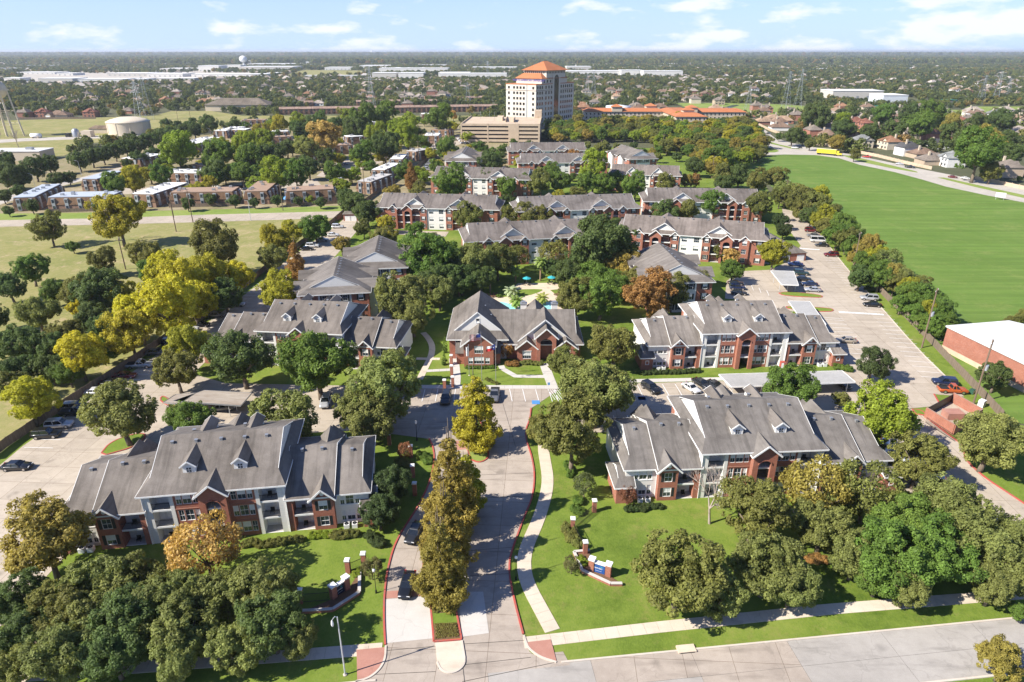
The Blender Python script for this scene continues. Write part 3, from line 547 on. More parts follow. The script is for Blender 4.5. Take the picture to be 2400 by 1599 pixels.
def dutch(root, x0, x1, y0, y1, ze, p, s=1.25, hs=1.2, l=True, r=True, color=None, name='roof', wallmat='siding', lopen=True, ropen=True, mat='shingle', trim='trim'):
    """roof with its ridge along x: a short hip skirt below a gable at each end flagged l / r, plain gable otherwise"""
    yc = (y0+y1)/2; zr = ze + p*(yc-y0); a = hs/p; mb = MB(); gw = MB()
    sl = s if l else 0; sr = s if r else 0
    for sg in (0, 1):
        Y = (lambda d: y0+d) if sg == 0 else (lambda d: y1-d)
        pts = [(x0,Y(0),ze),(x1,Y(0),ze)] + ([(x1-sr,Y(a),ze+hs)] if r else []) + [(x1-sr,yc,zr),(x0+sl,yc,zr)] + ([(x0+sl,Y(a),ze+hs)] if l else [])
        mb.poly(*(pts if sg == 0 else pts[::-1]))
    if l: mb.quad((x0,y1,ze),(x0,y0,ze),(x0+s,y0+a,ze+hs),(x0+s,y1-a,ze+hs))
    if r: mb.quad((x1,y0,ze),(x1,y1,ze),(x1-s,y1-a,ze+hs),(x1-s,y0+a,ze+hs))
    mb.quad((x0,y0,ze-.02),(x0,y1,ze-.02),(x1,y1,ze-.02),(x1,y0,ze-.02))
    o = mb.build(name, mat, root, color=color)
    for f, x, sg in ((l, x0+sl, 1), (r, x1-sr, -1)):
        X = x + sg*.12
        zb = ze+hs-.3 if f else ze
        aa = (a if f else 0) + .15
        MB().quad((X,y0+aa,zb),(X,yc,zr-.06),(X,y1-aa,zb)).build('gable_wall', wallmat, o)
    t = MB()
    for Y in (y0, y1): t.bar((x0,Y,ze-.12),(x1,Y,ze-.12),.1,.24)
    for f, x, X in ((l, x0, x0+sl), (r, x1, x1-sr)):
        if f: t.bar((x,y0,ze-.12),(x,y1,ze-.12),.1,.24)
        b = a if f else 0; zb = ze+hs if f else ze
        t.bar((X,y0+b,zb-.04),(X,yc,zr-.04),.06,.13); t.bar((X,y1-b,zb-.04),(X,yc,zr-.04),.06,.13)
    t.build('fascia', trim, o); return o
def balcony(root, x0, x1, y0, y1, z, rail=True, posts=None):
    o = MB().box(x0, x1, y0, y1, z-.3, z).build('balcony', 'trim', root)
    MB().sheet([(x0,y0+.1),(x1,y0+.1),(x1,y1),(x0,y1)], z+.012).build('balcony_floor', 'balcony_floor', o)
    if rail:
        r = MB().box(x0, x1, y0+.06, y0+.1, z+.98, z+1.04).box(x0, x1, y0+.06, y0+.1, z+.08, z+.12); n = int((x1-x0)/.13)
        for i in range(n+1): xx = x0+(x1-x0)*i/n; r.box(xx-.008, xx+.008, y0+.072, y0+.088, z+.1, z+1.0)
        r.build('railing', 'iron', o)
    return o
def patio_set(root, x, y, z):
    m = MB()
    m.box(x-.3,x+.3,y-.05,y+.5,z+.38,z+.44).box(x-.3,x+.3,y+.45,y+.5,z+.44,z+.9)
    for a in (-.27,.27):
        for b in (0,.45): m.box(x+a-.02,x+a+.02,y+b-.02,y+b+.02,z,z+.38)
    return m.build('patio_chair', 'iron', root)
def arch_wall(mb, x0, x1, y, z0, ztop, ow, zs, n=10, back=None):
    """wall with a round-arched opening of half-width ow springing at zs"""
    xc = (x0+x1)/2
    mb.quad((x0,y,z0),(xc-ow,y,z0),(xc-ow,y,ztop),(x0,y,ztop)).quad((xc+ow,y,z0),(x1,y,z0),(x1,y,ztop),(xc+ow,y,ztop))
    pr = None
    for i in range(n+1):
        a = PI*i/n; p = (xc-ow*math.cos(a), zs+ow*.75*math.sin(a))
        if pr:
            mb.quad((pr[0],y,pr[1]),(p[0],y,p[1]),(p[0],y,ztop),(pr[0],y,ztop)); mb.quad((pr[0],y,pr[1]),(pr[0],y+.45,pr[1]),(p[0],y+.45,p[1]),(p[0],y,p[1]))
        pr = p
    for s in (-1, 1): mb.quad((xc+s*ow,y,z0),(xc+s*ow,y,zs),(xc+s*ow,y+.45,zs),(xc+s*ow,y+.45,z0))
    if back is not None: mb.quad((x0,y,z0),(x0,y,ztop),(x0,back,ztop),(x0,back,z0)).quad((x1,y,z0),(x1,back,z0),(x1,back,ztop),(x1,y,ztop))
    return mb
def stairwell(root, x0, x1, y0, y1, ztop, levels=(2.9, 5.8)):
    m = MB().quad((x0,y0,0),(x0,y0,ztop),(x0,y1,ztop),(x0,y1,0)).quad((x1,y0,0),(x1,y1,0),(x1,y1,ztop),(x1,y0,ztop)).quad((x0,y1,0),(x1,y1,0),(x1,y1,ztop),(x0,y1,ztop)).quad((x0,y0,ztop),(x1,y0,ztop),(x1,y1,ztop),(x0,y1,ztop))
    o = m.build('stairwell', 'siding_tan', root)
    for z in levels: MB().box(x0, x1, y0, y0+1.6, z-.28, z).build('landing', 'trim', o)
    s = MB()
    for k, z in enumerate((0,) + tuple(levels[:-1])):
        for i in range(12): s.box(x0+.05+(k%2)*(x1-x0)/2, x0+(x1-x0)/2-.05+(k%2)*(x1-x0)/2, y0+1.6+i*.26, y0+1.9+i*.26, z+.12+i*.23, z+.2+i*.23)
    s.build('stairs', 'metal_grey', o)
    if levels:
        r = MB()
        for z in levels: r.box(x0,x1,y0+.12,y0+.16,z+.95,z+1.02); [r.box(x0+(x1-x0)*i/14-.01,x0+(x1-x0)*i/14+.01,y0+.13,y0+.15,z,z+.95) for i in range(15)]
        r.build('railing', 'iron', o)
    return o
def roof_vents(roof, pts):
    if 'vent' not in WC: WC['vent'] = MB().box(-.2,.2,-.2,.2,-.15,.3).box(-.25,.25,-.25,.25,.3,.36).mesh('vent','metal_grey')
    for p in pts: obj('vent', WC['vent'], roof, p)
def dormer(root, x, y, z, w, h, yb, back=False, yc=9.0):
    """little gabled dormer; back=True turns it round the ridge line yc"""
    d = MB(); hw = w/2
    d.quad((-hw,0,0),(hw,0,0),(hw,0,h),(0,0,h+.62),(-hw,0,h)); d.quad((-hw,0,0),(-hw,0,h),(-hw,yb,h),(-hw,yb,0)); d.quad((hw,0,0),(hw,yb,0),(hw,yb,h),(hw,0,h))
    o = d.build('dormer', 'siding', root, loc=(x, 2*yc-y if back else y, z))
    if back: o.rotation_euler = (0, 0, PI)
    cross_gable(o, 0, hw+.25, -.3, yb+1.6, h-.12, h+.78, name='dormer_roof', rake=False)
    t = MB().bar((-hw-.25,-.32,h-.22),(0,-.32,h+.68),.08,.2).bar((hw+.25,-.32,h-.22),(0,-.32,h+.68),.08,.2); t.build('rake_board','trim',o)
    f = MB(); f.box(-.42,.42,-.06,.0,.22,1.1); obj('window_frame', f.mesh('window_frame','trim'), o)
    g = MB()
    for a in (-.34,.03):
        for b in (.28,.69): g.quad((a,-.066,b),(a+.31,-.066,b),(a+.31,-.066,b+.35),(a,-.066,b+.35))
    g.build('pane','glass',o); return o
ACM = None
def ac_unit(root, x, y, z=0):
    if 'ac' not in WC:
        WC['ac'] = MB().box(-.4,.4,-.4,.4,0,.75).mesh('ac_unit','white_paint'); WC['acf'] = MB().lathe([(.33,.755),(.33,.79),(.3,.79),(.05,.79)],12).mesh('fan_grille','iron')
    o = obj('ac_unit', WC['ac'], root, (x,y,z)); obj('fan_grille', WC['acf'], o); return o
FLZ = (0.0, 2.9, 5.8)

# ------------------------------------------------------------------ three-storey block with wings (front rows)
def block_a():
    root = thing('apartment_building', 'x', 'building')
    RC = (1, 1, 1)
    core = MB()
    for s in (-1, 1):
        a, b = sorted((s*1.75, s*9.3)); core.box(a, b, 1.8, 16.2, 0, 8.68)
    core.box(-1.75, 1.75, 6.2, 16.2, 0, 8.68); core.build('wall', 'siding', root)
    MB().box(-9.3, 9.3, 16.2, 18.0, 0, 8.68).build('rear_wall', 'brick', root)
    for s in (-1, 1):
        xs = lambda a, b: sorted((s*a, s*b))
        # brick bay with triple windows on three floors
        a, b = xs(1.9, 5.6); xc = s*3.75; wins = []
        for z in FLZ: wins += [(xc, z+.75, 1.1, 1.75), (xc-1.12, z+.75, .68, 1.75), (xc+1.12, z+.75, .68, 1.75)]
        wbay(root, 'brick_bay', 'brick', a, b, 0, 0, 8.66, wins, 1.8)
        for q in (2.75, 5.65):
            MB().box(a+.02, b-.02, -.06, .05, q, q+.14).build('brick_band', 'brick', root)
        p = MB(); a, b = xs(5.6, 6.15); p.box(a, b, -.05, 1.8, 0, 8.66); p.build('pier', 'siding', root)
        a, b = xs(8.7, 9.62); MB().box(a, b, 0, 1.8, 0, 8.66).build('pier', 'siding', root)
        MB().box(*xs(9.55, 9.75), -.08, .06, 0, 8.6).build('corner_board', 'trim', root)
        a, b = xs(6.15, 8.7)
        for k, z in enumerate(FLZ):
            balcony(root, a, b, 0.02, 1.8, z+.06 if k == 0 else z, k > 0)
            window(root, s*6.9, 1.78, z+.35, 1.2, 1.8, blind=True); 
            o = MB().box(*xs(7.95, 8.6), 1.74, 1.79, z+.05, z+2.1).build('balcony_door', 'trim', root)
            if RN.random() < .6: patio_set(root, s*7.4, .7, z+.07)
        # wing
        wc = MB().box(*xs(9.3, 16.5), 1.8, 16.6, 0, 5.9).box(*xs(16.5, 21.5), 1.1, 16.0, 0, 5.62); wc.build('wing_wall', 'siding', root)
        MB().box(*xs(9.62, 10.6), 0, 1.8, 0, 5.85).build('brick_pier', 'brick', root)
        a, b = xs(10.6, 13.4)
        for k, z in enumerate(FLZ[:2]):
            balcony(root, a, b, 0.02, 1.8, z+.06 if k == 0 else z, k > 0); window(root, s*11.6, 1.78, z+.35, 1.3, 1.8, blind=True)
            MB().box(*xs(12.55, 13.25), 1.74, 1.79, z+.05, z+2.1).build('balcony_door', 'trim', root)
            patio_set(root, s*11.9, .6, z+.07)
        a, b = xs(13.4, 16.5); xc = s*14.95
        wbay(root, 'brick_gable_bay', 'brick', a, b, -.3, 0, 5.9, [(xc, .8, 1.2, 1.6), (xc, 3.6, 1.2, 1.6)], 1.8, True)
        g = gable_tri(MB(), xc, 1.55, -.3, 5.9, 7.35).build('brick_gable', 'brick', root)
        v = MB(); v.lathe([(.0,0),(.3,0),(.3,.08),(.0,.08)], 14); vo = v.build('round_vent', 'trim', g); vo.location = (xc, -.3, 6.45); vo.rotation_euler = (PI/2, 0, 0)
        a, b = xs(16.5, 21.5); xc = s*18.7; wins = []
        for z in FLZ[:2]: wins += [(xc, z+.55, 1.1, 1.75), (xc-1.1, z+.55, .55, 1.75), (xc+1.1, z+.55, .55, 1.75)]
        wbay(root, 'siding_bay', 'siding', a, b, .8, 0, 5.62, wins, 1.2)
        for z in FLZ[:2]: MB().box(xc-1.55, xc+1.55, .74, .82, z+.36, z+.48).build('window_apron', 'trim', root)
        pv = MB().box(*xs(20.6, 23.2), -.6, 6.0, 0, 3.2); pv.build('porch_wall', 'brick', root)
        window(root, s*21.9, -.62, 1.5, .6, .8, lite=True)
        dutch(root, *xs(20.2, 23.6), -1.0, 6.4, 3.25, .5, .85, .8, s < 0, s > 0, RC, 'porch_roof')
        ac_unit(root, s*18.0, -.3); ac_unit(root, s*19.2, -.3)
    # entrance bay
    e = arch_wall(MB(), -1.9, 1.9, -1.0, 0, 8.4, 1.0, 6.6, 10, 1.8)
    e.quad((-1.9,-1.0,8.4),(1.9,-1.0,8.4),(0,-1.0,10.05)); e.build('entrance_bay', 'brick', root)
    at = MB(); pr = None
    for i in range(11):
        q = PI*i/10; p = (-1.0*math.cos(q)*1.06, -1.06, 6.6+.8*math.sin(q)); 
        if pr: at.bar(pr, p, .14, .14)
        pr = p
    at.build('arch_trim', 'brick', root)
    stairwell(root, -1.7, 1.7, -.6, 6.15, 7.6)
    # roofs
    r = dutch(root, -10.2, 10.2, -.6, 18.6, 8.7, .43, 1.3, 1.2, True, True, RC)
    roof_vents(r, [(x, 7.6, 8.7+.43*8.2) for x in (-7,-3.6,0,3.4,6.6)] + [(-5.2,12,8.7+.43*6.6),(2.2,13,8.7+.43*6.2)])
    for s in (-1, 1):
        a, b = sorted((s*9.5, s*16.75))
        w = dutch(root, a, b, -.35, 17.0, 5.92, .43, l=False, r=False, color=(.97,.97,.97), name='wing_roof'); roof_vents(w, [(s*11.5, 7.4, 9.35), (s*14.5, 7.4, 9.35)])
        a, b = sorted((s*16.5, s*22.0))
        w = dutch(root, a, b, .3, 16.5, 5.64, .43, 1.3, 1.1, s < 0, s > 0, (1.03,1.03,1.03), 'wing_roof'); roof_vents(w, [(s*19, 7.4, 8.75)])
        cross_gable(root, s*14.95, 2.0, -.85, 5.2, 5.62, 7.55); cg = cross_gable(root, s*14.95, 2.0, 12.0, 17.9, 5.62, 7.55)
        cross_gable(root, s*14.95, 1.9, 9.5, 15.2, 7.0, 9.0, name='rear_gable_roof', rake=False)
        dormer(root, s*3.55, 2.6, 9.9, 1.8, 1.45, 3.9); dormer(root, s*3.55, 2.6, 9.9, 1.8, 1.45, 3.9, True)
    cross_gable(root, 0, 2.35, -1.5, 5.0, 8.35, 10.3); cross_gable(root, 0, 2.35, 13.0, 19.5, 8.35, 10.3)
    for x in (-9.75, 9.75, -16.55, 16.55): MB().tube((x,-.12 if abs(x) < 10 else .68,0),(x,-.12 if abs(x) < 10 else .68,8.5 if abs(x) < 10 else 5.6),.05,n=6).build('downspout','trim',root)
    return snapshot(root)
SA = block_a()
def frontline(a, b, zc=8.7): return math.atan2(b[1]-a[1], b[0]-a[0])
def at_front(c, rz, off=0.6): return (c[0]-math.sin(rz)*off, c[1]+math.cos(rz)*off)
A_SPOTS = [((-42.7,78.1), math.radians(8.2), 'three-storey brick block with grey gabled roof behind the golden sycamore by the sign'),
           ((39.6,88.25), math.radians(3.8), 'three-storey brick block with two dormers beside the curved sidewalk and its lawn'),
           ((52.2,135.95), math.radians(2.7), 'three-storey brick block with two dormers facing the pale metal carport'),
           ((-47.6,136.2), math.radians(-6.0), 'three-storey block with two dormers half hidden by big oaks beside the clubhouse')]
for i, (c, rz, lab) in enumerate(A_SPOTS): place(SA, i == 0, at_front(c, rz), rz, lab, 'brick blocks with dormers')

# ------------------------------------------------------------------ long three-storey block (rear rows)
def block_b():
    root = thing('long_apartment_building', 'x', 'building'); RC = (.97, .95, .97)
    MB().box(-24.6, 24.6, 1.6, 17.4, 0, 8.68).build('wall', 'brick', root)
    for s in (-1, 1):
        xs = lambda a, b: sorted((s*a, s*b))
        wbay(root, 'brick_bay', 'brick', *xs(19.0, 24.6), 0, 0, 8.66, [(s*22.2, z+.9, 1.2, 1.5) for z in FLZ], 1.6, True)
        wbay(root, 'brick_gable_bay', 'brick', *xs(15.9, 19.0), -.6, 0, 8.4, [(s*17.45, z+.9, 1.4, 1.5) for z in FLZ], 1.6)
        gable_tri(MB(), s*17.45, 1.55, -.6, 8.4, 9.6).build('brick_gable', 'brick', root); cross_gable(root, s*17.45, 1.95, -1.0, 4.5, 8.25, 9.95, color=RC)
        a, b = xs(13.6, 15.9)
        for k, z in enumerate(FLZ): balcony(root, a, b, .02, 1.6, z+.06 if k == 0 else z, k > 0); window(root, s*14.75, 1.58, z+.3, 1.3, 1.9, blind=False)
        e = arch_wall(MB(), a if s > 0 else -13.6, 0, 0, 0, 0, 0, 0, 1) if False else MB()
        x0, x1 = xs(9.8, 13.6); arch_wall(e, x0, x1, -.8, 0, 8.3, 1.1, 6.6, 8, 1.6); e.quad((x0,-.8,8.3),(x1,-.8,8.3),((x0+x1)/2,-.8,9.75)); e.build('entrance_bay', 'brick', root)
        MB().quad((x0+.1,1.55,0),(x1-.1,1.55,0),(x1-.1,1.55,8.3),(x0+.1,1.55,8.3)).build('entrance_shade', 'joint_and_shade', root)  # dark sheet paints the shade at the back of the archway
        for z in FLZ[1:]: MB().box(x0+.5, x1-.5, -.5, 1.5, z-.3, z).build('landing', 'trim', root)
        cross_gable(root, s*11.7, 2.3, -1.2, 4.5, 8.2, 10.1, color=RC)
        a, b = xs(6.6, 9.8)
        for k, z in enumerate(FLZ): balcony(root, a, b, .02, 1.6, z+.06 if k == 0 else z, k > 0); window(root, s*8.2, 1.58, z+.3, 1.5, 1.9, blind=False)
        wbay(root, 'brick_gable_bay', 'brick', *xs(3.9, 6.6), -.4, 0, 8.4, [(s*5.25, z+.9, 1.1, 1.5) for z in FLZ], 1.6, True)
        gable_tri(MB(), s*5.25, 1.35, -.4, 8.4, 9.5).build('brick_gable', 'brick', root); cross_gable(root, s*5.25, 1.75, -.8, 4.5, 8.25, 9.8, color=RC)
        wbay(root, 'siding_bay', 'siding', *xs(0.0, 3.9), 0, 0, 8.66, [(s*2.0, z+.6, 1.7, 1.6) for z in FLZ], 1.6)
        # big pale pediment over the entrance
        p = gable_tri(MB(), s*9.0, 4.0, 1.4, 9.4, 11.75).build('pediment', 'siding', root)
        cross_gable(root, s*9.0, 4.7, 0.9, 9.4, 9.15, 12.25, color=RC)
        cross_gable(root, s*9.0, 4.7, 9.4, 17.6, 9.15, 12.25, color=RC, rake=False)
        # end wall
        for k in range(2):
            for z in FLZ: window(root, s*24.62, 5+k*7, z+.9, 1.2, 1.5, rz=s*PI/2, shutters=True)
        MB().box(*xs(24.55, 24.9), 7.2, 10.2, 0, 8.6).build('end_panel', 'siding', root)
    r = dutch(root, -25.6, 25.6, -.6, 18.0, 8.7, .44, 2.2, 1.5, True, True, RC)
    roof_vents(r, [(x, 7.9, 8.7+.44*8.5) for x in range(-20, 21, 5)])
    return snapshot(root)
SB = block_b()
B_SPOTS = [  # centre of the front eave, turn, label
    ((-30.3,263.2), -6.2, 'long brick block with white pediments facing the driveway court by the west fence'),
    ((26.8,260.8), 8.1, 'long brick block behind the palm court, with pale balconies at its middle'),
    ((9.5,217.0), 10.2, 'long grey-roofed block right behind the teal umbrellas and palms'),
    ((60.5,220.5), -16.0, 'long brick block whose end faces the small hipped garage and parked van')]
for i, (c, d, lab) in enumerate(B_SPOTS):
    rz = math.radians(d); place(SB, i == 0, at_front(c, rz), rz, lab, 'long brick apartment blocks')
def bfar(pa, pb, lab, flip=False):
    a = G(pa, 8.7); b = G(pb, 8.7); rz = math.atan2(b[1]-a[1], b[0]-a[0]); l = math.hypot(b[0]-a[0], b[1]-a[1]); s = max(.72, min(1.1, l/51.2))
    place(SB, False, at_front(((a[0]+b[0])/2, (a[1]+b[1])/2), rz), rz, lab, 'long brick apartment blocks', (s, min(1, s*1.05), 1))
bfar(vv(1478,463), vv(1762,467), 'long brick block with white pediments beside the tall trees near the east fence')
bfar(vv(984,407), vv(1222,414), 'long brick block with a red end wall next to the flat-roofed townhouses')
bfar(e3(1590,1150), e3(2235,1170), 'long grey-roofed block in front of the wooded strip, tree-screened')
bfar(e3(790,1055), e3(1600,1050), 'long block with tall brown-gold cypress in front of it')
bfar(e3(705,950), e3(1425,945), 'long grey-roofed block nearest the concrete parking garage')
def block_c():
    """shorter block met end on: local x runs along the ridge, its near end at x = 0"""
    root = thing('hip_roofed_building', 'x', 'building'); RC = (.97,.96,.96); w = 8.6
    MB().box(.6, 27.4, -w, w, 0, 8.66).build('wall', 'brick', root)
    for e, rz in ((.6, -PI/2), (27.4, PI/2)):
        sg = -1 if rz < 0 else 1
        MB().box(*sorted((e, e+sg*.12)), -4.2, 4.2, 0, 8.5).build('end_panel', 'siding', root)
        for z in FLZ:
            for y in (-6.6, -2.6, 0, 2.6, 6.6): window(root, e+sg*(.06 if abs(y) > 5 else .18), y, z+.85, 1.1, 1.55, rz=rz, shutters=True)
    for s in (-1, 1):
        for z in FLZ:
            for x in (4.2, 13, 16, 24): window(root, x, s*(w+.06), z+.85, 1.2, 1.55, rz=0 if s < 0 else PI)
        for x in (8.2, 20.2):
            y0, y1 = sorted((s*w, s*(w+1.6))); MB().box(x-2.6, x+2.6, y0, y1, 0, 8.5).build('side_bay', 'siding', root)
            m = MB(); ye = s*(w+2.2)
            m.slab([(x-3.2,ye,8.6),(x,ye,10.6),(x,0,10.6),(x-3.2,0,8.6)], .14).slab([(x,ye,10.6),(x+3.2,ye,8.6),(x+3.2,0,8.6),(x,0,10.6)], .14); g = m.build('gable_roof', 'shingle', root, color=RC)
            MB().quad((x-2.6,s*(w+1.62),8.4),(x+2.6,s*(w+1.62),8.4),(x,s*(w+1.62),10.2)).build('gable_wall', 'siding', g)
    r = dutch(root, 0, 28, -w-.7, w+.7, 8.7, .46, 2.6, 1.35, True, True, RC)
    roof_vents(r, [(x, -.9, 8.7+.46*8.2) for x in range(5, 26, 3)])
    return snapshot(root)
SCB = block_c(); NCB = 0
def bside(pa, lab, turn, l=1.0, z=8.7, wsc=1.0):
    global NCB
    a = G(pa, z); place(SCB, NCB == 0, (a[0], a[1], 0), math.radians(turn), lab, 'hip-roofed blocks seen end on', (l, wsc, 1)); NCB += 1
bside(vv(1568,650), 'hip-roofed block seen end on beside the row of parked cars and carport', 94, 1.0)
bside(vv(768,676), 'hip-roofed block seen end on right behind the western dormered block', 99, .8)
bside(c5(470,470), 'hip-roofed block stepping back behind the end-on block by the west lane', 97, .85)
bside(e3(1900,1020), 'grey-roofed block seen end on below the wooded strip', 104, 1.3)
bside(e3(300,1040), 'grey-roofed block seen end on near the garage and timber fence', 88, 1.3)

for o in list(COL.objects):                                   # no two roofs weather alike
    if o.parent is None and 'building' in o.name:
        f = RN.uniform(.88, 1.12); t_ = RN.uniform(.97, 1.03)
        for c in o.children:
            if 'roof' in c.name: c.color = (c.color[0]*f*t_, c.color[1]*f, c.color[2]*f/t_, 1)
# ================================================================== clubhouse
def clubhouse():
    root = thing('clubhouse', 'brick clubhouse with tall arched porch and steep grey gables behind the three flagpoles', 'building', (0, 136.8, 0))
    Y = lambda y: y - 136.8; RC = (1, 1, 1)
    MB().box(-14.5, -1.2, Y(141.2), Y(160.4), 0, 5.3).build('wall', 'siding', root)
    MB().box(-14.52, -13.2, Y(141.1), Y(141.4), 0, 5.2).build('brick_pier', 'brick', root)
    MB().box(-1.2, 15.9, Y(141.2), Y(158), 0, 3.9).build('wall', 'brick', root)
    xs = -7.5
    wbay(root, 'front_bay', 'brick', -10.9, -4.2, 0, 0, 5.6, [(xs, .75, 2.2, 1.7), (xs-1.9, .75, 1.0, 1.5), (xs+1.9, .75, 1.0, 1.5), (xs, 3.35, 1.9, 1.8)], Y(141.4))
    gable_tri(MB(), -7.55, 3.35, 0, 5.6, 8.25).build('brick_gable', 'brick', root)
    cross_gable(root, -7.55, 4.05, Y(136.2), Y(143.4), 5.3, 8.55, color=RC)
    for x0, x1 in ((-12.7, -10.9), (-4.2, -2.7)):
        MB().box(x0, x1, Y(138.2), Y(141.2), 0, 2.9).build('side_bay', 'brick', root)
        MB().slab([(x0-.25,Y(137.8),2.9),(x1+.1,Y(137.8),2.9),(x1+.1,Y(141.2),4.7),(x0-.25,Y(141.2),4.7)], .12).build('pent_roof', 'shingle', root, color=RC)
    # big left roof, ridge running back, pale gable above a skirt, hipped at the rear
    xl, xr, xc, y0, y1, yb, zr, ze = -15.1, -.7, -7.9, Y(140.4), Y(142.2), Y(161.0), 11.2, 5.2
    yk = yb - 3.6; m = MB(); zs = 6.7; f = (zs-ze)/(zr-ze); xa, xb = xl+(xc-xl)*f, xr+(xc-xr)*f
    m.poly((xl,y0,ze),(xa,y1,zs),(xc,y1,zr),(xc,yk,zr),(xl,yb,ze)); m.poly((xr,y0,ze),(xr,yb,ze),(xc,yk,zr),(xc,y1,zr),(xb,y1,zs)); m.poly((xl,yb,ze),(xc,yk,zr),(xr,yb,ze)); m.poly((xl,y0,ze),(xr,y0,ze),(xb,y1,zs),(xa,y1,zs))
    m.poly((xl,y0,ze-.03),(xl,yb,ze-.03),(xr,yb,ze-.03),(xr,y0,ze-.03)); r = m.build('roof', 'shingle', root, color=RC)
    MB().quad((xa+.1,y1+.2,zs-.2),(xb-.1,y1+.2,zs-.2),(xc,y1+.2,zr-.1)).build('gable_wall', 'siding', r)
    t = MB().bar((xa,y1,zs),(xc,y1,zr),.14,.2).bar((xb,y1,zs),(xc,y1,zr),.14,.2).bar((xl,y0,ze-.12),(xr,y0,ze-.12),.1,.24).bar((xl,y0,ze-.12),(xl,yb,ze-.12),.1,.24); t.build('fascia', 'trim', r)
    window(root, xc, y1+.17, 8.6, .7, 1.0, lite=True)
    # right block
    dutch(root, -6, 16.6, Y(140.6), Y(158.6), 3.9, .59, 1.6, 1.6, False, True, RC)
    cross_gable(root, 7.7, 6.9, Y(141.4), Y(150), 3.95, 9.75, color=RC)
    MB().quad((1.4,Y(142),3.95),(14.0,Y(142),3.95),(7.7,Y(142),9.5)).build('gable_wall', 'siding', root)
    for x0, x1, w in ((1.2, 5.6, 1), (10.1, 14.8, 1)):
        xm = (x0+x1)/2; wbay(root, 'brick_bay', 'brick', x0, x1, Y(139.5), 0, 3.6, [(xm, .8, 1.9, 1.7)], Y(141.3)); gable_tri(MB(), xm, (x1-x0)/2, Y(139.5), 3.6, 5.35).build('brick_gable', 'brick', root)
        cross_gable(root, xm, (x1-x0)/2+.45, Y(139.0), Y(145), 3.4, 5.65, color=RC)
        MB().box(xm-1.1, xm+1.1, Y(139.42), Y(139.55), 2.65, 2.8).build('lintel', 'trim', root)
    e = arch_wall(MB(), 5.6, 10.1, Y(139), 0, 6.3, 1.35, 4.9, 14, Y(142)); e.quad((5.6,Y(139),6.3),(10.1,Y(139),6.3),(7.85,Y(139),8.35)); e.build('entrance_arch', 'brick', root)
    MB().box(5.8, 9.9, Y(141.6), Y(141.9), 0, 6).build('porch_shade', 'joint_and_shade', root)  # dark panel paints the shade inside the porch
    for x in (6.75, 8.95): MB().box(x-.5, x+.5, Y(141.5), Y(141.62), 0, 2.6).build('glass_door', 'glass', root)
    MB().box(6.2, 9.5, Y(141.5), Y(141.62), 3.0, 4.6).build('transom_window', 'glass', root)
    cross_gable(root, 7.85, 2.75, Y(138.5), Y(145), 6.15, 8.7, color=RC)
    cross_gable(root, 5.8, 3.4, Y(150), Y(157), 6.2, 9.2, color=RC, rake=False)
    for x in (2.9, 10.6):
        c = MB().box(x-.75, x+.75, Y(155.8), Y(157.3), 0, 8.0).build('chimney', 'siding', root); MB().box(x-.85, x+.85, Y(155.7), Y(157.4), 8.0, 8.25).box(x-.5, x+.5, Y(156), Y(157), 8.25, 8.7).build('chimney_cap', 'metal_grey', c)
    roof_vents(r, [(-6.5, Y(150), 9.7), (-5.0, Y(147), 8.5)])
clubhouse()
def hipbox(root, x0, x1, y0, y1, ze, zr, over=.6, mat='shingle', color=None, name='roof', flat=0.0):
    """hip roof over a rectangle; flat>0 leaves a level deck of that share at the top"""
    x0 -= over; x1 += over; y0 -= over; y1 += over; h = min(x1-x0, y1-y0)/2*(1-flat); m = MB()
    a = [(x0,y0,ze),(x1,y0,ze),(x1,y1,ze),(x0,y1,ze)]; b = [(x0+h,y0+h,zr),(x1-h,y0+h,zr),(x1-h,y1-h,zr),(x0+h,y1-h,zr)]
    for i in range(4): m.quad(a[i], a[(i+1)%4], b[(i+1)%4], b[i])
    if flat: m.quad(*b)
    m.quad(*[(p[0],p[1],ze-.03) for p in a[::-1]]); return m.build(name, mat, root, color=color)
# small hipped brick garages and bin store by the lots
def pavilion(px, label, w=7, d=6, rz=0.0, h=2.9, color=(1,1,1)):
    x, y = G(px); r = thing('brick_garage', label, 'garage', (x, y, 0), rz); MB().box(-w/2, w/2, 0, d, 0, h).build('wall', 'brick', r); hipbox(r, -w/2, w/2, 0, d, h, h+min(w,d)*.24, .4, color=color)
    MB().box(-w/2+.6, -w/2+3.2, -.05, .02, 0, 2.2).build('garage_door', 'trim', r); MB().box(w/2-3.2, w/2-.6, -.05, .02, 0, 2.2).build('garage_door', 'trim', r); return r
pavilion(c5(320,178), 'small hipped brick store beside the west timber fence gate', 6, 6, .05)
pavilion(c6(935,425), 'small hipped brick garage beside the row of parked cars', 9, 26, 0.12)
# bin enclosure
EA, EB, EC = GP(c3, [(1494,175),(1642,268),(1785,182)]); ED = (EA[0]+EC[0]-EB[0], EA[1]+EC[1]-EB[1])
be = thing('bin_enclosure', 'open-topped red brick bin enclosure at the lot exit', 'enclosure')
for a, b in ((EA, EB), (EB, EC), (EC, ED)):
    MB().bar((*a, 1.1), (*b, 1.1), .3, 2.2).build('wall', 'brick', be)
MB().bar((*EA, 1.0), (*ED, 1.0), .08, 1.9).build('gate', 'iron', be)
struct('enclosure_floor', MB().sheet([EA, EB, EC, ED], 0.09), 'concrete'); mx_, my_ = (EA[0]+EC[0])/2, (EA[1]+EC[1])/2; MB().box(mx_-1.6, mx_+1.6, my_-1.1, my_+1.1, .1, 1.5).build('skip', 'paver', be)
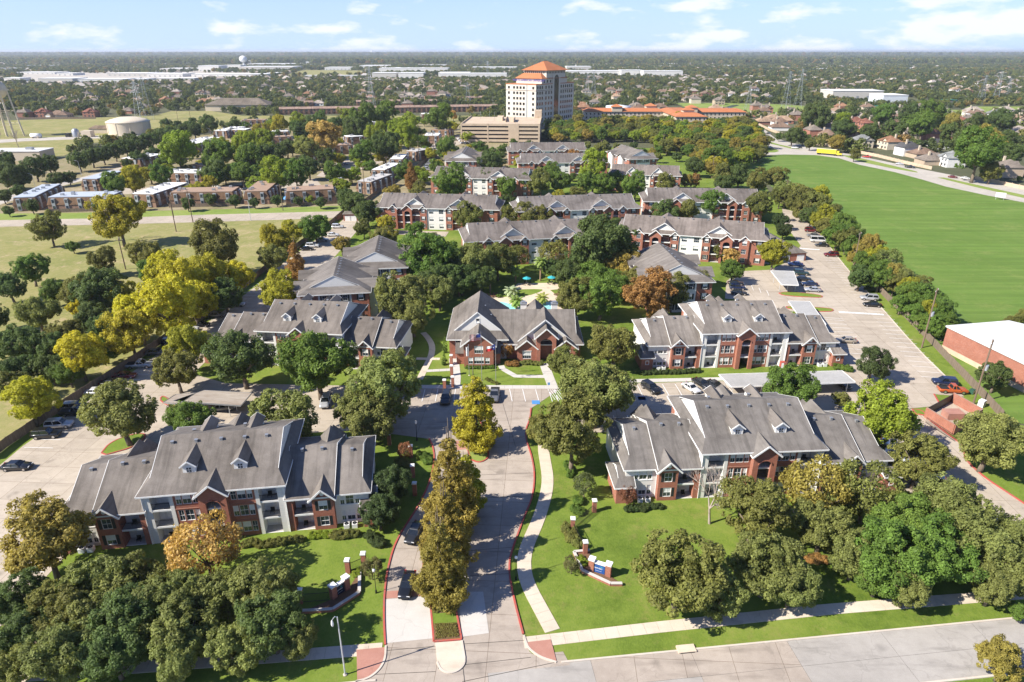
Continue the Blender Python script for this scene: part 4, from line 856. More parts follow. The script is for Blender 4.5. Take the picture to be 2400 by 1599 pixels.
# ================================================================== office tower
C0 = (21.4, 634.0); TZ = math.radians(52.3)
tw = thing('office_tower', 'white stepped office tower with orange tiled hip roofs and lettering', 'tower', (*C0, 0), TZ)
MB().box(0, 62, 0, 34, 0, 38.3).build('wall', 'tower_white', tw); MB().box(-.25, 62.25, -.25, 34.25, 38.3, 38.9).build('cornice', 'orange_roof', tw); MB().box(-.2, 62.2, -.2, 34.2, 33.2, 33.5).build('string_course', 'furniture_wood', tw)
MB().box(9, 50, .3, 29, 38.3, 43.2).build('upper_wall', 'tower_white', tw)
hipbox(tw, 9, 50, .3, 29, 43.2, 47.6, 1.0, 'orange_roof', name='lower_roof', flat=.62)
MB().box(16, 47, .1, 25, 43.0, 50.0).build('crown_wall', 'tower_white', tw); hipbox(tw, 16, 47, .1, 25, 50.0, 57.6, 2.2, 'orange_roof', name='roof')
MB().box(14.8, 48.2, -1.1, 26.2, 49.7, 50.0).build('eave', 'furniture_wood', tw)
gl = MB(); ow, xc, zs = 3.6, 32.0, 42.5; gl.quad((xc-ow,-.32,0),(xc+ow,-.32,0),(xc+ow,-.32,zs),(xc-ow,-.32,zs)); pr = None
for i in range(13):
    a = PI*i/12; p = (xc-ow*math.cos(a), -.32, zs+ow*math.sin(a))
    if pr: gl.quad((pr[0],-.32,zs),(p[0],-.32,zs),p,pr)
    pr = p
MB().box(xc-6.2, xc+6.2, -.3, .1, 0, 47).build('portal', 'tower_white', tw); gl.build('arched_glass', 'tower_glass', tw)
tmw = {}
def twin(parent, p, rz, w, h):
    k = (w, h)
    if k not in tmw: tmw[k] = (MB().box(-w/2-.2, w/2+.2, -.1, 0, -.2, h+.2).mesh('window', 'tower_white'), MB().quad((-w/2,-.11,0),(w/2,-.11,0),(w/2,-.11,h),(-w/2,-.11,h)).mesh('pane', 'tower_glass'))
    o = obj('window', tmw[k][0], parent, p, rz); obj('pane', tmw[k][1], o)
for r in range(8):
    z = 2.4 + r*4.6
    for y in (3.0, 13.5, 17.2, 20.9, 24.6, 30.6):
        if y == 3.0 or y > 0: twin(tw, (0, 34-y if False else y, z), -PI/2, 2.2, 2.2)
    for x in (2.6, 6.2, 9.8, 15.5, 20.2, 24.4, 40.2, 43.8, 47.4, 51, 54.6, 58.2): twin(tw, (x, 0, z), 0, 2.0, 2.6)
for i in range(10): twin(tw, (16, 3+i*2.3, 47.4), -PI/2, 1.2, 1.7)
for i in range(12): twin(tw, (17.5+i*2.5, .1, 47.4), 0, 1.3, 1.7)
for x in (13, 18, 23): twin(tw, (x, .3, 39.6), 0, 2, 2.4)
MB().box(-.12, .02, 9.6, 10.6, 0, 38).build('groove', 'metal_grey', tw)
def text(name, s, size, mat, parent, loc, rot, ext=.03, align='CENTER'):
    cu = bpy.data.curves.new(name, 'FONT'); cu.body = s; cu.size = size; cu.extrude = ext; cu.align_x = align; cu.resolution_u = 2
    o = bpy.data.objects.new(name, cu); COL.objects.link(o); dg = bpy.context.evaluated_depsgraph_get(); me = bpy.data.meshes.new_from_object(o.evaluated_get(dg)); bpy.data.objects.remove(o)
    me.materials.clear(); me.materials.append(MATS[mat]); t = obj(name, me, parent, loc); t.rotation_euler = rot; return t
text('lettering', 'NORTH AMERICAN UNIVERSITY', 2.5, 'purple_text', tw, (8.9, 15.0, 40.8), (PI/2, 0, -PI/2), .12)
# ================================================================== parking garage
gx0, gx1, gy0 = -40.5, 22.0, 541.0
gr = thing('parking_garage', 'tan concrete multi-storey parking garage in front of the office tower', 'garage', ((gx0+gx1)/2, gy0, 0), math.radians(-3.5)); hw = 31.0
MB().box(-hw+1, hw-1, 1.2, 69, 0, 12.9).build('deck_shade_core', 'joint_and_shade', gr); MB().box(-hw, hw, 0.6, 70, 12.9, 13.3).build('roof_deck', 'garage_concrete', gr)  # solid dark core: painted shade in place of open parking levels
for k in range(5):
    z = -.4 + k*2.95
    for a, b in ((-hw, -10.2), (-9.2, 6.4), (14.6, hw)): MB().box(a, b, 0, .6, z+1.25, z+2.95 if k < 4 else z+2.9).build('spandrel', 'garage_concrete', gr)
    MB().box(hw-.6, hw, .6, 70, z+1.25, z+2.9).build('spandrel', 'garage_concrete', gr); MB().box(-hw, -hw+.6, .6, 70, z+1.25, z+2.9).build('spandrel', 'garage_concrete', gr)
for a, b in ((6.4, 14.6), (-10.2, -9.2), (hw-1.4, hw), (-hw, -hw+1)): MB().box(a, b, -.12, .7, 0, 14.4).build('pier', 'garage_concrete', gr)
MB().box(hw-6, hw, 60, 70, 13, 19.5).build('stair_tower', 'garage_concrete', gr); MB().slab([(-6,34,13.4),(-1,34,13.4),(-1,52,16),(-6,52,16)], .6).box(-1,-.6,34,52,13,16).build('ramp', 'garage_concrete', gr)
MB().slab([(3,22,13.5),(9,22,13.5),(9,44,15.8),(3,44,15.8)], .4).box(9,9.4,22,44,13,16.2).box(2.6,3,22,44,13,16.2).build('ramp', 'garage_concrete', gr)
for i in range(9): MB().tube((-hw+4+i*6.5, 36+(i%3)*14, 13.3), (-hw+4+i*6.5, 36+(i%3)*14, 20), .09, n=5).build('lamp_pole', 'metal_grey', gr)
# ================================================================== hall with orange tile roofs
hl = thing('college_hall', 'long tan three-storey hall with orange tile roofs beyond the wood', 'building', (0, 0, 0))
def hallwing(x0, x1, y0, y1, h=11, flat=.5):
    MB().box(x0, x1, y0, y1, 0, h).build('wing', 'siding_tan', hl); hipbox(hl, x0, x1, y0, y1, h, h+2.6, 1.0, 'orange_roof', flat=flat)
    n = int((x1-x0)/4)
    for i in range(n):
        for z in (1.2, 4.6, 8.0): twin(hl, (x0+2+i*4, y0, z), 0, 1.3, 1.8)
hallwing(72, 150, 696, 714); hallwing(150, 178, 640, 720); hallwing(178, 230, 690, 712)
for x, y in ((104, 700), (140, 712), (165, 660), (176, 690)):
    MB().box(x-5, x+5, y-5, y+5, 11, 15.5).build('roof_lantern', 'siding_tan', hl); hipbox(hl, x-5, x+5, y-5, y+5, 15.5, 18, .9, 'orange_roof', name='lantern_roof')
MB().box(108, 132, 694.5, 696, 0, 3.6).build('porch', 'orange_roof', hl)
tk = thing('storage_tank', 'white round storage tank behind the orange-roofed hall', 'tank', (112, 742, 0)); MB().lathe([(13,0),(13,13),(0,14.5)], 28).build('shell', 'white_paint', tk, True)
# ================================================================== flat-roofed townhouse blocks
ROOFC = {'blue': (.42,.47,.55), 'white': (.80,.80,.78), 'brown': (.36,.25,.18), 'grey': (.5,.48,.46)}
def townblock(cr, pl, pr, depth_, col, k):
    a = G(cr(*pl)); b = G(cr(*pr)); w = math.hypot(b[0]-a[0], b[1]-a[1]); rz = math.atan2(b[1]-a[1], b[0]-a[0]); w = max(w, 9)
    desc = {'blue': 'shiny blue-grey', 'white': 'white', 'brown': 'brown gravel', 'grey': 'grey'}[col]
    where = ['along the tree-lined road', 'beside the estate parking', 'under the bright green trees', 'next to the timber fence'][k % 4]
    r = thing('townhouse_block', f'two-storey brown mansard townhouse block, {desc} flat roof, {where}', 'building', (*a, 0), rz, 'flat-roofed townhouse blocks')
    h1, h2, t = 2.7, 6.1, .9
    MB().box(0, w, 0, depth_, 0, h1).build('brick_wall', 'tan_brick', r)
    m = MB(); A = [(0,0),(w,0),(w,depth_),(0,depth_)]; B = [(t,t),(w-t,t),(w-t,depth_-t),(t,depth_-t)]; C = [(-.25,-.25),(w+.25,-.25),(w+.25,depth_+.25),(-.25,depth_+.25)]
    for i in range(4): j = (i+1)%4; m.quad((*C[i],h1),(*C[j],h1),(*B[j],h2),(*B[i],h2))
    m.quad(*[(*p,h1) for p in C[::-1]]); m.build('mansard', 'shingle', r, color=(1.05,.72,.50))
    rf = MB().box(t-.15, w-t+.15, t-.15, depth_-t+.15, h2-.2, h2+.12).build('flat_roof', 'paint_any', r, color=ROOFC[col])
    n = max(2, int(w/5.2))
    for i in range(n):
        x = w*(i+.5)/n
        MB().box(x-.75, x+.75, -.35, 1.2, .4, 5.5).build('window_bay', 'galvanised', r)
        for z in (.8, 3.6): MB().quad((x-.55,-.37,z),(x+.55,-.37,z),(x+.55,-.37,z+1.5),(x-.55,-.37,z+1.5)).build('pane', 'glass', r)
    nd_ = max(1, int(depth_/6))
    for i in range(nd_):
        y = depth_*(i+.5)/nd_
        MB().box(w-1.2, w+.35, y-.75, y+.75, .4, 5.5).build('window_bay', 'galvanised', r); MB().box(-.35, 1.2, y-.75, y+.75, .4, 5.5).build('window_bay', 'galvanised', r)
    for i in range(max(3, int(w*depth_/55))):
        ac = MB().box(-.7,.7,-.5,.5,.12,1.0); o = ac.build('rooftop_unit', 'metal_grey', r, loc=(RN.uniform(2, w-2), RN.uniform(2.0, depth_-2.0), h2))
TB = [(e1,(130,1480),(345,1470),34,'blue'),(e1,(430,1475),(1000,1465),13,'blue'),(e1,(1160,1440),(1370,1445),30,'white'),(e1,(1495,1430),(2060,1420),13,'brown'),(e1,(2140,1420),(2360,1415),28,'brown'),(e1,(725,1300),(880,1300),26,'blue'),(e1,(1440,1240),(1770,1245),13,'white'),(e1,(1800,1180),(2000,1150),14,'brown'),(e1,(1240,1110),(1460,1060),14,'white'),(e1,(1760,960),(1960,900),16,'white'),(e1,(1990,840),(2170,800),12,'white'),
 (e2,(640,1420),(1080,1395),13,'brown'),(e2,(1255,1320),(1335,1325),25,'grey'),(e2,(1380,1210),(1510,1215),26,'white'),(e2,(1540,1110),(1640,1110),22,'white'),(e2,(1680,1030),(1780,1040),22,'grey'),(e2,(950,990),(1230,975),13,'brown'),(e2,(510,850),(670,845),12,'white'),(e2,(110,830),(300,830),13,'white'),(e2,(770,1045),(930,1050),14,'white'),(e2,(1180,900),(1330,890),12,'white'),(e2,(1390,760),(1600,750),12,'white'),(e2,(1840,885),(1980,885),18,'white'),(e2,(1900,830),(2060,835),14,'brown'),(e2,(250,740),(470,735),12,'brown'),(e2,(480,905),(700,895),12,'brown'),(e2,(1830,680),(2000,675),12,'white')]
for k, t in enumerate(TB): townblock(*t, k)
ob = thing('office_block', 'low tan office with white roof at the edge of the meadow', 'building', (*G(e1(60,1040)), 0), .05)
MB().box(-26, 22, 0, 16, 0, 6).build('wall', 'siding_tan', ob); MB().box(-26.3, 22.3, -.3, 16.3, 6, 6.5).build('roof', 'white_roof', ob); MB().box(10,14,6,9,6.5,8).build('rooftop_unit','metal_grey',ob)
# long brick terraces
def terrace(cr, a, b, n, lab, h=6.0):
    p = G(cr(*a)); q = G(cr(*b)); 
    for i in range(n):
        f0, f1 = i/n, (i+1)/n-.004; s = (p[0]+(q[0]-p[0])*f0, p[1]+(q[1]-p[1])*f0); e = (p[0]+(q[0]-p[0])*f1, p[1]+(q[1]-p[1])*f1); w = math.hypot(e[0]-s[0], e[1]-s[1])
        r = thing('terrace', lab, 'building', (*s, 0), math.atan2(e[1]-s[1], e[0]-s[0]), 'long brick terraces')
        MB().box(0, w, 0, 11, 0, h).build('wall', 'tan_brick', r); MB().quad((-.3,-.5,h),(w+.3,-.5,h),(w+.3,5.5,h+2),(-.3,5.5,h+2)).quad((-.3,11.5,h),(-.3,5.5,h+2),(w+.3,5.5,h+2),(w+.3,11.5,h)).build('roof', 'shingle', r, color=(1.7,1.35,1.2))
        for j in range(int(w/5.5)):
            x = 2.6+j*5.5; MB().box(x-.9, x+.9, -.3, 0, .2, 2.4).build('door', 'furniture_wood', r); MB().box(x-1.0, x+1.0, -.12, 0, 3.5, 5.2).build('window', 'glass', r)
            MB().box(x+2.5, x+2.9, -.9, 0, 0, h).build('party_wall', 'tan_brick', r)
terrace(e2, (580,632), (2240,606), 6, 'long two-storey brick terrace with pinkish roof along the meadow')
terrace(e2, (2240,606), (2490,603), 1, 'long two-storey brick terrace with pinkish roof along the meadow')
for a, b in (((800,560),(880,558)),((1255,555),(1640,548)),((1280,515),(1400,513)),((1740,550),(1960,545)),((1870,505),(1990,500)),((2130,520),(2400,512))): terrace(e2, a, b, 1, 'brick terrace behind the front terrace, half hidden by trees', 5)
# ================================================================== school with white roof, civic hall, warehouses, tanks
sc = thing('school_building', 'low brick school with flat white roof beyond the east fence', 'building', (0, 0, 0))
SP_ = GP(c6, [(1845,965),(2010,1030),(2320,1215)]); a, b = SP_[0], SP_[2]
d = Vector((b[0]-a[0], b[1]-a[1])).normalized(); nrm = Vector((-d.y, d.x))
q = [Vector(a), Vector(b)+d*25, Vector(b)+d*25+nrm*45, Vector(a)+nrm*17]
MB().prism([tuple(p) for p in q], 0, 5.8).build('wall', 'brick', sc); MB().prism([tuple(p) for p in [Vector(a)-nrm*.02-d*.02, Vector(b)+d*25-nrm*.02, Vector(b)+d*25-nrm*.06, Vector(a)-nrm*.06-d*.02]], 0, 1.2).build('plinth', 'garage_concrete', sc)
MB().prism([tuple(p) for p in [q[0]-d*.3-nrm*.3, q[1]-nrm*.3, q[2], q[3]-d*.3+nrm*.3]], 5.8, 6.15).build('roof', 'white_roof', sc)
def gbox(name, label, cat, cr, xl, y, xr, h, depth_, wall, roof, group=None, wc=None, rz=None, rc=None):
    a = G(cr(xl, y)); b = G(cr(xr, y)); w = b[0]-a[0]; r = thing(name, label, cat, (*a, 0), rz or 0, group)
    MB().box(0, w, 0, depth_, 0, h).build('wall', 'wall_any', r, color=wall); MB().box(-.5, w+.5, -.5, depth_+.5, h, h+.6).build('roof', 'paint_any', r, color=roof)
    n = max(2, min(10, int(w/14)))
    for i in range(n):
        x = w*(i+.5)/n; MB().box(x-1.8, x+1.8, -.15, .02, .2, min(4, h*.55)).build('dock_door', 'metal_grey', r)
    return r
WH = [(e1,340,352,640,9,60),(e1,640,350,1080,7,60),(e1,1090,342,1280,6,50),(e1,40,342,180,8,40),(e1,940,292,1290,7,90),(e1,1290,300,1600,8,80),(e1,1740,250,1920,18,80),(e1,1970,236,2110,16,60),(e1,1400,246,1740,7,120),(e1,140,276,480,5,80),(e1,500,288,640,6,60),(e1,-40,256,150,5,80),(e1,1350,332,1700,5,40),(e1,-120,300,30,6,40),
      (e2,-190,300,470,7,60),(e2,470,292,570,8,60),(e2,230,245,700,13,120),(e2,300,201,740,8,140),(e2,975,240,1205,9,90),(e2,1280,222,1540,9,140),(e2,1390,312,1600,13,60),(e2,1620,312,1840,13,60),(e2,1450,262,2050,13,80),(e2,1970,297,2240,10,70),(e2,800,302,960,4,30),(e2,1100,302,1290,4,30),(e2,1730,166,1890,8,200),(e2,790,182,1100,8,160),(e2,2050,182,2240,7,160),
      (e3,110,302,700,9,60),(e3,190,182,470,7,160),(e3,400,232,790,7,90),(e3,1225,240,1440,12,90),(e3,1225,282,1690,11,70),(e3,1700,284,1890,13,60),(e3,1895,290,2240,13,50),(e3,1690,124,1890,9,300),(e3,520,150,660,9,150),(e4,600,200,700,7,90),(e5,450,160,570,9,160),(e5,1580,165,1750,8,200),(e5,1220,240,1340,6,60),(e3,1480,182,1600,9,120),(e1,1550,130,1780,9,300),(e2,160,128,280,12,200)]
for k, (cr, xl, y, xr, h, dp) in enumerate(WH):
    g = (.74,.72,.68) if k % 4 else (.58,.55,.50)
    rf = (.78,.78,.76)
    if (cr, xl) == (e3, 520): rf = (.45,.13,.06)
    gbox('warehouse', ['wide white warehouse with flat pale roof in the far industrial park', 'grey-walled warehouse with white flat roof in the far industrial park'][k % 4 == 0] if rf[1] > .5 else 'pale far building with a red roof in front of the horizon woods', 'warehouse', cr, xl, y, xr, h, dp, g, rf, 'warehouses of the far industrial park')
gbox('civic_hall', 'long white flat-roofed hall behind the park trees', 'building', e5, 560, 492, 1000, 11, 45, (.55,.52,.47), (.80,.80,.79)); gbox('civic_hall', 'glazed white wing of the hall behind the park trees', 'building', e5, 1000, 530, 1215, 10, 40, (.62,.66,.70), (.80,.80,.79))
gbox('park_shelter', 'low green-roofed shelter in the park', 'shelter', e5, 970, 590, 1130, 4, 12, (.20,.19,.17), (.02,.13,.10)); gbox('park_shelter', 'small green-roofed shelter by the pale houses', 'shelter', e5, 1560, 540, 1650, 5, 14, (.2,.19,.17), (.02,.14,.11))
ch = thing('church_hall', 'low cream hall with grey hip roof behind the meadow trees', 'building', (*G(e1(1800,600)), 0), 0); MB().box(0, 75, 0, 30, 0, 7).build('wall', 'siding_tan', ch); hipbox(ch, 0, 75, 0, 30, 7, 14, 1.2, color=(1,.95,.85))
(tx0, ty0), (tx1, ty1) = G(e1(905,815)), G(e1(1267,805)); tr = 17.0; tk = thing('water_tank', 'squat round cream ground-level water tank with low domed roof', 'tank', ((tx0+tx1)/2, (ty0+ty1)/2+tr*.6, 0))
m = MB().lathe([(tr,0),(tr,10.2)], 40); m.build('shell', 'cream_metal', tk, True); MB().lathe([(tr+.4,10.2),(tr+.4,10.5),(tr*.8,12.2),(tr*.45,13.7),(.01,14.3)], 40).build('dome', 'cream_metal', tk, True)
for k in range(10): a = 2*PI*k/10+.2; MB().bar((math.cos(a)*(tr+.1), math.sin(a)*(tr+.1), 0), (math.cos(a)*(tr+.1), math.sin(a)*(tr+.1), 10.2), .5, .3).build('buttress', 'cream_metal', tk)
ps = thing('pump_house', 'small tan pump house beside the round water tank', 'building', (*G(e1(785,795)), 0)); MB().box(0, 18, 0, 8, 0, 4).build('wall', 'siding_tan', ps); hipbox(ps, 0, 18, 0, 8, 4, 6.4, .6, color=(1.2,1,.8))
wt = thing('water_tower', 'cream elevated water tower on splayed legs', 'water tower', (-426, 584, 0)); m = MB(); R0 = 9.2
m.lathe([(.9,0),(.9,27),(2.5,29)] + [(R0*math.cos(a), 37+R0*.86*math.sin(a)) for a in [(-70+i*12)*PI/180 for i in range(14)]] + [(.01, 45)], 28); m.build('bowl', 'cream_metal', wt, True)
for k in range(8): a = 2*PI*k/8+.2; MB().tube((math.cos(a)*13, math.sin(a)*13, 0), (math.cos(a)*9.0, math.sin(a)*9.0, 37), .5, .42, 8).build('leg', 'cream_metal', wt)
for z in (10, 20):
    ring = MB(); rr = 13-4*z/37
    for k in range(8): a = 2*PI*k/8+.2; b = a+PI/4; ring.tube((math.cos(a)*rr, math.sin(a)*rr, z), (math.cos(b)*rr, math.sin(b)*rr, z), .15, n=5)
    ring.build('brace_ring', 'cream_metal', wt)
MB().lathe([(R0+.7,36.2),(R0+.7,37.2),(R0-.2,37.2)], 28).build('walkway', 'cream_metal', wt)
def golf_tower(px, base, rr, label):
    x, y = G(base); t = thing('water_tower', label, 'water tower', (x, y, 0)); z = CAMH - y*(-ray(*px)[2]/ray(*px)[1])
    MB().lathe([(rr*.45,0),(rr*.28,z*.3),(rr*.25,z-rr*.9)], 16).build('pedestal', 'white_paint', t, True); MB().lathe([(.01 if k == 0 else rr*math.sin(a), z-rr*.85*math.cos(a)) for k, a in enumerate([i*PI/12 for i in range(13)])], 20).build('bowl', 'white_paint', t, True)
golf_tower(e1(2143,145), e1(2140,232), 15, 'white round-topped water tower above the far warehouses'); golf_tower(e2(1388,82), e2(1388,112), 22, 'tiny white water tower against the far horizon woods')
# ================================================================== suburban houses
def house_proto(kind):
    r = thing('house', 'x', 'house', group='houses'); w, d, h = ((15, 12, 3.0), (13, 11, 5.6), (17, 12, 3.0))[kind]
    MB().box(-w/2, w/2, 0, d, 0, h).build('wall', 'wall_any', r)
    if kind == 2:
        MB().box(-w/2, -w/2+6.5, -5, 0, 0, h).build('garage_wing', 'wall_any', r); cross_gable(r, -w/2+3.25, 3.8, -5.5, 5, h, h+2.6, name='wing_roof', rake=False)
        MB().box(-w/2+1, -w/2+5.5, -5.08, -5, 0, 2.2).build('garage_door', 'trim', r)
        gable_tri(MB(), -w/2+3.25, 3.25, -5, h, h+2.3).build('gable', 'wall_any', r)
    ro = hipbox(r, -w/2, w/2, 0, d, h, h+(3.6, 3.8, 4.0)[kind], .5)
    if kind == 1: cross_gable(r, 2.5, 3.4, -.5, 6, h, h+2.6, name='front_gable', rake=False); gable_tri(MB(), 2.5, 3.0, -.02, h, h+2.3).build('gable', 'wall_any', r)
    c = MB().box(w*.25-.5, w*.25+.5, d*.6, d*.6+1, h, h+5.2).build('chimney', 'siding_tan', ro)
    for x in (-w*.3, w*.05, w*.32):
        if kind == 2 and x < 0: continue
        MB().box(x-.8, x+.8, -.07, .02, .9, 2.3).build('window', 'glass', r)
        if kind == 1: MB().box(x-.7, x+.7, -.07, .02, 3.7, 5.0).build('window', 'glass', r)
    MB().box(-.5 if kind != 2 else 1, .5 if kind != 2 else 2, -.06, .03, 0, 2.1).build('door', 'furniture_wood', r)
    return snapshot(r)
HP = [house_proto(k) for k in range(3)]; HUSE = [0, 0, 0]
RCOL = {'grey': ((1.1,1.05,1.0), 'grey'), 'brown': ((1.15,.88,.72), 'brown'), 'red': ((1.35,.66,.52), 'red'), 'orange': ((1.6,1.0,.68), 'orange-tan'), 'slate': ((.45,.5,.58), 'dark slate'), 'tan': ((1.9,1.5,1.15), 'pale tan'), 'white': ((1.9,1.85,1.8), 'pale grey'), 'blue': ((1.2,1.4,1.55), 'blue-grey')}
WCOL = {'brick': (.36,.17,.12), 'cream': (.62,.54,.42), 'white': (.75,.74,.72), 'tan': (.48,.38,.28)}
def house(x, y, roof, wall, where, group, rz=None, kind=None, s=1.0):
    k = RN.randrange(3) if kind is None else kind; rc, rn = RCOL[roof]
    o = place(HP[k], HUSE[k] == 0, (x, y, 0), RN.choice((0, PI/2, PI, -PI/2)) + RN.uniform(-.15, .15) if rz is None else rz, f'{rn}-roofed house {where}', group, (s, s, s)); HUSE[k] += 1
    for c in o.children:
        if 'roof' in c.name: c.color = (*rc, 1)
        elif c.name.startswith(('wall', 'garage_w', 'gable', 'front')): c.color = (*(WCOL[wall] if 'front_g' not in c.name else rc), 1)
        if c.name.startswith('front_gable'): c.color = (*rc, 1)
HOUSES = []
for l in """e5 440 820 grey brick;e5 80 760 brown white;e5 580 835 brown cream;e5 740 880 orange tan;e5 840 925 blue cream;e5 990 930 orange cream;e5 1170 975 slate white;e5 1080 850 red cream;e5 1210 840 grey cream;e5 1390 850 orange brick;e5 1280 885 tan cream;e5 1430 915 slate white;e5 1290 995 brown tan;e5 1390 1050 grey tan;e5 1510 1080 blue white;e5 2170 1170 grey tan;e5 1690 740 red tan;e5 790 755 red brick;e5 720 710 red tan;e5 850 680 white white;e5 1060 720 brown cream;e5 1150 655 white white;e5 1810 640 white white;e5 1940 640 blue white;e5 2120 800 white cream;e5 2210 820 grey cream;e5 2200 680 brown tan;e5 1430 690 white white;e5 490 700 red white;e5 60 690 tan white
e4 1130 690 grey cream;e4 1260 670 red tan;e4 1430 710 tan brick;e4 1570 740 brown white;e4 1490 640 brown tan;e4 1080 480 brown white;e4 1270 470 white white;e4 1340 490 tan white;e4 1490 505 white white;e4 560 450 brown cream;e4 130 430 brown cream;e4 130 505 tan cream;e4 50 520 tan white;e4 1200 480 white white
e1 190 655 grey brick;e1 360 655 red brick;e1 490 655 brown tan;e1 620 655 brown tan;e1 780 655 red brick;e1 1160 615 grey brick;e1 1290 580 grey cream;e1 1385 560 tan cream;e1 1030 560 orange cream;e1 1200 415 grey cream;e1 990 425 grey cream;e1 740 480 grey cream;e1 650 570 grey brick;e1 560 365 slate white;e1 420 370 slate white;e1 300 365 slate white
e2 480 385 grey cream;e2 650 370 tan cream;e2 750 420 tan white;e2 830 500 grey cream;e2 1560 440 brown cream;e2 1530 480 white white;e2 1200 350 tan cream;e2 1880 415 tan cream;e2 2000 410 tan white;e2 1180 460 grey cream;e2 2150 365 tan cream;e2 680 440 grey cream;e2 560 420 grey cream;e2 1640 460 grey cream;e2 2030 470 grey white
e3 60 415 tan cream;e3 340 355 grey cream;e3 140 470 grey cream;e3 480 430 tan cream;e3 620 390 tan cream;e3 1350 400 white white;e3 1570 440 brown cream;e3 1640 490 tan white;e3 2050 460 brown cream""".replace('\n', ';').split(';'):
    HOUSES.append(l.split())
CR = dict(e1=e1, e2=e2, e3=e3, e4=e4, e5=e5)
WHERE = dict(e1='among the trees beyond the meadow fence', e2='among the trees behind the brick terraces', e3='among the trees around the office tower', e4='near the park and its pond', e5='beyond the tan wall of the divided road')
for cr, x, y, rf, wl in HOUSES:
    p = G(CR[cr](float(x), float(y))); house(p[0], p[1], rf, wl, WHERE[cr], 'houses ' + WHERE[cr])
HSP = [G(CR[h[0]](float(h[1]), float(h[2]))) for h in HOUSES]

def far_rows(x0, x1, y0, y1, rz, n, where, dx=24, dy=40):
    c = math.cos(rz); sn = math.sin(rz); k = 0; ys = y0
    cand = []
    while ys < y1:
        xs_ = x0
        while xs_ < x1: cand.append((xs_+RN.uniform(-4,4), ys+RN.uniform(-5,5))); xs_ += dx
        ys += dy
    RN.shuffle(cand)
    for x, y in cand:
        X, Y = x*c-y*sn*.0, y+x*sn
        if k >= n: break
        if abs(X) > .8*Y+40 or any((X-h[0])**2+(Y-h[1])**2 < 500 for h in HSP): continue
        HSP.append((X, Y)); house(X, Y, RN.choice(('grey','brown','brown','tan','tan','white','grey','grey','orange')), RN.choice(('cream','white','tan','brick')), where, 'houses ' + where, rz+RN.choice((0, PI)), None, 1.05); k += 1
far_rows(250, 900, 560, 900, -.10, 45, 'in the tree-filled suburb past the park')
far_rows(330, 1100, 1100, 1600, .05, 45, 'in the far suburb beyond the civic hall')
far_rows(-640, -120, 900, 1250, .04, 45, 'in the suburb between the terraces and warehouses')
far_rows(60, 330, 860, 1250, 0, 28, 'in the suburb right behind the office tower')
# ================================================================== trees
NR = np.random.default_rng(5)
def quads_mesh(name, P, mat, tint):
    n = len(P)//4; me = bpy.data.meshes.new(name); me.vertices.add(n*4); me.loops.add(n*4); me.polygons.add(n)
    me.vertices.foreach_set('co', P.astype(np.float32).ravel()); me.loops.foreach_set('vertex_index', np.arange(n*4, dtype=np.int32)); me.polygons.foreach_set('loop_start', np.arange(0, n*4, 4, dtype=np.int32))
    me.update(calc_edges=True); me.materials.append(MATS[mat])
    a = me.attributes.new('tint', 'FLOAT', 'FACE'); a.data.foreach_set('value', tint.astype(np.float32)); return me
def unit(v): return v/np.maximum(np.linalg.norm(v, axis=1, keepdims=True), 1e-6)
def leaves(name, lob, n, leaf, mat='leaf', up=.25, elong=1.35, lo=.62, ctr=None, thick=.5):
    lob = np.array(lob); w = lob[:,3]**2; k = NR.choice(len(lob), n, p=w/w.sum()); c = lob[k,:3]; r = lob[k,3:4]
    if ctr is None: ctr = np.array([0, 0, lob[:,2].mean()-.6])
    d = unit(NR.normal(size=(n,3))); out = unit(c-ctr); flip = ((d*out).sum(1) < -.25); d[flip] = -d[flip]
    pos = c + d*r*(NR.uniform(lo, 1.0, (n,1)) + np.abs(NR.normal(size=(n,1)))*.16); nrm = unit(d*.9 + NR.normal(size=(n,3))*thick + np.array([0,0,up]))
    t = unit(np.cross(nrm, NR.normal(size=(n,3)))); b = np.cross(nrm, t); s = leaf*NR.uniform(.55, 1.35, (n,1))
    P = np.stack([pos-t*s*elong, pos-b*s*.75, pos+t*s*elong, pos+b*s*.75], 1).reshape(-1,3)
    lv = NR.uniform(-.17, .17, len(lob)); tint = np.clip(.5 + lv[k] + NR.normal(size=n)*.15, .06, 1)
    return quads_mesh(name, P, mat, tint)
def dome(n, W, H, zb, rl, seed, top=1.0, flat=.75):
    g = np.random.default_rng(seed); L_ = []
    while len(L_) < n:
        p = g.normal(size=3); p /= np.linalg.norm(p); q = g.uniform(.45, 1.0)**.5
        x, y, z = p[0]*q*(W/2-rl*.8), p[1]*q*(W/2-rl*.8), p[2]*q*(H/2-rl*.6)
        if z < -H*.34: continue
        L_.append((x, y, zb+H/2+z, rl*g.uniform(.65, 1.3)))
    return L_
def tufts(lob, k, fr, seed):
    """break each lobe into smaller tufts sitting on its outer surface"""
    g = np.random.default_rng(seed); o = []
    for x, y, z, r in lob:
        for i in range(k):
            p = g.normal(size=3); p /= np.linalg.norm(p); p[2] = p[2]*.8+.12; q = g.uniform(.55, 1.05)
            o.append((x+p[0]*r*q, y+p[1]*r*q, z+p[2]*r*q, r*fr*g.uniform(.6, 1.35)))
    return o
def cone(n, W, H, zb, seed, pw=.8):
    g = np.random.default_rng(seed); L_ = []
    for i in range(n):
        f = (i+.5)/n; f = f**1.15; R_ = W/2*min(1, .42+f*3.0)*max(.05, (1-f)**pw)*g.uniform(.55, 1.0); a = i*2.4+g.uniform(-.6,.6); rl = W*.15*(1-.62*f)*g.uniform(.75, 1.25)
        L_.append((math.cos(a)*max(0, R_-rl*.6), math.sin(a)*max(0, R_-rl*.6), zb+f*H, rl))
    return L_
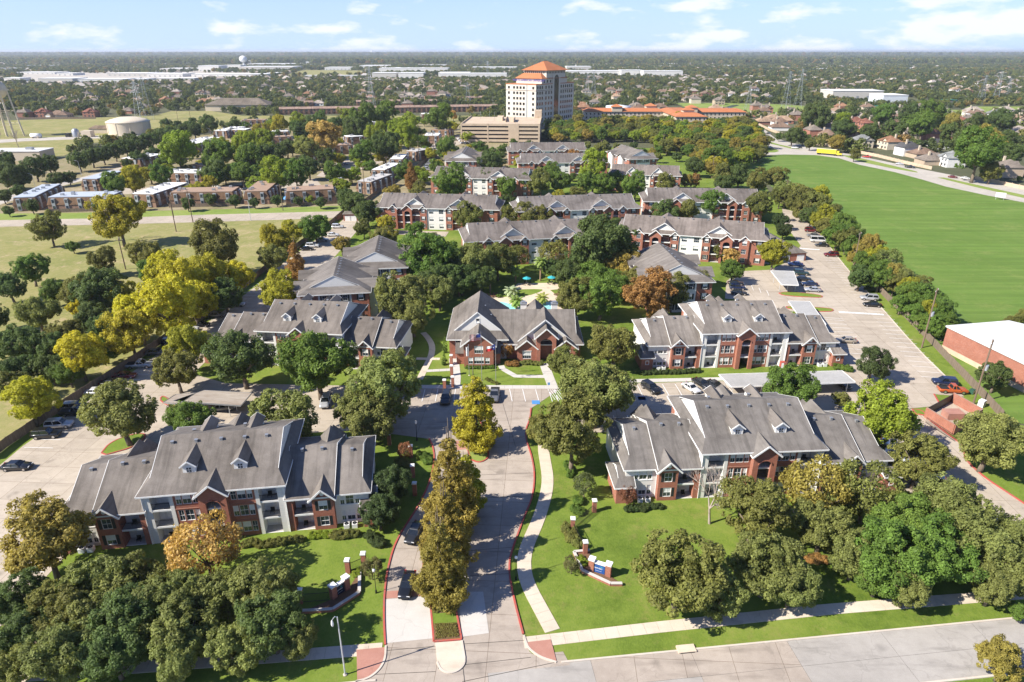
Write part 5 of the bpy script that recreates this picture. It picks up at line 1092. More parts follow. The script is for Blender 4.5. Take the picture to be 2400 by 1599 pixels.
def trunk_mesh(name, h, r, spread, n=5, seed=0, mat='bark', lean=.3):
    g = random.Random(seed); m = MB(); p = Vector((0,0,-.1)); t = Vector((g.uniform(-lean,lean), g.uniform(-lean,lean), h)); m.tube(p, t*.55, r*1.25, r, 9); m.tube(t*.54, t, r, r*.8, 9)
    for i in range(n):
        a = 2*PI*i/n + g.uniform(-.4,.4); q = t + Vector((math.cos(a)*spread*g.uniform(.5,.8), math.sin(a)*spread*g.uniform(.5,.8), h*g.uniform(.5,1.0))); m.tube(t*.96, q, r*.55, r*.28, 6)
        for j in range(2): b = a+g.uniform(-.8,.8); m.tube(q, q+Vector((math.cos(b)*spread*.35, math.sin(b)*spread*.35, h*g.uniform(.2,.6))), r*.28, r*.1, 5)
    return m.mesh(name, mat, True)
# prototypes 10 m wide: (crown mesh, trunk mesh, height of the crown's middle, total height)
PT = {}
def proto(k, cr, tr, mid, tot): PT.setdefault(k, []).append((cr, tr, mid, tot))
for s in range(3): proto('oak', leaves('crown', tufts(dome(30, 9.3, 6.8, 1.7, 1.55, 20+s), 9, .36, s), 25000, .122, up=.5), trunk_mesh('trunk', 2.6, .3, 3.2, 6, s), 5.0, 8.9)
for s in range(3): proto('round', leaves('crown', tufts(dome(30, 9.3, 8.8, 1.8, 1.6, 30+s), 9, .36, s), 23000, .13, up=.5), trunk_mesh('trunk', 3.2, .27, 2.8, 5, 10+s), 6.1, 11.0)
for s in range(2): proto('tall', leaves('crown', tufts(dome(30, 9.3, 12.3, 2.0, 1.65, 40+s), 9, .36, s), 22000, .14, up=.5), trunk_mesh('trunk', 4.6, .27, 2.4, 5, 20+s), 8.2, 14.8)
for s in range(3): proto('cypress', leaves('crown', tufts(cone(92, 11.0, 17.2, 1.4, 50+s, .5), 4, .62, s), 30000, .14, elong=1.8, thick=.8, up=.25), trunk_mesh('trunk', 9, .38, .6, 5, 30+s, lean=.1), 8.6, 18.6)
for s in range(2): proto('thin', leaves('crown', dome(60, 10, 8.0, 2.2, 1.0, 60+s), 5600, .17, thick=1.0), trunk_mesh('trunk', 3.0, .24, 3.4, 9, 40+s), 6.2, 10.2)
for s in range(2): proto('bush', leaves('crown', dome(26, 10, 6.4, .0, 1.7, 70+s), 5200, .3), trunk_mesh('trunk', 1.2, .3, 2.4, 5, 50+s), 3.0, 6.4)
for s in range(2): proto('column', leaves('crown', cone(40, 10, 34, .0, 80+s, .45), 4200, .5), trunk_mesh('trunk', 6, .5, .5, 3, 60+s), 15, 35)
PAL = {'d': ((.098,.142,.040), 'dark green'), 'g': ((.195,.218,.062), 'grey-green'), 'n': ((.120,.190,.034), 'mid-green'), 'l': ((.215,.275,.028), 'lime-green'), 'y': ((.42,.40,.03), 'yellow-leaved'), 'Y': ((.31,.295,.03), 'yellow-green'), 'a': ((.47,.33,.11), 'golden'), 'o': ((.170,.178,.046), 'olive'), 'b': ((.29,.17,.055), 'rusty brown'), 'c': ((.275,.228,.052), 'golden-green'), 'm': ((.065,.094,.030), 'glossy dark')}
def put_tree(name, cat, kind, x, y, s, label, group, col, sz=None, h=None):
    cr, tr, mid, tot = PT[kind][RN.randrange(len(PT[kind]))]; sz = s if sz is None else sz
    t = thing(name, label, cat, (x, y, 0), RN.uniform(0, 2*PI), group, (s, s, sz)); j = RN.uniform(.88, 1.14); k = RN.uniform(.93, 1.07)
    obj('trunk', tr, t); obj('crown', cr, t, color=(col[0]*j*k, col[1]*j, col[2]*j)); return t
def tree(cr, cx, cy, wpx, code, where, group, nm=None, sq=1.0):
    kind = {'k': 'oak', 'r': 'round', 't': 'tall', 'p': 'cypress', 'h': 'thin', 'u': 'bush', 'i': 'column'}[code[0]]; col, adj = PAL[code[1]]
    sc = cr(1, 0)[0]-cr(0, 0)[0]; px = cr(cx, cy); mid = PT[kind][0][2]; wm = 8.0
    for _ in range(5): x, y = G(px, wm/10*mid*sq); wm = wpx*sc*depth(x, y, wm/10*mid*sq)/F
    s = wm/10
    noun = {'oak': 'oak', 'round': 'tree', 'tall': 'tall tree', 'cypress': 'conical cypress', 'thin': 'thin-crowned tree', 'bush': 'bush', 'column': 'columnar shrub'}[kind]
    nm = nm or {'oak': 'oak_tree', 'round': 'broadleaf_tree', 'tall': 'tall_tree', 'cypress': 'cypress_tree', 'thin': 'airy_tree', 'bush': 'shrub', 'column': 'columnar_shrub'}[kind]
    return put_tree(nm, 'shrub' if kind in ('bush', 'column') else 'tree', kind, x, y, s, f'{adj} {noun} {where}', group, col, s*sq)
CRS = dict(c1=c1, c2=c2, c3=c3, c4=c4, c5=c5, c6=c6, e1=e1, e2=e2, e3=e3, e4=e4, e5=e5)
TREES = """in the dense front sidewalk belt|c1 500 1070 400 kg;c1 290 1190 380 ko;c1 690 1060 360 kg;c1 900 1120 400 kg;c1 690 1260 430 kd;c1 960 1290 420 kg;c1 1180 1110 360 kg;c1 1390 1090 390 kg;c1 1430 1260 420 kd;c1 1250 1390 360 kg;c1 930 1440 330 kg;c1 330 1400 420 kg;c1 130 1300 330 kd;c1 600 1420 370 kd;c1 1560 1350 260 kg;c1 100 1130 330 kd;c1 470 1250 350 kg;c1 60 1480 300 kg
behind the front sidewalk belt by the block's west end|c1 225 800 480 rc
in front of the dormered block, beside the west monument sign|c1 1070 850 390 ha
shading the west parking court near the rusty carport|c1 640 150 410 kg;c4 1080 1090 320 ko;c4 1140 940 300 rY;c4 1170 1390 310 kn
in the row between the two western dormered blocks|c4 1480 1010 440 kd;c4 1940 1040 520 kn;c4 1720 1390 480 kg;c5 560 1080 330 kg;c5 520 1210 540 kg;c5 450 1380 400 kg;c1 1900 130 330 kg
beside the drive next to the brick fence pillars|c2 480 520 250 km;c2 420 670 250 km
over the upper end of the drive, east side|c2 1440 250 420 ro;c2 1270 230 180 ro;c2 1560 40 440 kg
beside the clubhouse east corner|c5 1930 930 340 ko;c5 1620 1040 240 ko;c5 1830 1190 480 kg
on the front lawn beside the east monument sign|c3 205 990 540 ko;c3 400 1110 340 kg
beside the big olive lawn oak|c3 660 950 430 kg;c3 800 1050 320 kg
in front of the eastern dormered block|c3 600 660 400 ro;c3 930 530 360 hc;c3 1200 550 360 ho
in the corner grove by the exit drive|c3 960 740 360 kg;c3 1060 630 240 kg;c3 1130 900 330 kg;c3 1330 890 430 rn;c3 1400 740 400 kn;c3 1650 650 430 kg;c3 1560 880 430 kn;c3 1800 850 420 kg;c3 1910 970 330 kg;c3 1850 1060 280 kg;c3 1400 1060 300 kg;c3 2010 820 300 kg;c3 1250 1010 280 kn
beside the brick bin enclosure|c3 1840 290 410 kg;c3 1250 170 410 rl;c3 1470 390 320 ro
in the parking islands around the pale carport|c6 920 1190 370 kn;c6 1430 1040 230 rm;c6 1230 1270 110 ro
at the street edge opposite the corner grove|c3 1910 1450 260 rc;c3 2000 1200 130 kn
in the belt behind the west timber fence|c4 175 1265 330 ry;c4 480 985 320 ry;c4 790 845 320 rY;c4 1020 695 420 ry;c4 850 770 300 ry;c4 1180 660 300 ry;c4 1100 560 350 ry;c4 1000 480 290 ry;c4 1330 330 330 ro;c4 1250 510 300 rY;c4 1450 520 230 ry;c4 1380 630 260 kd;c4 740 640 220 rY;c4 640 960 170 rn;c4 480 710 140 ry
in the shady thicket behind the west timber fence|c4 620 610 360 kd;c4 500 610 260 ro;c4 330 610 200 kn;c4 230 740 270 kg;c4 60 580 220 kd;c4 650 830 240 kd;c4 120 930 300 kd;c4 280 950 260 kd;c4 400 870 220 ko;c4 60 1180 200 ro;c4 310 1080 230 kd;c4 560 770 240 kd;c4 120 1080 240 kd;c4 -60 760 240 kd;c4 -80 950 240 kd;c4 420 1110 200 kn
standing on the dry west field|c4 190 470 230 kn;c4 300 215 210 ro;c4 720 145 320 rY;c4 445 335 90 kn;c4 620 420 180 ro;c4 890 390 240 ko;c4 920 490 200 kn
along the west timber fence near the townhouse road|c4 1700 300 230 rY;c4 1930 215 220 kn;c4 1670 400 210 kg;c4 1810 450 140 pb;c4 1800 240 150 rY;c5 420 120 200 kd;c5 330 60 190 kd;c5 260 320 120 rc;c5 520 290 200 ko
next to the block seen end on by the west lane|c4 1720 615 280 rY;c5 620 650 400 kg;c5 860 610 260 kg;c5 700 760 280 kg;c5 790 390 350 rn
around the pool court behind the clubhouse|c5 1080 430 300 kg;c5 1220 410 230 ro;c5 1340 390 160 ho;c5 1560 380 200 ho;c5 1850 330 480 kd;c5 1740 430 260 kd;c5 1980 450 240 rc;c5 1700 640 300 ko;c5 1850 640 320 kn;c5 2150 630 330 rb;c5 1000 530 220 kd;c5 1120 530 200 kd;c5 770 570 260 kd;c5 900 520 240 kd;c5 1650 510 230 kd;c5 1790 520 260 kn;c5 2050 560 240 ko;c5 1560 470 150 kd;c5 2290 600 240 ro;c5 1930 570 240 kn;c5 950 430 230 kd;c5 700 470 240 kd
in front of the rear long blocks|c5 1040 140 180 ro;c5 1300 150 150 ro;c5 1400 145 170 ro;c5 1500 150 160 ro;c6 435 65 190 rn;c6 730 75 190 ro;c6 290 110 150 ro;c6 150 120 190 kd;c6 820 370 200 rY;c6 560 395 120 ra;c6 570 480 170 kn;c6 480 360 110 ro;c6 860 175 120 km;c6 880 235 120 km;c6 220 560 200 kg;c6 340 580 200 ro
in the hedgerow behind the east timber fence|c6 860 25 130 ro;c6 960 60 150 ro;c6 1080 70 170 ro;c6 1170 140 160 ro;c6 1250 210 180 rn;c6 1310 270 150 rn;c6 1210 270 160 rn;c6 1410 330 170 rc;c6 1380 440 160 rn;c6 1520 420 180 hg;c6 1600 510 180 kg;c6 1560 560 140 ro;c6 1650 620 180 rn;c6 1720 560 130 ro;c6 1760 650 190 rn;c6 1840 710 170 rn;c6 1880 790 130 rn;c6 1810 820 170 kn;c6 1470 520 170 rn;c6 1600 680 130 rn;c6 1000 110 130 ro;c6 1130 210 130 ro;c6 1300 330 130 rn;c6 1680 740 130 rn;c6 1730 800 120 rn;c6 1140 160 170 rY;c6 1270 290 160 ro;c6 1440 400 160 rY;c6 1490 470 150 rn;c6 1560 500 150 rc;c6 1640 580 150 rY;c6 1700 640 150 rn;c6 1790 720 150 rY;c6 1860 850 120 rn;c6 1340 380 150 rc;c6 1020 30 150 ro;c6 1100 20 140 rY
on the parking side of the east timber fence|c6 1350 520 190 kd;c6 1050 150 160 kd
by the brick school wall|c6 2180 1130 230 kd;c6 2280 800 110 ro;c6 2345 760 120 ro
in the dark evergreen row along the estate road|e1 690 1030 200 kd;e1 800 1000 190 kd;e1 900 975 190 kd;e1 1000 945 190 kd;e1 1100 915 190 kd;e1 1200 890 190 kd;e1 1300 860 180 kd;e1 1400 830 180 kd;e1 1500 800 180 kd;e1 1600 775 170 kd;e1 1700 760 170 kd;e1 1830 705 190 kd;e1 1450 715 130 kd;e1 1680 710 150 kd;e1 1550 725 120 kd;e1 2050 720 130 kd
on the near side of the estate road|e1 100 1160 290 kd;e1 300 1090 260 kd;e1 430 1060 200 kd;e1 600 1180 140 kd;e1 480 1190 150 kd;e1 30 1040 240 kd;e1 190 1190 200 kd;e1 30 1340 150 kd;e1 160 1300 140 kd;e1 1220 1010 170 kd;e1 1330 970 140 kd;e1 1110 1060 120 kd;e1 -60 1180 240 kd
among the flat-roofed townhouses|e1 1550 930 370 rl;e1 1160 1180 250 rY;e1 1000 1240 230 rn;e1 1400 1150 200 rn;e1 2140 890 230 rl;e1 1900 970 300 rn;e1 1880 1120 280 kd;e1 2120 1150 200 rn;e1 2190 970 200 rl;e2 570 710 190 rY;e2 380 760 120 rY;e2 440 830 190 rl;e2 260 880 220 rl;e2 60 930 220 rl;e2 330 990 280 rn;e2 500 985 280 kd;e2 760 770 200 kd;e2 900 705 200 kd;e2 1080 720 190 kd;e2 1240 745 250 kd;e2 980 820 330 ra;e2 740 670 140 rl;e2 640 920 190 kd;e2 820 920 250 kg;e2 990 1000 200 kd;e2 240 1140 190 rn;e2 560 1130 300 rl;e2 720 1150 270 rn;e2 830 1080 250 kd;e2 1060 1130 200 rn;e2 1310 965 230 rn;e2 1420 800 220 rl;e2 1600 755 200 rl;e2 1700 800 280 rl;e2 1500 900 320 kd;e2 1300 660 260 rn;e2 1500 640 260 rn;e2 1720 705 200 rl;e2 1980 660 260 rn;e2 2100 630 90 ra;e2 2040 900 200 rn;e2 1680 1120 200 rn;e2 1730 1180 130 pb;e2 1160 1340 180 kd;e2 1250 1410 270 kd;e2 1370 1470 160 kd;e2 1180 640 150 rl;e2 940 650 130 rn
in the young row on the townhouse road verge|e1 75 1470 110 kd;e1 280 1430 150 kd;e1 860 1450 120 kd;e1 1250 1420 100 kd;e1 1640 1410 140 kd;e1 1840 1370 130 kd;e1 2050 1380 140 kd;e2 360 1400 110 kd;e2 555 1380 120 kd;e2 740 1385 100 kd;e2 840 1375 75 rl;e2 935 1395 125 kd
between the rear long blocks|e3 230 1210 330 rn;e3 480 1200 240 kd;e3 560 1040 260 kd;e3 160 930 200 rn;e3 700 1260 220 kn;e3 1100 1140 200 rn;e3 1000 1210 240 ro;e3 1280 1020 150 tb;e3 1460 1090 280 tl;e3 1400 1220 240 kn;e3 1560 1230 230 kn;e3 1660 1200 200 kn;e3 1830 1240 250 rn;e3 1690 990 150 ra;e3 1540 930 150 ro;e3 2080 1220 190 ro;e3 1180 1210 200 rn;e3 880 1230 220 kn;e3 700 1390 160 kd;e3 1950 1190 170 rn;e3 760 1480 150 ro
beyond the apartment east fence near the green field|e4 860 1080 200 kd;e4 850 1210 130 rb;e4 1000 1390 230 rn;e4 1210 1430 190 ro;e4 1400 1400 200 ro;e4 1240 1160 260 kd;e4 1100 1150 220 ro;e4 1560 1180 230 ro;e4 1650 1300 230 hg;e4 1420 1200 220 ro;e4 1760 1330 230 ro;e4 1100 1230 190 kd
along the divided road beside the tan wall|e5 600 870 150 rc;e5 680 890 80 kd;e5 100 820 90 kd;e5 220 810 190 kd;e5 310 830 150 kd;e5 370 885 120 ko;e5 760 975 110 ro;e5 1310 880 90 kd;e5 1650 830 330 kd;e5 1850 960 440 rn;e5 1900 880 330 rc;e5 2110 990 280 kd;e5 1950 1130 220 ko;e5 2200 1190 60 kn;e5 430 650 310 kd;e5 640 680 170 rl;e5 740 610 130 kd;e5 1010 620 210 rn;e5 1240 620 240 kd;e5 1420 620 260 rn;e5 1360 720 230 rn;e5 1600 700 200 rc;e5 1830 700 200 kd;e5 2060 680 260 kd;e5 1110 760 210 kd;e5 900 790 230 kd;e5 660 760 230 kd;e5 1230 700 150 rn;e5 2080 850 200 kd""".split('\n')
for ln_ in TREES:
    where, items = ln_.split('|'); its = [q.split() for q in items.split(';')]
    for cr, x, y, w, code in its: tree(CRS[cr], float(x), float(y), float(w), code, where, 'trees ' + where if len(its) > 1 else None)
# cypresses on the entrance islands: foot and tip measured
def foot_tree(foot, tip, wpx, kind, colk, label, group=None, nm='cypress_tree', sc=1/2.2433):
    x, y = G(foot); d = ray(*tip); h = CAMH + d[2]*(y/d[1]); wm = wpx*sc*depth(x, y, h*.4)/F; tot = PT[kind][0][3]
    return put_tree(nm, 'tree', kind, x, y, wm/10, label, group, PAL[colk][0], h/tot)
foot_tree(c2(756,1150), c2(735,745), 300, 'cypress', 'c', 'golden-green cypress above the mulch bed at the street end of the median')
foot_tree(c2(780,960), c2(775,580), 300, 'cypress', 'c', 'golden-green cypress in the middle of the median row')
foot_tree(c2(810,770), c2(752,300), 300, 'cypress', 'c', 'tallest golden-green cypress at the upper tip of the median row'); foot_tree(c2(885,690), c2(905,385), 250, 'cypress', 'Y', 'small green cypress tucked beside the tallest median cypress')
foot_tree(c2(935,335), c2(918,-25), 270, 'cypress', 'Y', 'lone yellow-green cypress on the upper drive island'); 
# palms
pm = []; 
for k in range(34):
    a = k*2.4; el = -.9 + 1.9*(k/34); L_ = 2.0*NR.uniform(.85, 1.1); pr = np.array([0,0,0.]); hd = np.array([math.cos(a)*math.cos(el), math.sin(a)*math.cos(el), math.sin(el)])
    for j in range(5):
        nx = pr + hd*L_/5; sd = np.cross(hd, [0,0,1]); sd = sd/max(np.linalg.norm(sd), 1e-3); w0, w1 = (.12+.55*math.sin(PI*(j+.3)/5.6)), (.12+.55*math.sin(PI*min(1, (j+1.3)/5.6)))
        for sgn in (1, -1): pm += [pr, nx, nx+sd*w1*sgn*.7+np.array([0,0,-.25*w1]), pr+sd*w0*sgn*.7+np.array([0,0,-.25*w0])]
        pr = nx; hd = hd + np.array([0,0,-.22]); hd = hd/np.linalg.norm(hd)
PALM = quads_mesh('crown', np.array(pm), 'leaf', NR.uniform(.35, .8, len(pm)//4)); PTR = MB().tube((0,0,-.1),(0.1,0,.5),.24,.19,10).tube((.1,0,.48),(.0,.05,1),.19,.17,10).mesh('trunk', 'palm_bark', True)
def palm(ft, tp, where, col=(.20,.27,.07), s=1.0):
    x, y = G(ft); d = ray(*tp); h = CAMH + d[2]*(y/d[1]); t = thing('palm_tree', f'fan palm {where}', 'palm', (x, y, 0), RN.uniform(0, 6), 'palms round the pool')
    obj('trunk', PTR, t, scale=(1.1*s, 1.1*s, h)); obj('crown', PALM, t, (0, 0, h), color=col, scale=(s, s, s))
for ft, tp, wh, c_, s in (((1172,615),(1175,490),'between the sun loungers and the oaks',None,1.15),((1327,555),(1325,478),'beside the first teal umbrella',None,1.1),((1480,545),(1475,420),'with tall trunk between the two teal umbrellas',None,1.2),((1645,570),(1640,495),'in the pair east of the umbrellas',None,1.1),((1690,590),(1690,530),'in the pair east of the umbrellas',(.26,.33,.06),1.1),((1300,640),(1305,600),'with silvery fronds on the pool lawn',(.30,.36,.22),1.2),((1335,722),(1340,660),'leaning over the pool edge',None,1.2),((1490,690),(1485,645),'on the islet between the two pools',(.28,.30,.08),1.1),((985,640),(985,575),'against the oaks west of the pool deck',None,1.2)):
    palm(c5(*ft), c5(*tp), wh, c_ or (.20,.27,.07), s)
# leafless trees
def bare_mesh(seed, depth_=5):
    g = random.Random(seed); m = MB()
    def rec(p, d, l, r, k):
        q = p + d*l; m.tube(p, q, r, r*.68, 5 if k > 1 else 7, False)
        if k >= depth_: return
        for i in range(3 if k < 3 else 3):
            nd_ = (d*1.0 + Vector((g.uniform(-1,1), g.uniform(-1,1), g.uniform(-.25,.8)))*.75).normalized(); rec(q, nd_, l*g.uniform(.62,.86), r*.62, k+1)
    rec(Vector((0,0,-.05)), Vector((.12,0,1)).normalized(), 2.2, .17, 0); return m.mesh('branches', 'pale_bark', True)
BM = bare_mesh(3)
for px, s, lab in ((c3(365,735), 1.3, 'small leafless tree on the lawn before the eastern dormered block'), (c4(735,300), 1.5, 'leafless grey tree beside the utility pole on the dry field'), (e1(165,920), 1.7, 'leafless brown tree near the water tower legs')):
    t = thing('bare_tree', lab, 'tree', (*G(px), 0), RN.uniform(0,6), None, (s,s,s)); obj('branches', BM, t)
for px, h, c_, lab in ((c2(1725,640), 3.6, (.22,.10,.06), 'small reddish ornamental tree at the porch corner'), (c5(1275,1030), 4.2, (.36,.20,.06), 'small orange ornamental tree beside the clubhouse bay'), (c2(1500,600), 4.6, (.11,.13,.05), 'small leafy tree beside the west porch of the eastern block'), (c2(1432,1000), 3.0, (.16,.15,.06), 'slim sapling outside the planter of the east sign'), (c2(390,1030), 3.6, (.16,.15,.06), 'slim sapling beside the west sign planter'), (c2(560,400), 3.4, (.26,.13,.07), 'small reddish tree beside the brick pillars')):
    x, y = G(px); put_tree('ornamental_tree', 'tree', 'thin', x, y, h*.8/10, lab, None, c_, h/PT['thin'][0][3])
# shrubs and hedges
def shrub_row(cr, a, b, n, w, col, lab, grp, h=None):
    p, q = G(cr(*a)), G(cr(*b))
    for i in range(n):
        f = (i+.5)/n; put_tree('shrub', 'shrub', 'bush', p[0]+(q[0]-p[0])*f+RN.uniform(-.15,.15), p[1]+(q[1]-p[1])*f+RN.uniform(-.15,.15), w/10*RN.uniform(.85,1.15), lab, grp, PAL[col][0], (h or w*.75)/10*RN.uniform(.9,1.1)*1.2)
for cr, a, b, n, w, col, lab in ((c2,(1725,668),(1905,650),8,1.5,'m','dark clipped shrub of the hedge before the east block bay'),(c1,(1640,805),(1740,800),5,1.4,'l','bright clipped shrub of the box hedge before the west block'),(c1,(1350,860),(1590,822),8,1.6,'o','leafy shrub of the border before the west block'),(c1,(1280,860),(1350,840),3,1.6,'o','leafy shrub of the border before the west block'),(c1,(1740,805),(1880,800),5,1.7,'o','grassy clump beside the white condensers of the west block'),
    (c6,(10,1120),(370,1105),12,1.7,'m','dark shrub of the hedge before the block facing the carport'),(c5,(1025,1082),(1200,1080),9,1.2,'n','clipped shrub of the hedge under the clubhouse bay'),(c5,(1270,1065),(1340,1065),4,1.9,'b','brownish mound shrub beside the clubhouse porch'),(c5,(1360,1055),(1490,1060),6,1.6,'g','flowering shrub beside the clubhouse porch'),(c5,(1140,1150),(1225,1180),4,1.1,'o','small shrub at the flagpole feet'),
    (c2,(1460,615),(1480,640),3,1.7,'n','low shrub inside the iron fence'),(c2,(1450,660),(1480,690),3,1.7,'n','low shrub inside the iron fence'),(c2,(1405,760),(1480,870),6,2.0,'o','tall brownish shrub along the brick pillars'),(c2,(1478,920),(1500,960),4,1.3,'l','lime shrub inside the east sign planter'),(c2,(300,1020),(310,990),3,1.2,'l','lime shrub inside the west sign planter'),
    (c2,(520,420),(600,440),4,1.8,'o','shrub beside the upper drive pillars'),(c2,(640,380),(690,420),4,1.9,'n','shrub beside the upper drive pillars'),(c2,(1410,420),(1430,500),5,1.5,'n','shrub bordering the curved sidewalk bed'),(c2,(720,1195),(815,1190),5,1.0,'o','ground shrub at the cypress foot'),(c6,(1190,1080),(1290,1100),4,2.2,'n','shrub clump at the end of the pale carport'),(c5,(560,880),(700,960),0,1,'n',''),(c3,(880,930),(980,935),4,1.8,'b','reddish shrub beside the iron fence gap'),
    (c6,(1380,600),(1440,610),3,2.2,'d','dark shrub at the foot of the lot tree'),(c5,(1215,640),(1235,650),2,1.6,'n','shrub at the palm foot'),(c2,(370,800),(430,860),5,2.0,'m','vine-covered shrub under the dark magnolias')):
    if n: shrub_row(cr, a, b, n, w, col, lab, lab)
for px, h, lab in ((c5(898,985), 4.2, 'tall columnar evergreen beside the clubhouse gate, taller one'), (c5(893,1060), 3.2, 'plump columnar evergreen beside the clubhouse gate, shorter one')):
    x, y = G(px); put_tree('columnar_shrub', 'shrub', 'column', x, y, .16, lab, None, PAL['n'][0], h/35)
# bedding plants in the median bed
bp = []; P0 = GP(c2, [(716,1268),(830,1264),(846,1336),(716,1347)])
for i in range(11):
    for j in range(9):
        u, v_ = (i+.5+.5*(j%2))/11.5, (j+.5)/9; x = (P0[0][0]*(1-u)+P0[1][0]*u)*(1-v_)+(P0[3][0]*(1-u)+P0[2][0]*u)*v_; y = (P0[0][1]*(1-u)+P0[1][1]*u)*(1-v_)+(P0[3][1]*(1-u)+P0[2][1]*u)*v_; bp.append((x, y, .27, .13))
o = obj('bedding_plants', leaves('bedding_plants', bp, 2400, .055, ctr=np.array([bp[0][0], bp[0][1], -30.])), None, color=(.20,.18,.05)); tag(o, 'rows of small bedding plants in the brown median bed', 'plants', None, 'stuff')
# wooded strip east of the tower: individual trees filling the wood
def inside(x, y, poly):
    r = False; j = len(poly)-1
    for i in range(len(poly)):
        (xi, yi), (xj, yj) = poly[i], poly[j]
        if (yi > y) != (yj > y) and x < (xj-xi)*(y-yi)/(yj-yi)+xi: r = not r
        j = i
    return r
wood = GP(e4, [(-430,760),(-150,745),(300,730),(600,720),(1000,735),(1380,760),(1430,850),(1460,950),(1420,1060),(1330,1110),(1150,1120),(1000,1200),(860,1010),(560,990),(480,885),(60,880),(-440,890)])
bx = (min(p[0] for p in wood), max(p[0] for p in wood), min(p[1] for p in wood), max(p[1] for p in wood)); WP = []; tries = 0
while tries < 9000 and len(WP) < 300:
    tries += 1; x, y = RN.uniform(bx[0], bx[1]), RN.uniform(bx[2], bx[3])
    if inside(x, y, wood) and all((x-a)**2+(y-b)**2 > 46 for a, b in WP): WP.append((x, y))
for x, y in WP:
    k = RN.choice('oonYYnccdoll'); put_tree('woodland_tree', 'tree', RN.choice(('round', 'round', 'tall', 'oak')), x, y, RN.uniform(.95, 1.4), f'{PAL[k][1]} tree in the wood between the long blocks and the green field', 'trees of the wood beside the green field', PAL[k][0], RN.uniform(.75, 1.0))
BF = [(o.location.copy(), o.rotation_euler.z, o.scale.copy(), o.name.startswith('long')) for o in bpy.data.objects if o.parent is None and o.name.startswith(('long_ap', 'hip_roofed'))]
def in_block(x, y, pad=4.5):
    for l, rz, sc, lg in BF:
        dx, dy = x-l.x, y-l.y; u = (dx*math.cos(rz)+dy*math.sin(rz))/sc.x; w = (-dx*math.sin(rz)+dy*math.cos(rz))/sc.y
        if (abs(u) < 25.5+pad and -pad < w < 18+pad) if lg else (-pad < u < 28+pad and abs(w) < 9.5+pad): return True
    return False
RPT = []; tries = 0
lanes = [FLi + [(-50,300),(-58,292),(-62,262),(-62,205),(-66,172)], lot]
while tries < 4000 and len(RPT) < 85:
    tries += 1; x, y = RN.uniform(-60, 125), RN.uniform(196, 515)
    if in_block(x, y) or any((x-a)**2+(y-b)**2 < 58 for a, b in RPT) or any(inside(x, y, q) for q in lanes) or x > 45+.3*(y-190) or abs(x-4)+abs(y-195) < 26: continue
    RPT.append((x, y)); k = RN.choice('ddnnogYdc'); put_tree('courtyard_tree', 'tree', 'oak' if k in 'dg' else 'round', x, y, RN.uniform(.6, .95), f'{PAL[k][1]} tree in the courtyards among the long brick blocks', 'trees among the long brick blocks', PAL[k][0], RN.uniform(.5, .8))
est = GP(e1, [(100,1290),(700,1250),(1300,1100),(1900,880),(2100,760),(3000,740),(3900,700),(4300,900),(4350,1180),(3900,1330),(2300,1400),(1000,1420)])
bl_ = [(G(t[0](*t[1])), G(t[0](*t[2])), t[3]) for t in TB]; EPT = []; tries = 0; bx = (min(p[0] for p in est), max(p[0] for p in est), min(p[1] for p in est), max(p[1] for p in est))
while tries < 5000 and len(EPT) < 115:
    tries += 1; x, y = RN.uniform(bx[0], bx[1]), RN.uniform(bx[2], bx[3])
    if not inside(x, y, est) or any((x-a)**2+(y-b)**2 < 80 for a, b in EPT): continue
    if any(a[0]-5 < x < b[0]+5 and a[1]-14 < y < a[1]+d+4 for a, b, d in bl_): continue
    EPT.append((x, y)); k = RN.choice('dnnllllYYn'); put_tree('estate_tree', 'tree', 'oak' if k in 'dg' else 'round', x, y, RN.uniform(.85, 1.35), f'{PAL[k][1]} tree in the courts between the flat-roofed townhouses', 'trees in the townhouse courts', PAL[k][0], RN.uniform(.65, .95))
# ------------------------------------------------------------------ far tree cover, one mass (instanced, nobody could count it)
LC = bpy.data.collections.new('far_tree_kinds')
for s in range(4):
    me = leaves('far_tree', dome(14, 10, 8.0, .6, 2.0, 90+s), 420, .62, 'leaf_far', thick=.6); LC.objects.link(bpy.data.objects.new('far_tree', me))
EXC = [np.array(p) for p in (GP(e1, [(-400,1010),(330,1000),(560,990),(800,880),(1300,830),(1400,770),(1900,770),(2100,720),(4000,705),(4300,625),(2120,640),(1850,600),(1500,600),(1350,640),(0,672),(-400,690)]), GP(e4, [(680,530),(1130,530),(1560,540),(1900,560),(2250,600),(1700,620),(1200,640),(1000,665),(900,620)]),
    GP(e5, [(-160,725),(-30,745),(60,815),(200,865),(450,915),(700,965),(1000,1020),(1300,1085),(1560,1130),(1800,1180),(2240,1270),(2700,1360),(2700,1600),(420,1100),(-90,1000)]), GP(e1, [(-300,1510),(700,1500),(2300,1460),(3800,1400),(4450,1330),(4460,1000),(4700,900),(4050,700),(3000,720),(2100,730),(1900,800),(600,1000),(-300,1010)]),
    [(-62,300),(160,300),(160,520),(75,640),(-60,640)], [(-30,560),(90,600),(90,740),(-40,700)], [(66,690),(236,690),(236,725),(66,725)], [(145,635),(182,635),(182,725),(145,725)], [(180,440),(230,470),(440,250),(150,100),(110,150)], GP(e2, [(600,300),(1330,290),(1300,245),(780,240)]), GP(e1, [(200,352),(1300,347),(2200,305),(2200,262),(200,275)]), GP(e5, [(800,565),(1700,580),(1750,550),(2300,552),(2300,600),(1700,640),(900,620)]), GP(e2, [(560,634),(2500,604),(2500,560),(560,575)]), wood)]
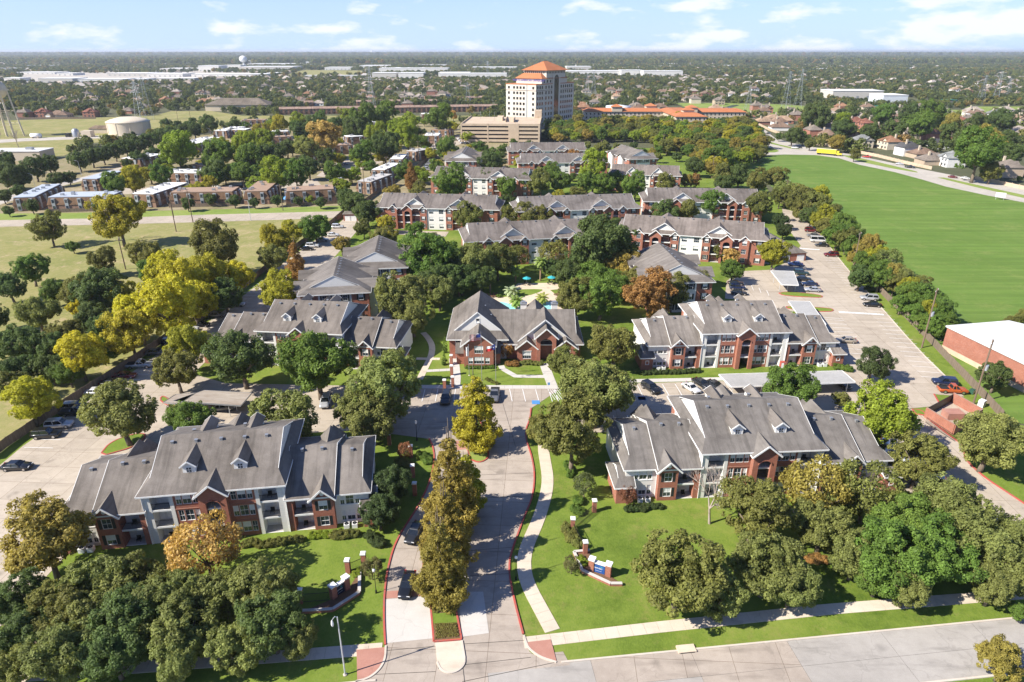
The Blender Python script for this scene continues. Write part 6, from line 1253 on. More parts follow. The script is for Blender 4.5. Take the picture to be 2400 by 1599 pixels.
def pin(P, poly):
    r = np.zeros(len(P), bool); j = len(poly)-1
    for i in range(len(poly)):
        xi, yi = poly[i]; xj, yj = poly[j]; c = ((yi > P[:,1]) != (yj > P[:,1])) & (P[:,0] < (xj-xi)*(P[:,1]-yi)/(yj-yi+1e-9)+xi); r ^= c; j = i
    return r
WR = []
for cr, xl, y, xr, h, dp in WH: a = G(cr(xl, y)); b = G(cr(xr, y)); WR.append((a[0]-6, b[0]+6, a[1]-8-.07*a[1], a[1]+dp+6))
WR += [(*[G(e5(560,492))[0]-4, G(e5(1215,492))[0]+4], G(e5(560,535))[1]-20, G(e5(560,492))[1]+60), (-450,-400,560,610)]
def scatter(y0, y1, area, smin, smax, thr):
    n = int(.84*(y1*y1-y0*y0)/area); y = np.sqrt(NR.uniform(y0*y0, y1*y1, n)); x = NR.uniform(-1, 1, n)*(.84*y+60); P = np.stack([x, y], 1)
    w = np.sin(x*.013+3*np.sin(y*.004))*np.sin(y*.011+2*np.sin(x*.006)) + .5*np.sin(x*.05)*np.sin(y*.047+x*.02); keep = w > thr
    for e in EXC: keep &= ~pin(P, e)
    for a, b, c, d in WR: keep &= ~((x > a) & (x < b) & (y > c) & (y < d))
    if y0 < 1500:
        for hx, hy in HSP: keep &= ((x-hx)**2 + ((y-hy+10)*.42)**2) > 105
    P = P[keep]; return np.concatenate([P, NR.uniform(smin, smax, (len(P), 1))], 1)
PTS = np.concatenate([scatter(470, 1000, 125, .6, 1.1, -.5), scatter(1000, 1900, 170, .65, 1.1, -.6), scatter(1900, 3600, 420, 1.0, 1.6, -.75), scatter(3600, 8000, 2600, 2.4, 3.6, -1.2), scatter(8000, 22000, 26000, 4.0, 6.5, -2)])
me = bpy.data.meshes.new('far_trees'); me.vertices.add(len(PTS)); me.vertices.foreach_set('co', np.stack([PTS[:,0], PTS[:,1], np.zeros(len(PTS))], 1).astype(np.float32).ravel())
at = me.attributes.new('sc', 'FLOAT', 'POINT'); at.data.foreach_set('value', PTS[:,2].astype(np.float32)); me.update()
ft = obj('far_trees', me); tag(ft, 'mass of suburban trees stretching to the horizon', 'trees', None, 'stuff')
ng = bpy.data.node_groups.new('scatter', 'GeometryNodeTree'); ng.interface.new_socket('Geometry', in_out='INPUT', socket_type='NodeSocketGeometry'); ng.interface.new_socket('Geometry', in_out='OUTPUT', socket_type='NodeSocketGeometry')
gi = ng.nodes.new('NodeGroupInput'); go = ng.nodes.new('NodeGroupOutput'); ip = ng.nodes.new('GeometryNodeInstanceOnPoints'); ci = ng.nodes.new('GeometryNodeCollectionInfo'); ci.inputs[0].default_value = LC; ci.inputs['Separate Children'].default_value = True; ci.inputs['Reset Children'].default_value = True
na = ng.nodes.new('GeometryNodeInputNamedAttribute'); na.data_type = 'FLOAT'; na.inputs[0].default_value = 'sc'
rv = ng.nodes.new('FunctionNodeRandomValue'); rv.data_type = 'FLOAT_VECTOR'; rv.inputs[1].default_value = (0, 0, 6.28); rv.inputs[0].default_value = (0, 0, 0)
ng.links.new(gi.outputs[0], ip.inputs['Points']); ng.links.new(ci.outputs[0], ip.inputs['Instance']); ip.inputs['Pick Instance'].default_value = True; ng.links.new(na.outputs[0], ip.inputs['Scale']); ng.links.new(rv.outputs[0], ip.inputs['Rotation']); ng.links.new(ip.outputs[0], go.inputs[0])
md = ft.modifiers.new('scatter', 'NODES'); md.node_group = ng

HC = bpy.data.collections.new('far_roof_kinds')
for k, (w, d, h, zr, mt) in enumerate(((15,12,3.2,4.2,'far_roof'),(18,11,3.2,4.4,'far_roof'),(60,38,8,.3,'white_roof'),(110,60,9,.3,'white_roof'))):
    b = MB().box(-w/2, w/2, -d/2, d/2, 0, h); q = min(w, d)/2 if zr > 1 else .1; x0, x1, y0, y1 = -w/2-.5, w/2+.5, -d/2-.5, d/2+.5
    A_ = [(x0,y0,h),(x1,y0,h),(x1,y1,h),(x0,y1,h)]; B_ = [(x0+q,y0+q,h+zr),(x1-q,y0+q,h+zr),(x1-q,y1-q,h+zr),(x0+q,y1-q,h+zr)]
    for i in range(4): b.quad(A_[i], A_[(i+1)%4], B_[(i+1)%4], B_[i])
    b.quad(*B_); HC.objects.link(bpy.data.objects.new(f'far_roof_{k}', b.mesh('far_roof', mt)))
def mass(name, pts, lab, cat, pick):
    me = bpy.data.meshes.new(name); me.vertices.add(len(pts)); me.vertices.foreach_set('co', np.stack([pts[:,0], pts[:,1], np.zeros(len(pts))], 1).astype(np.float32).ravel())
    at = me.attributes.new('sc', 'FLOAT', 'POINT'); at.data.foreach_set('value', pts[:,2].astype(np.float32)); ai = me.attributes.new('ix', 'INT', 'POINT'); ai.data.foreach_set('value', NR.integers(pick[0], pick[1], len(pts)).astype(np.int32)); me.update()
    o = obj(name, me); tag(o, lab, cat, None, 'stuff'); g = ng.copy(); n_ = g.nodes
    c_ = [n for n in n_ if n.bl_idname == 'GeometryNodeCollectionInfo'][0]; c_.inputs[0].default_value = HC; i_ = [n for n in n_ if n.bl_idname == 'GeometryNodeInstanceOnPoints'][0]
    na2 = n_.new('GeometryNodeInputNamedAttribute'); na2.data_type = 'INT'; na2.inputs[0].default_value = 'ix'; g.links.new(na2.outputs[0], i_.inputs['Instance Index'])
    r_ = [n for n in n_ if n.bl_idname == 'FunctionNodeRandomValue'][0]; r_.inputs[1].default_value = (0, 0, .5); r_.inputs[0].default_value = (0, 0, -.2); o.modifiers.new('scatter', 'NODES').node_group = g
mass('far_rooftops', np.concatenate([scatter(1250, 2600, 3300, .95, 1.2, -.3), scatter(2600, 4200, 9000, 1.1, 1.5, -.2)]), 'countless small grey-brown roofs of the far suburb', 'rooftops', (0, 2))
mass('far_sheds', np.concatenate([scatter(2300, 4200, 95000, .7, 1.2, .0), scatter(4200, 9000, 650000, 1.0, 2.0, -.4)]), 'scattered white sheds near the horizon', 'sheds', (2, 4))
# ================================================================== vehicles
def loft(m, secs):
    """closed rings of equal length joined in order, ends capped"""
    n = len(secs[0]); b = len(m.v)
    for s in secs: m.v += [tuple(p) for p in s]
    for k in range(len(secs)-1):
        for i in range(n): j = (i+1) % n; m.f.append((b+k*n+i, b+k*n+j, b+(k+1)*n+j, b+(k+1)*n+i))
    m.f.append(tuple(b+n-1-i for i in range(n))); m.f.append(tuple(b+(len(secs)-1)*n+i for i in range(n))); return m
def car_proto(kind):
    L_, Wd, H_, hood, bed = {'sedan': (4.8,1.82,1.45,.95,0), 'suv': (4.8,1.95,1.78,1.08,0), 'pickup': (5.7,2.0,1.85,1.12,1), 'van': (5.9,2.05,2.3,1.15,0), 'coupe': (4.7,1.85,1.38,.92,0)}[kind]
    r = thing(kind + '_car' if kind not in ('pickup', 'van') else kind, 'x', {'pickup': 'pickup', 'van': 'van'}.get(kind, 'car')); h = L_/2; w = Wd/2; g = .24
    # body: cross-sections from tail to nose
    prof = {'sedan': [(-1,.55,.72,.82),(-.97,.36,.92,.92),(-.6,.26,.98,1.0),(0,.24,hood,1.0),(.45,.24,hood,1.0),(.85,.28,.84,.96),(.97,.36,.72,.84),(1,.45,.62,.74)], 'coupe': [(-1,.55,.75,.82),(-.96,.36,.9,.92),(-.6,.26,.95,1.0),(0,.24,hood,1.0),(.45,.24,hood,1.0),(.85,.28,.8,.96),(1,.42,.6,.74)],
            'suv': [(-1,.5,1.0,.9),(-.97,.36,1.08,.96),(-.5,.28,1.1,1.0),(0,.28,hood,1.0),(.45,.28,hood,1.0),(.85,.3,1.0,.97),(.97,.36,.85,.9),(1,.45,.72,.84)], 'pickup': [(-1,.5,.98,.95),(-.98,.42,1.02,.98),(-.4,.34,1.04,1.0),(0,.34,hood,1.0),(.45,.34,hood,1.0),(.88,.36,1.02,.97),(1,.48,.82,.9)], 'van': [(-1,.45,1.15,.97),(-.97,.4,1.2,1.0),(-.4,.3,1.2,1.0),(.3,.3,1.2,1.0),(.7,.3,1.15,.98),(.95,.36,.92,.92),(1,.45,.7,.86)]}[kind]
    secs = []
    for x, z0, z1, ww in prof:
        X = x*h; a = w*ww; secs.append([(X,-a*.9,z0),(X,a*.9,z0),(X,a,z0+.12),(X,a,z1-.22),(X,a*.93,z1-.03),(X,a*.6,z1),(X,-a*.6,z1),(X,-a*.93,z1-.03),(X,-a,z1-.22),(X,-a,z0+.12)])
    bd = loft(MB(), secs).build('body', 'car_paint', r, True)
    c0, c1_, t0, t1 = {'sedan': (-.74,.42,-.46,.12), 'coupe': (-.72,.38,-.36,.06), 'suv': (-.97,.42,-.86,.16), 'pickup': (-.16,.44,-.1,.18), 'van': (-.985,.8,-.96,.5)}[kind]; zb = (hood if kind != 'van' else 1.18)-.03
    gl = loft(MB(), [[(c0*h,-w*.9,zb),(c0*h,w*.9,zb),(c1_*h,w*.9,zb),(c1_*h,-w*.9,zb)], [(t0*h,-w*.74,H_-.06),(t0*h,w*.74,H_-.06),(t1*h,w*.74,H_-.06),(t1*h,-w*.74,H_-.06)]]); gl.build('windows', 'car_glass', r)
    rf = loft(MB(), [[(t0*h-.04,-w*.76,H_-.08),(t0*h-.04,w*.76,H_-.08),(t1*h+.03,w*.76,H_-.08),(t1*h+.03,-w*.76,H_-.08)], [(t0*h+.05,-w*.68,H_),(t0*h+.05,w*.68,H_),(t1*h-.06,w*.68,H_),(t1*h-.06,-w*.68,H_)]])
    for f in ([c0, t0], [c1_, t1], [(c0+c1_)/2-.02, (t0+t1)/2]):
        for s in (-1, 1): rf.bar((f[0]*h, s*w*.9, zb), (f[1]*h, s*w*.75, H_-.06), .09, .09)
    rf.build('roof', 'car_paint', r)
    if bed: MB().box(-h*.95, -h*.2, -w*.85, w*.85, 1.0, 1.055).build('load_bed', 'rubber', r)
    rw = .34 if kind in ('sedan', 'coupe') else .39
    wm_ = MB().tube((0,-.11,0),(0,.11,0),rw,n=16).mesh('wheel', 'rubber'); rm = MB().tube((0,-.12,0),(0,.12,0),rw*.62,n=12).mesh('rim', 'chrome')
    for sx in (-.62, .62):
        for s in (-1, 1): o = obj('wheel', wm_, r, (sx*h, s*(w-.1), rw)); obj('rim', rm, o)
    for s in (-1, 1):
        MB().box(h*.955-.06, h*.955+.02, s*w*.62-.2, s*w*.62+.2, .6, .76).build('headlight', 'headlight', r); MB().box(-h*.99-.02, -h*.99+.05, s*w*.74-.13, s*w*.74+.13, .74, .95).build('taillight', 'taillight', r)
        MB().box(c1_*h-.3, c1_*h-.12, s*(w+.02)-.08, s*(w+.02)+.08, zb-.02, zb+.14).build('mirror', 'car_paint', r)
    MB().box(h*.985, h*1.005, -.5, .5, .42, .58).build('grille', 'iron', r)
    return snapshot(r)
CP_ = {k: car_proto(k) for k in ('sedan', 'suv', 'pickup', 'van', 'coupe')}; CU = {k: 0 for k in CP_}
PC = {'black': (.012,.013,.015), 'white': (.72,.72,.71), 'silver': (.42,.43,.45), 'grey': (.15,.155,.165), 'navy': (.015,.025,.07), 'blue': (.06,.11,.28), 'maroon': (.14,.012,.016), 'red': (.42,.03,.02), 'orange': (.50,.10,.02), 'tan': (.38,.33,.26), 'green': (.02,.05,.045), 'dark': (.025,.027,.03)}
def car(px, kind, col, hd, where, group=None, xy=None):
    x, y = xy or G(px); cn = {'dark': 'dark'}.get(col, col); nn = {'sedan': 'sedan', 'suv': 'SUV', 'coupe': 'coupe', 'van': 'passenger van', 'pickup': 'pickup truck'}[kind]
    o = place(CP_[kind], CU[kind] == 0, (x, y, .06), math.radians(hd), f'{cn} {nn} {where}', group); CU[kind] += 1
    for c in o.children:
        if c.name.split('.')[0] in ('body', 'roof', 'mirror'): c.color = (*PC[col], 1)
a_, b_ = G(c6(1885,1145)), G(c6(1195,375)); HR = math.degrees(math.atan2(perp(a_, b_)[1], perp(a_, b_)[0]))
CARS = [(c1,95,448,'sedan','black',4,'parked alone below the west fence, nearest the autumn elm'),(c1,250,280,'suv','black',8,'beside the silver one by the west fence'),(c1,318,228,'suv','silver',8,'between two black vehicles by the west fence'),(c1,402,160,'pickup','black',8,'parked against the west fence shade'),(c1,1715,108,'suv','silver',-86,'between the western oaks in the cross lane'),
 (c4,1230,825,'sedan','black',6,'in the fence shade across from the yellow tree belt'),(c4,1125,872,'suv','white',6,'in the fence shade near the yellow-green tree'),(c4,960,995,'sedan','grey',6,'half hidden behind the yellow-green tree'),(c4,770,1140,'sedan','maroon',6,'in the fence shade above the big grey-green oak'),(c4,1680,505,'suv','dark',4,'under the oak on the upper west lane'),(c4,1450,700,'sedan','silver',4,'behind the dark oak on the west lane'),(c4,1880,358,'sedan','black',4,'in the upper west fence row'),(c4,1915,340,'suv','white',4,'in the upper west fence row'),(c4,1975,302,'sedan','silver',4,'in the upper west fence row'),(c4,2040,272,'sedan','white',4,'in the upper west fence row'),(c4,2070,222,'suv','white',4,'beside the small hipped store'),(c4,1940,492,'sedan','navy',4,'beside the end-on block by the west lane'),
 (c2,572,1075,'sedan','black',-93,'driving down the drive beside the median cypresses'),(c2,610,800,'sedan','dark',-103,'in the cypress shade on the drive'),(c2,775,90,'suv','dark',-92,'parked in the court behind the island cypress'),(c2,1030,72,'pickup','grey',-92,'parked in the court before the clubhouse'),
 (c6,950,452,'sedan','blue',0,'at the top of the double row by the short carport'),(c6,985,508,'suv','green',0,'in the row beside the short carport'),(c6,1000,543,'sedan','dark',0,'in the row beside the short carport'),(c6,1035,575,'sedan','navy',0,'in the row beside the short carport'),(c6,1055,610,'sedan','silver',0,'at the island end of the carport row'),(c6,1045,245,'suv','maroon',0,'under the tree at the top of the east lot'),(c6,1060,275,'sedan','grey',0,'next to the white van'),(c6,1090,308,'van','white',0,'in the upper east lot'),(c6,1112,335,'sedan','dark',0,'just below the white van'),(c6,1170,395,'suv','maroon',0,'alone below the white van'),(c6,1400,662,'suv','silver',0,'beside the speed hump under the lot tree'),(c6,1420,702,'sedan','black',0,'beside the speed hump'),(c6,1260,922,'sedan','tan',0,'alone beside the block facing the carport'),(c6,1860,1180,'suv','navy',0,'next to the orange pickup'),(c6,1910,1228,'pickup','orange',0,'by the bin enclosure'),
 (c6,65,1218,'suv','black',-62,'before the hedge in the east cross lane'),(c6,312,1215,'coupe','white',-62,'in the east cross lane'),(c6,375,1188,'sedan','dark',-62,'beyond the white coupe'),(c6,460,1200,'sedan','dark',-62,'beside the pale carport'),(c6,585,570,'sedan','dark',-8,'in the tree shade behind the dormered block'),(c6,595,598,'suv','navy',-8,'in the tree shade behind the dormered block'),(c6,605,630,'sedan','dark',-8,'in the tree shade behind the dormered block'),(c6,1235,1190,'sedan','dark',-80,'under the pale carport'),
 (c3,1345,412,'suv','silver',-35,'beside the eastern block porch'),(c3,1400,448,'sedan','white',-35,'beside the eastern block porch'),(c3,1515,545,'suv','silver',-30,'nosed in beside the rusty tree trunk'),(c3,1575,535,'suv','white',-30,'nosed in beside the silver one by the exit drive'),(c3,1235,310,'suv','white',-35,'under the lime tree'),
 (c4,1370,1335,'sedan','grey',10,'under the rusty carport'),
 (e5,235,928,'suv','white',-30,'on the divided road'),(e5,268,925,'sedan','dark',-30,'on the divided road'),(e5,605,945,'sedan','dark',-35,'on the divided road by the truck'),(e5,865,1008,'pickup','red',-35,'on the divided road'),(e5,1150,1070,'sedan','silver',-38,'on the divided road'),(e5,1240,1098,'pickup','black',-38,'on the divided road'),(e5,1615,1185,'sedan','maroon',-38,'on the divided road'),(e5,1725,1195,'sedan','white',-38,'on the divided road'),(e4,1500,802,'sedan','dark',-50,'at the bend of the divided road'),
 (e2,1110,1072,'suv','white',10,'in the townhouse estate parking'),(e2,1150,1070,'sedan','blue',10,'in the townhouse estate parking'),(e2,1270,1092,'sedan','silver',60,'in the townhouse estate parking'),(e2,1190,1142,'sedan','dark',60,'in the townhouse estate parking'),(e2,1050,1212,'suv','blue',20,'in the townhouse estate parking'),(e2,1090,1198,'suv','white',20,'in the townhouse estate parking'),(e2,450,1232,'sedan','blue',0,'in the townhouse estate parking'),(e2,290,1292,'sedan','dark',0,'in the townhouse estate parking'),(e1,1660,1268,'suv','dark',0,'in the townhouse estate parking'),(e1,1830,1265,'pickup','silver',0,'in the townhouse estate parking'),(e1,1900,1268,'sedan','white',0,'in the townhouse estate parking')]
for cr, x, y, k, c, hd, wh in CARS:
    if cr is c6 and hd == 0: hd = HR + RN.uniform(-3, 3) + (180 if RN.random() < .4 else 0)
    car(cr(x, y), k, c, hd, wh, 'vehicles ' + wh)
for i in range(12):
    car(e3(-5+i*5.5, 1122-i*8), ('sedan','suv')[i%2], ('white','silver','white','grey')[i%4], 20, 'in the packed row by the timber fence near the garage', 'vehicles in the packed row by the garage')
for i, (x, y) in enumerate(((255,858),(285,850),(310,885),(350,890),(365,882),(300,868),(345,872))): car(e3(x, y), ('sedan','suv')[i%2], ('white','white','silver','dark')[i%4], 60, 'parked before the concrete garage ramp', 'vehicles before the concrete garage')
for i, (x, y) in enumerate(((470,1335),(600,1240),(690,1185),(860,1075),(1060,935),(1330,765),(1160,850))): car(c4(x, y), ('suv','sedan','sedan','pickup')[i%4], ('grey','white','dark','silver','navy')[i%5], 6, 'in the shade of the long west timber fence', 'vehicles along the west timber fence')
# yellow lorry
x, y = G(e5(520,985)); tr = thing('box_truck', 'yellow articulated lorry on the divided road beside the green field', 'truck', (x, y, .06), math.radians(-38))
ye = (.75,.60,.05)
MB().box(-7.2, 5.4, -1.25, 1.25, 1.15, 4.0).build('trailer', 'car_paint', tr, color=ye); MB().box(-7.3, 5.45, -1.28, 1.28, 3.96, 4.03).build('trailer_roof', 'paint_any', tr, color=(.75,.72,.5)); MB().box(-7, 5.2, -.5, .5, .8, 1.15).build('chassis', 'iron', tr)
MB().prism([(5.8,-1.15),(7.4,-1.15),(7.4,1.15),(5.8,1.15)], .7, 3.3).box(7.4, 9.2, -1.05, 1.05, .7, 1.9).build('cab', 'car_paint', tr, color=ye); MB().box(7.38, 7.45, -1.0, 1.0, 2.0, 3.0).build('windscreen', 'car_glass', tr)
wl = MB().tube((0,-.16,0),(0,.16,0),.5,n=14).mesh('wheel', 'rubber')
for X in (-6.2,-5.0,4.6,5.9,8.4):
    for s in (-1,1): obj('wheel', wl, tr, (X, s*1.05, .5))
# ================================================================== fences, walls, pillars
def timber_fence(pts, label, step=2.44, h=1.95, mat='fence_wood'):
    t = thing('timber_fence', label, 'fence'); p = resample(pts, step)
    pn = MB()
    for i in range(17): x = i*step/17; dz = RN.uniform(-.02,.02); pn.box(x+.006, x+step/17-.006, -.012, .012, .04, h+dz)
    pn.box(0, step, .012, .06, .35, .44).box(0, step, .012, .06, h-.45, h-.36); me = pn.mesh('fence_panel', mat); po = MB().box(-.05,.05,.0,.1,0,h+.08).mesh('fence_post', mat)
    for a, b in zip(p, p[1:]):
        rz = math.atan2(b[1]-a[1], b[0]-a[0]); o = obj('fence_panel', me, t, (a[0], a[1], RN.uniform(-.04,.04)), rz, scale=(math.hypot(b[0]-a[0], b[1]-a[1])/step, 1, 1)); obj('fence_post', po, o)
    return t
timber_fence(FL, 'weathered tall timber fence along the yellow tree belt and west lane')
timber_fence(FRR, 'weathered timber fence between the east parking lot and the hedgerow')
timber_fence(GP(e2, [(1080,1560),(1250,1460),(1400,1350),(1600,1210),(1780,1100),(1900,1020)]), 'brown timber fence between the townhouses and the brick blocks')
timber_fence(GP(e1, [(140,672),(840,668)]), 'dark fence behind the houses at the meadow edge', 6, 2)
timber_fence(GP(e1, [(430,1490),(860,1475)]), 'low brown fence at the feet of the townhouses', 4, 1.6); timber_fence(GP(e1, [(1480,1445),(2080,1430)]), 'low brown fence before the long brown-roofed townhouses', 4, 1.6); timber_fence(GP(e2, [(640,1440),(1090,1410)]), 'low brown fence before the townhouses with the blue awning', 4, 1.6)
def panel_wall(pts, label, step=4.5, h=1.9, mat='garage_concrete'):
    t = thing('boundary_wall', label, 'wall'); p = resample(pts, step)
    me = MB().box(.2, step, -.08, .08, 0, h).mesh('wall_panel', mat); po = MB().box(-.22,.22,-.22,.22,0,h+.25).mesh('wall_pier', mat)
    for a, b in zip(p, p[1:]): o = obj('wall_panel', me, t, (*a, 0), math.atan2(b[1]-a[1], b[0]-a[0]), scale=(math.hypot(b[0]-a[0], b[1]-a[1])/step, 1, 1)); obj('wall_pier', po, o)
panel_wall(GP(e5, [(-100,715),(20,775),(130,812)]), 'tan panel wall at the bend of the divided road'); panel_wall(GP(e5, [(400,895),(560,915),(720,955),(950,1000),(1200,1062),(1430,1112)]), 'tan panel wall between the divided road and the houses'); panel_wall(GP(e5, [(1810,1200),(2000,1235),(2250,1290),(2500,1340)]), 'tan panel wall below the grey-roofed corner house')
def pillar(px, label, h=2.1, w=.62):
    x, y = G(px); t = thing('brick_pillar', label, 'pillar', (x, y, 0), RN.uniform(-.1,.1)); MB().box(-w/2,w/2,-w/2,w/2,0,h).build('shaft', 'brick', t)
    MB().box(-w/2-.07,w/2+.07,-w/2-.07,w/2+.07,h,h+.14).build('cap', 'white_paint', t); MB().box(-w/2-.02,w/2+.02,-w/2-.02,w/2+.02,h+.14,h+.2).build('cap_top', 'white_paint', t); return (x, y)
def iron_fence(a, b, label, h=1.5, grp=None):
    l = math.hypot(b[0]-a[0], b[1]-a[1]); t = thing('iron_fence', label, 'fence', (*a, 0), math.atan2(b[1]-a[1], b[0]-a[0]), grp); r = MB().box(0,l,-.02,.02,h-.12,h-.07).build('top_rail', 'iron', t); MB().box(0,l,-.02,.02,.12,.17).build('bottom_rail', 'iron', t)
    m = MB(); n = max(2, int(l/.14))
    for i in range(n+1): x = l*i/n; m.box(x-.011,x+.011,-.011,.011,0,h)
    o = m.build('pickets', 'iron', t); o['kind'] = 'stuff'
EP = [pillar(c2(1553,672), 'brick pillar with white cap nearest the eastern porch'), pillar(c2(1440,768), 'brick pillar with white cap, middle of the east pillar line'), pillar(c2(1505,893), 'brick pillar with white cap behind the east sign planter')]
iron_fence(EP[0], EP[1], 'black iron fence between the porch pillar and the middle pillar'); iron_fence(EP[1], EP[2], 'black iron fence running to the east sign planter')
WPp = [pillar(c2(262,990), 'brick pillar with white cap nearest the west sign wall'), pillar(c2(345,955), 'brick pillar with white cap beside the magnolias')]
iron_fence(*WPp, 'short black iron fence between the two west pillars')
WP2 = G(c2(20,1150)); iron_fence(WP2, G(c2(160,1140)), 'black iron fence panel joining the west sign wall')
pillar(c2(12,1150), 'brick pillar half hidden in the west oak belt')
for px, lab in ((c2(478,320), 'brick pillar at the top of the drive, farthest one'), (c2(592,385), 'brick pillar beside the reddish tree'), (c2(602,490), 'brick pillar above the magnolias, middle of the drive line'), (c2(612,585), 'brick pillar beside the magnolias at the drive')): pillar(px, lab, 2.3)
for px, lab in ((c5(938,1125), 'brick pillar beside the clubhouse gate path, inner one'), (c5(945,1195), 'brick pillar beside the clubhouse gate path, court side'), (c5(895,1215), 'brick pillar at the court kerb before the clubhouse path'), (c5(936,1060), 'brick pillar nearest the clubhouse wall')): pillar(px, lab, 2.4)
iron_fence(G(c3(775,935)), G(c3(900,925)), 'black iron fence panel visible between the front oaks')
# exit gate rails
a, b = G(c3(1500,205)), G(c3(1655,305)); iron_fence(a, b, 'black sliding gate beside the bin enclosure', 1.3)
# ================================================================== monument signs
def sign(pl, pr, mat, label, lines, plant, planter_label):
    a, b = G(pl), G(pr); l = math.hypot(b[0]-a[0], b[1]-a[1]); rz = math.atan2(b[1]-a[1], b[0]-a[0]); t = thing('monument_sign', label, 'sign', (*a, 0), rz)
    MB().box(.4, l-.4, -.1, .25, .1, 1.75).build('panel_wall', 'brick', t); MB().box(.4, l-.4, -.2, .35, 1.75, 1.95).build('coping', 'white_paint', t)
    for x in (0, l-.75): MB().box(x, x+.75, -.3, .45, 0, 2.1).build('pier', 'brick', t); MB().box(x-.08, x+.83, -.38, .53, 2.1, 2.32).build('pier_cap', 'white_paint', t)
    f = MB().box(.85, l-.85, -.17, -.1, .3, 1.62).build('sign_face', mat, t); c = l/2
    text('lettering', 'Camden', (l-1.7)*.27, 'white_paint', t, (c-.08*l, -.175, 1.0), (PI/2,0,0), .012); text('lettering', lines, (l-1.7)*.085, 'white_paint', t, (c-.05*l, -.175, .62), (PI/2,0,0), .01)
    m = MB()
    for k in range(4): an = .5+k*.55; m.quad((l-1.35,-.18,1.28),(l-1.35+.08*math.cos(an),-.18,1.28+.08*math.sin(an)),(l-1.35+.27*math.cos(an),-.18,1.28+.27*math.sin(an)),(l-1.35+.22*math.cos(an-.28),-.18,1.28+.22*math.sin(an-.28)))
    m.build('leaf_emblem', 'teal_mark', t)
    p = thing('planter_wall', planter_label, 'planter'); w = MB()
    for q0, q1 in zip(plant, plant[1:]):
        o = MB().bar((*q0, .2), (*q1, .2), .35, .4).build('planter_side', 'brick', p); MB().bar((*q0, .44), (*q1, .44), .42, .09).build('planter_coping', 'pale_concrete', o)
    struct('planter_bed', MB().prism(plant + [b, a], .0, .2), 'mulch')
sign(c2(1525,982), c2(1640,1018), 'sign_blue', 'brick monument sign with blue name board on the east lawn', 'apartment homes', GP(c2, [(1530,885),(1447,893),(1490,990),(1640,1060),(1700,1060)]), 'low brick planter wall before the blue sign board')
sign(c2(175,1138), c2(268,1075), 'sign_dark', 'brick monument sign with dark name board in the west lawn shade', 'apartment homes', GP(c2, [(15,1205),(180,1195),(320,1105),(322,990)]), 'low brick planter wall before the dark sign board')
# ================================================================== lamps, poles, wires, pylons
x, y = G(c2(245,1530)); sl_ = thing('street_lamp', 'tall galvanised street lamp with drooping head beside the front sidewalk', 'street lamp', (x, y, 0), .15)
MB().tube((0,0,0),(0,0,8.9),.095,.06,10).build('pole', 'metal_pole', sl_); MB().tube((0,0,8.85),(-.25,-.05,9.05),.035,n=8).tube((-.25,-.05,9.05),(-.6,-.1,8.6),.03,n=8).build('arm', 'metal_pole', sl_); MB().lathe([(.04,8.6),(.1,8.5),(.16,8.0),(.1,7.75),(.01,7.7)], 12, -.6, -.1).build('lantern', 'white_paint', sl_, True); MB().lathe([(.25,0),(.25,.12),(.13,.2)], 10).build('base', 'kerb_concrete', sl_)
def post_lamp(px, label, h=3.6):
    x, y = G(px); t = thing('post_lamp', label, 'lamp post', (x, y, 0)); MB().tube((0,0,0),(0,0,h),.05,.04,8).lathe([(.14,0),(.12,.5),(.06,.6)],8).build('post', 'iron', t); MB().lathe([(.05,h),(.2,h+.15),(.22,h+.35),(.12,h+.55),(.01,h+.6)],10).build('globe', 'white_paint', t, True); MB().lathe([(.14,h+.5),(.01,h+.7)],8).build('cap', 'iron', t)
for px, lab in ((c2(1143,1030), 'black post lamp with pale globe between drive and curved walk'), (c2(408,1100), 'black post lamp beside the west sign planter'), (c2(622,300), 'black post lamp at the top of the drive'), (c5(725,1520), 'black post lamp under the western oaks by the court')): post_lamp(px, lab)
def upole(ft, tp, label, transformer=False, mat='pole_wood', arm=2.4, az=0.0, group=None):
    x, y = G(ft); d = ray(*tp); h = min(16, max(7, CAMH + d[2]*(y/d[1]))); t = thing('utility_pole', label, 'utility pole', (x, y, 0), az, group); MB().tube((0,0,0),(0,0,h),.2,.14,9).build('pole', mat, t)
    if arm: MB().box(-arm/2,arm/2,-.07,.07,h-.75,h-.6).build('crossarm', 'pole_wood', t)
    for s in (-1,0,1):
        if arm: MB().tube((s*arm*.45,0,h-.6),(s*arm*.45,0,h-.35),.05,n=6).build('insulator', 'white_paint', t)
    if transformer:
        for k, s in enumerate((-.45,0,.45)): MB().tube((s,-.38,h*.55),(s,-.38,h*.55+.95),.22,n=10).build('transformer', 'galvanised', t)
    return Vector((x, y, h-.45))
def wires(a, b, label, grp, offs=(-1.0,0,1.0), az=0.0, sag=.8):
    for o_ in offs:
        off = Vector((math.cos(az)*o_, math.sin(az)*o_, 0)); m = MB(); n = 8; pr = None
        for i in range(n+1): f = i/n; p = a.lerp(b, f) + off - Vector((0,0,sag*4*f*(1-f))); pr and m.tube(pr, p, .012, n=4, caps=False); pr = p
        tag(m.build('power_wire', 'iron'), label, 'wire', grp)
P_ = [upole(c6(2040,1300), c6(2130,905), 'wooden utility pole with three transformers beside the east fence', True, az=.8), upole(c6(1725,955), c6(1780,590), 'wooden utility pole with transformers above the empty stalls', True, az=.8), upole(c6(1300,490), c6(1345,245), 'wooden utility pole beside the lot near the white van', False, az=.8), upole(c6(878,105), c6(890,-10), 'wooden utility pole at the upper end of the east fence', az=.8)]
for i in range(3): wires(P_[i], P_[i+1], 'thin power wire along the east fence poles', 'power wires along the east fence', az=.8)
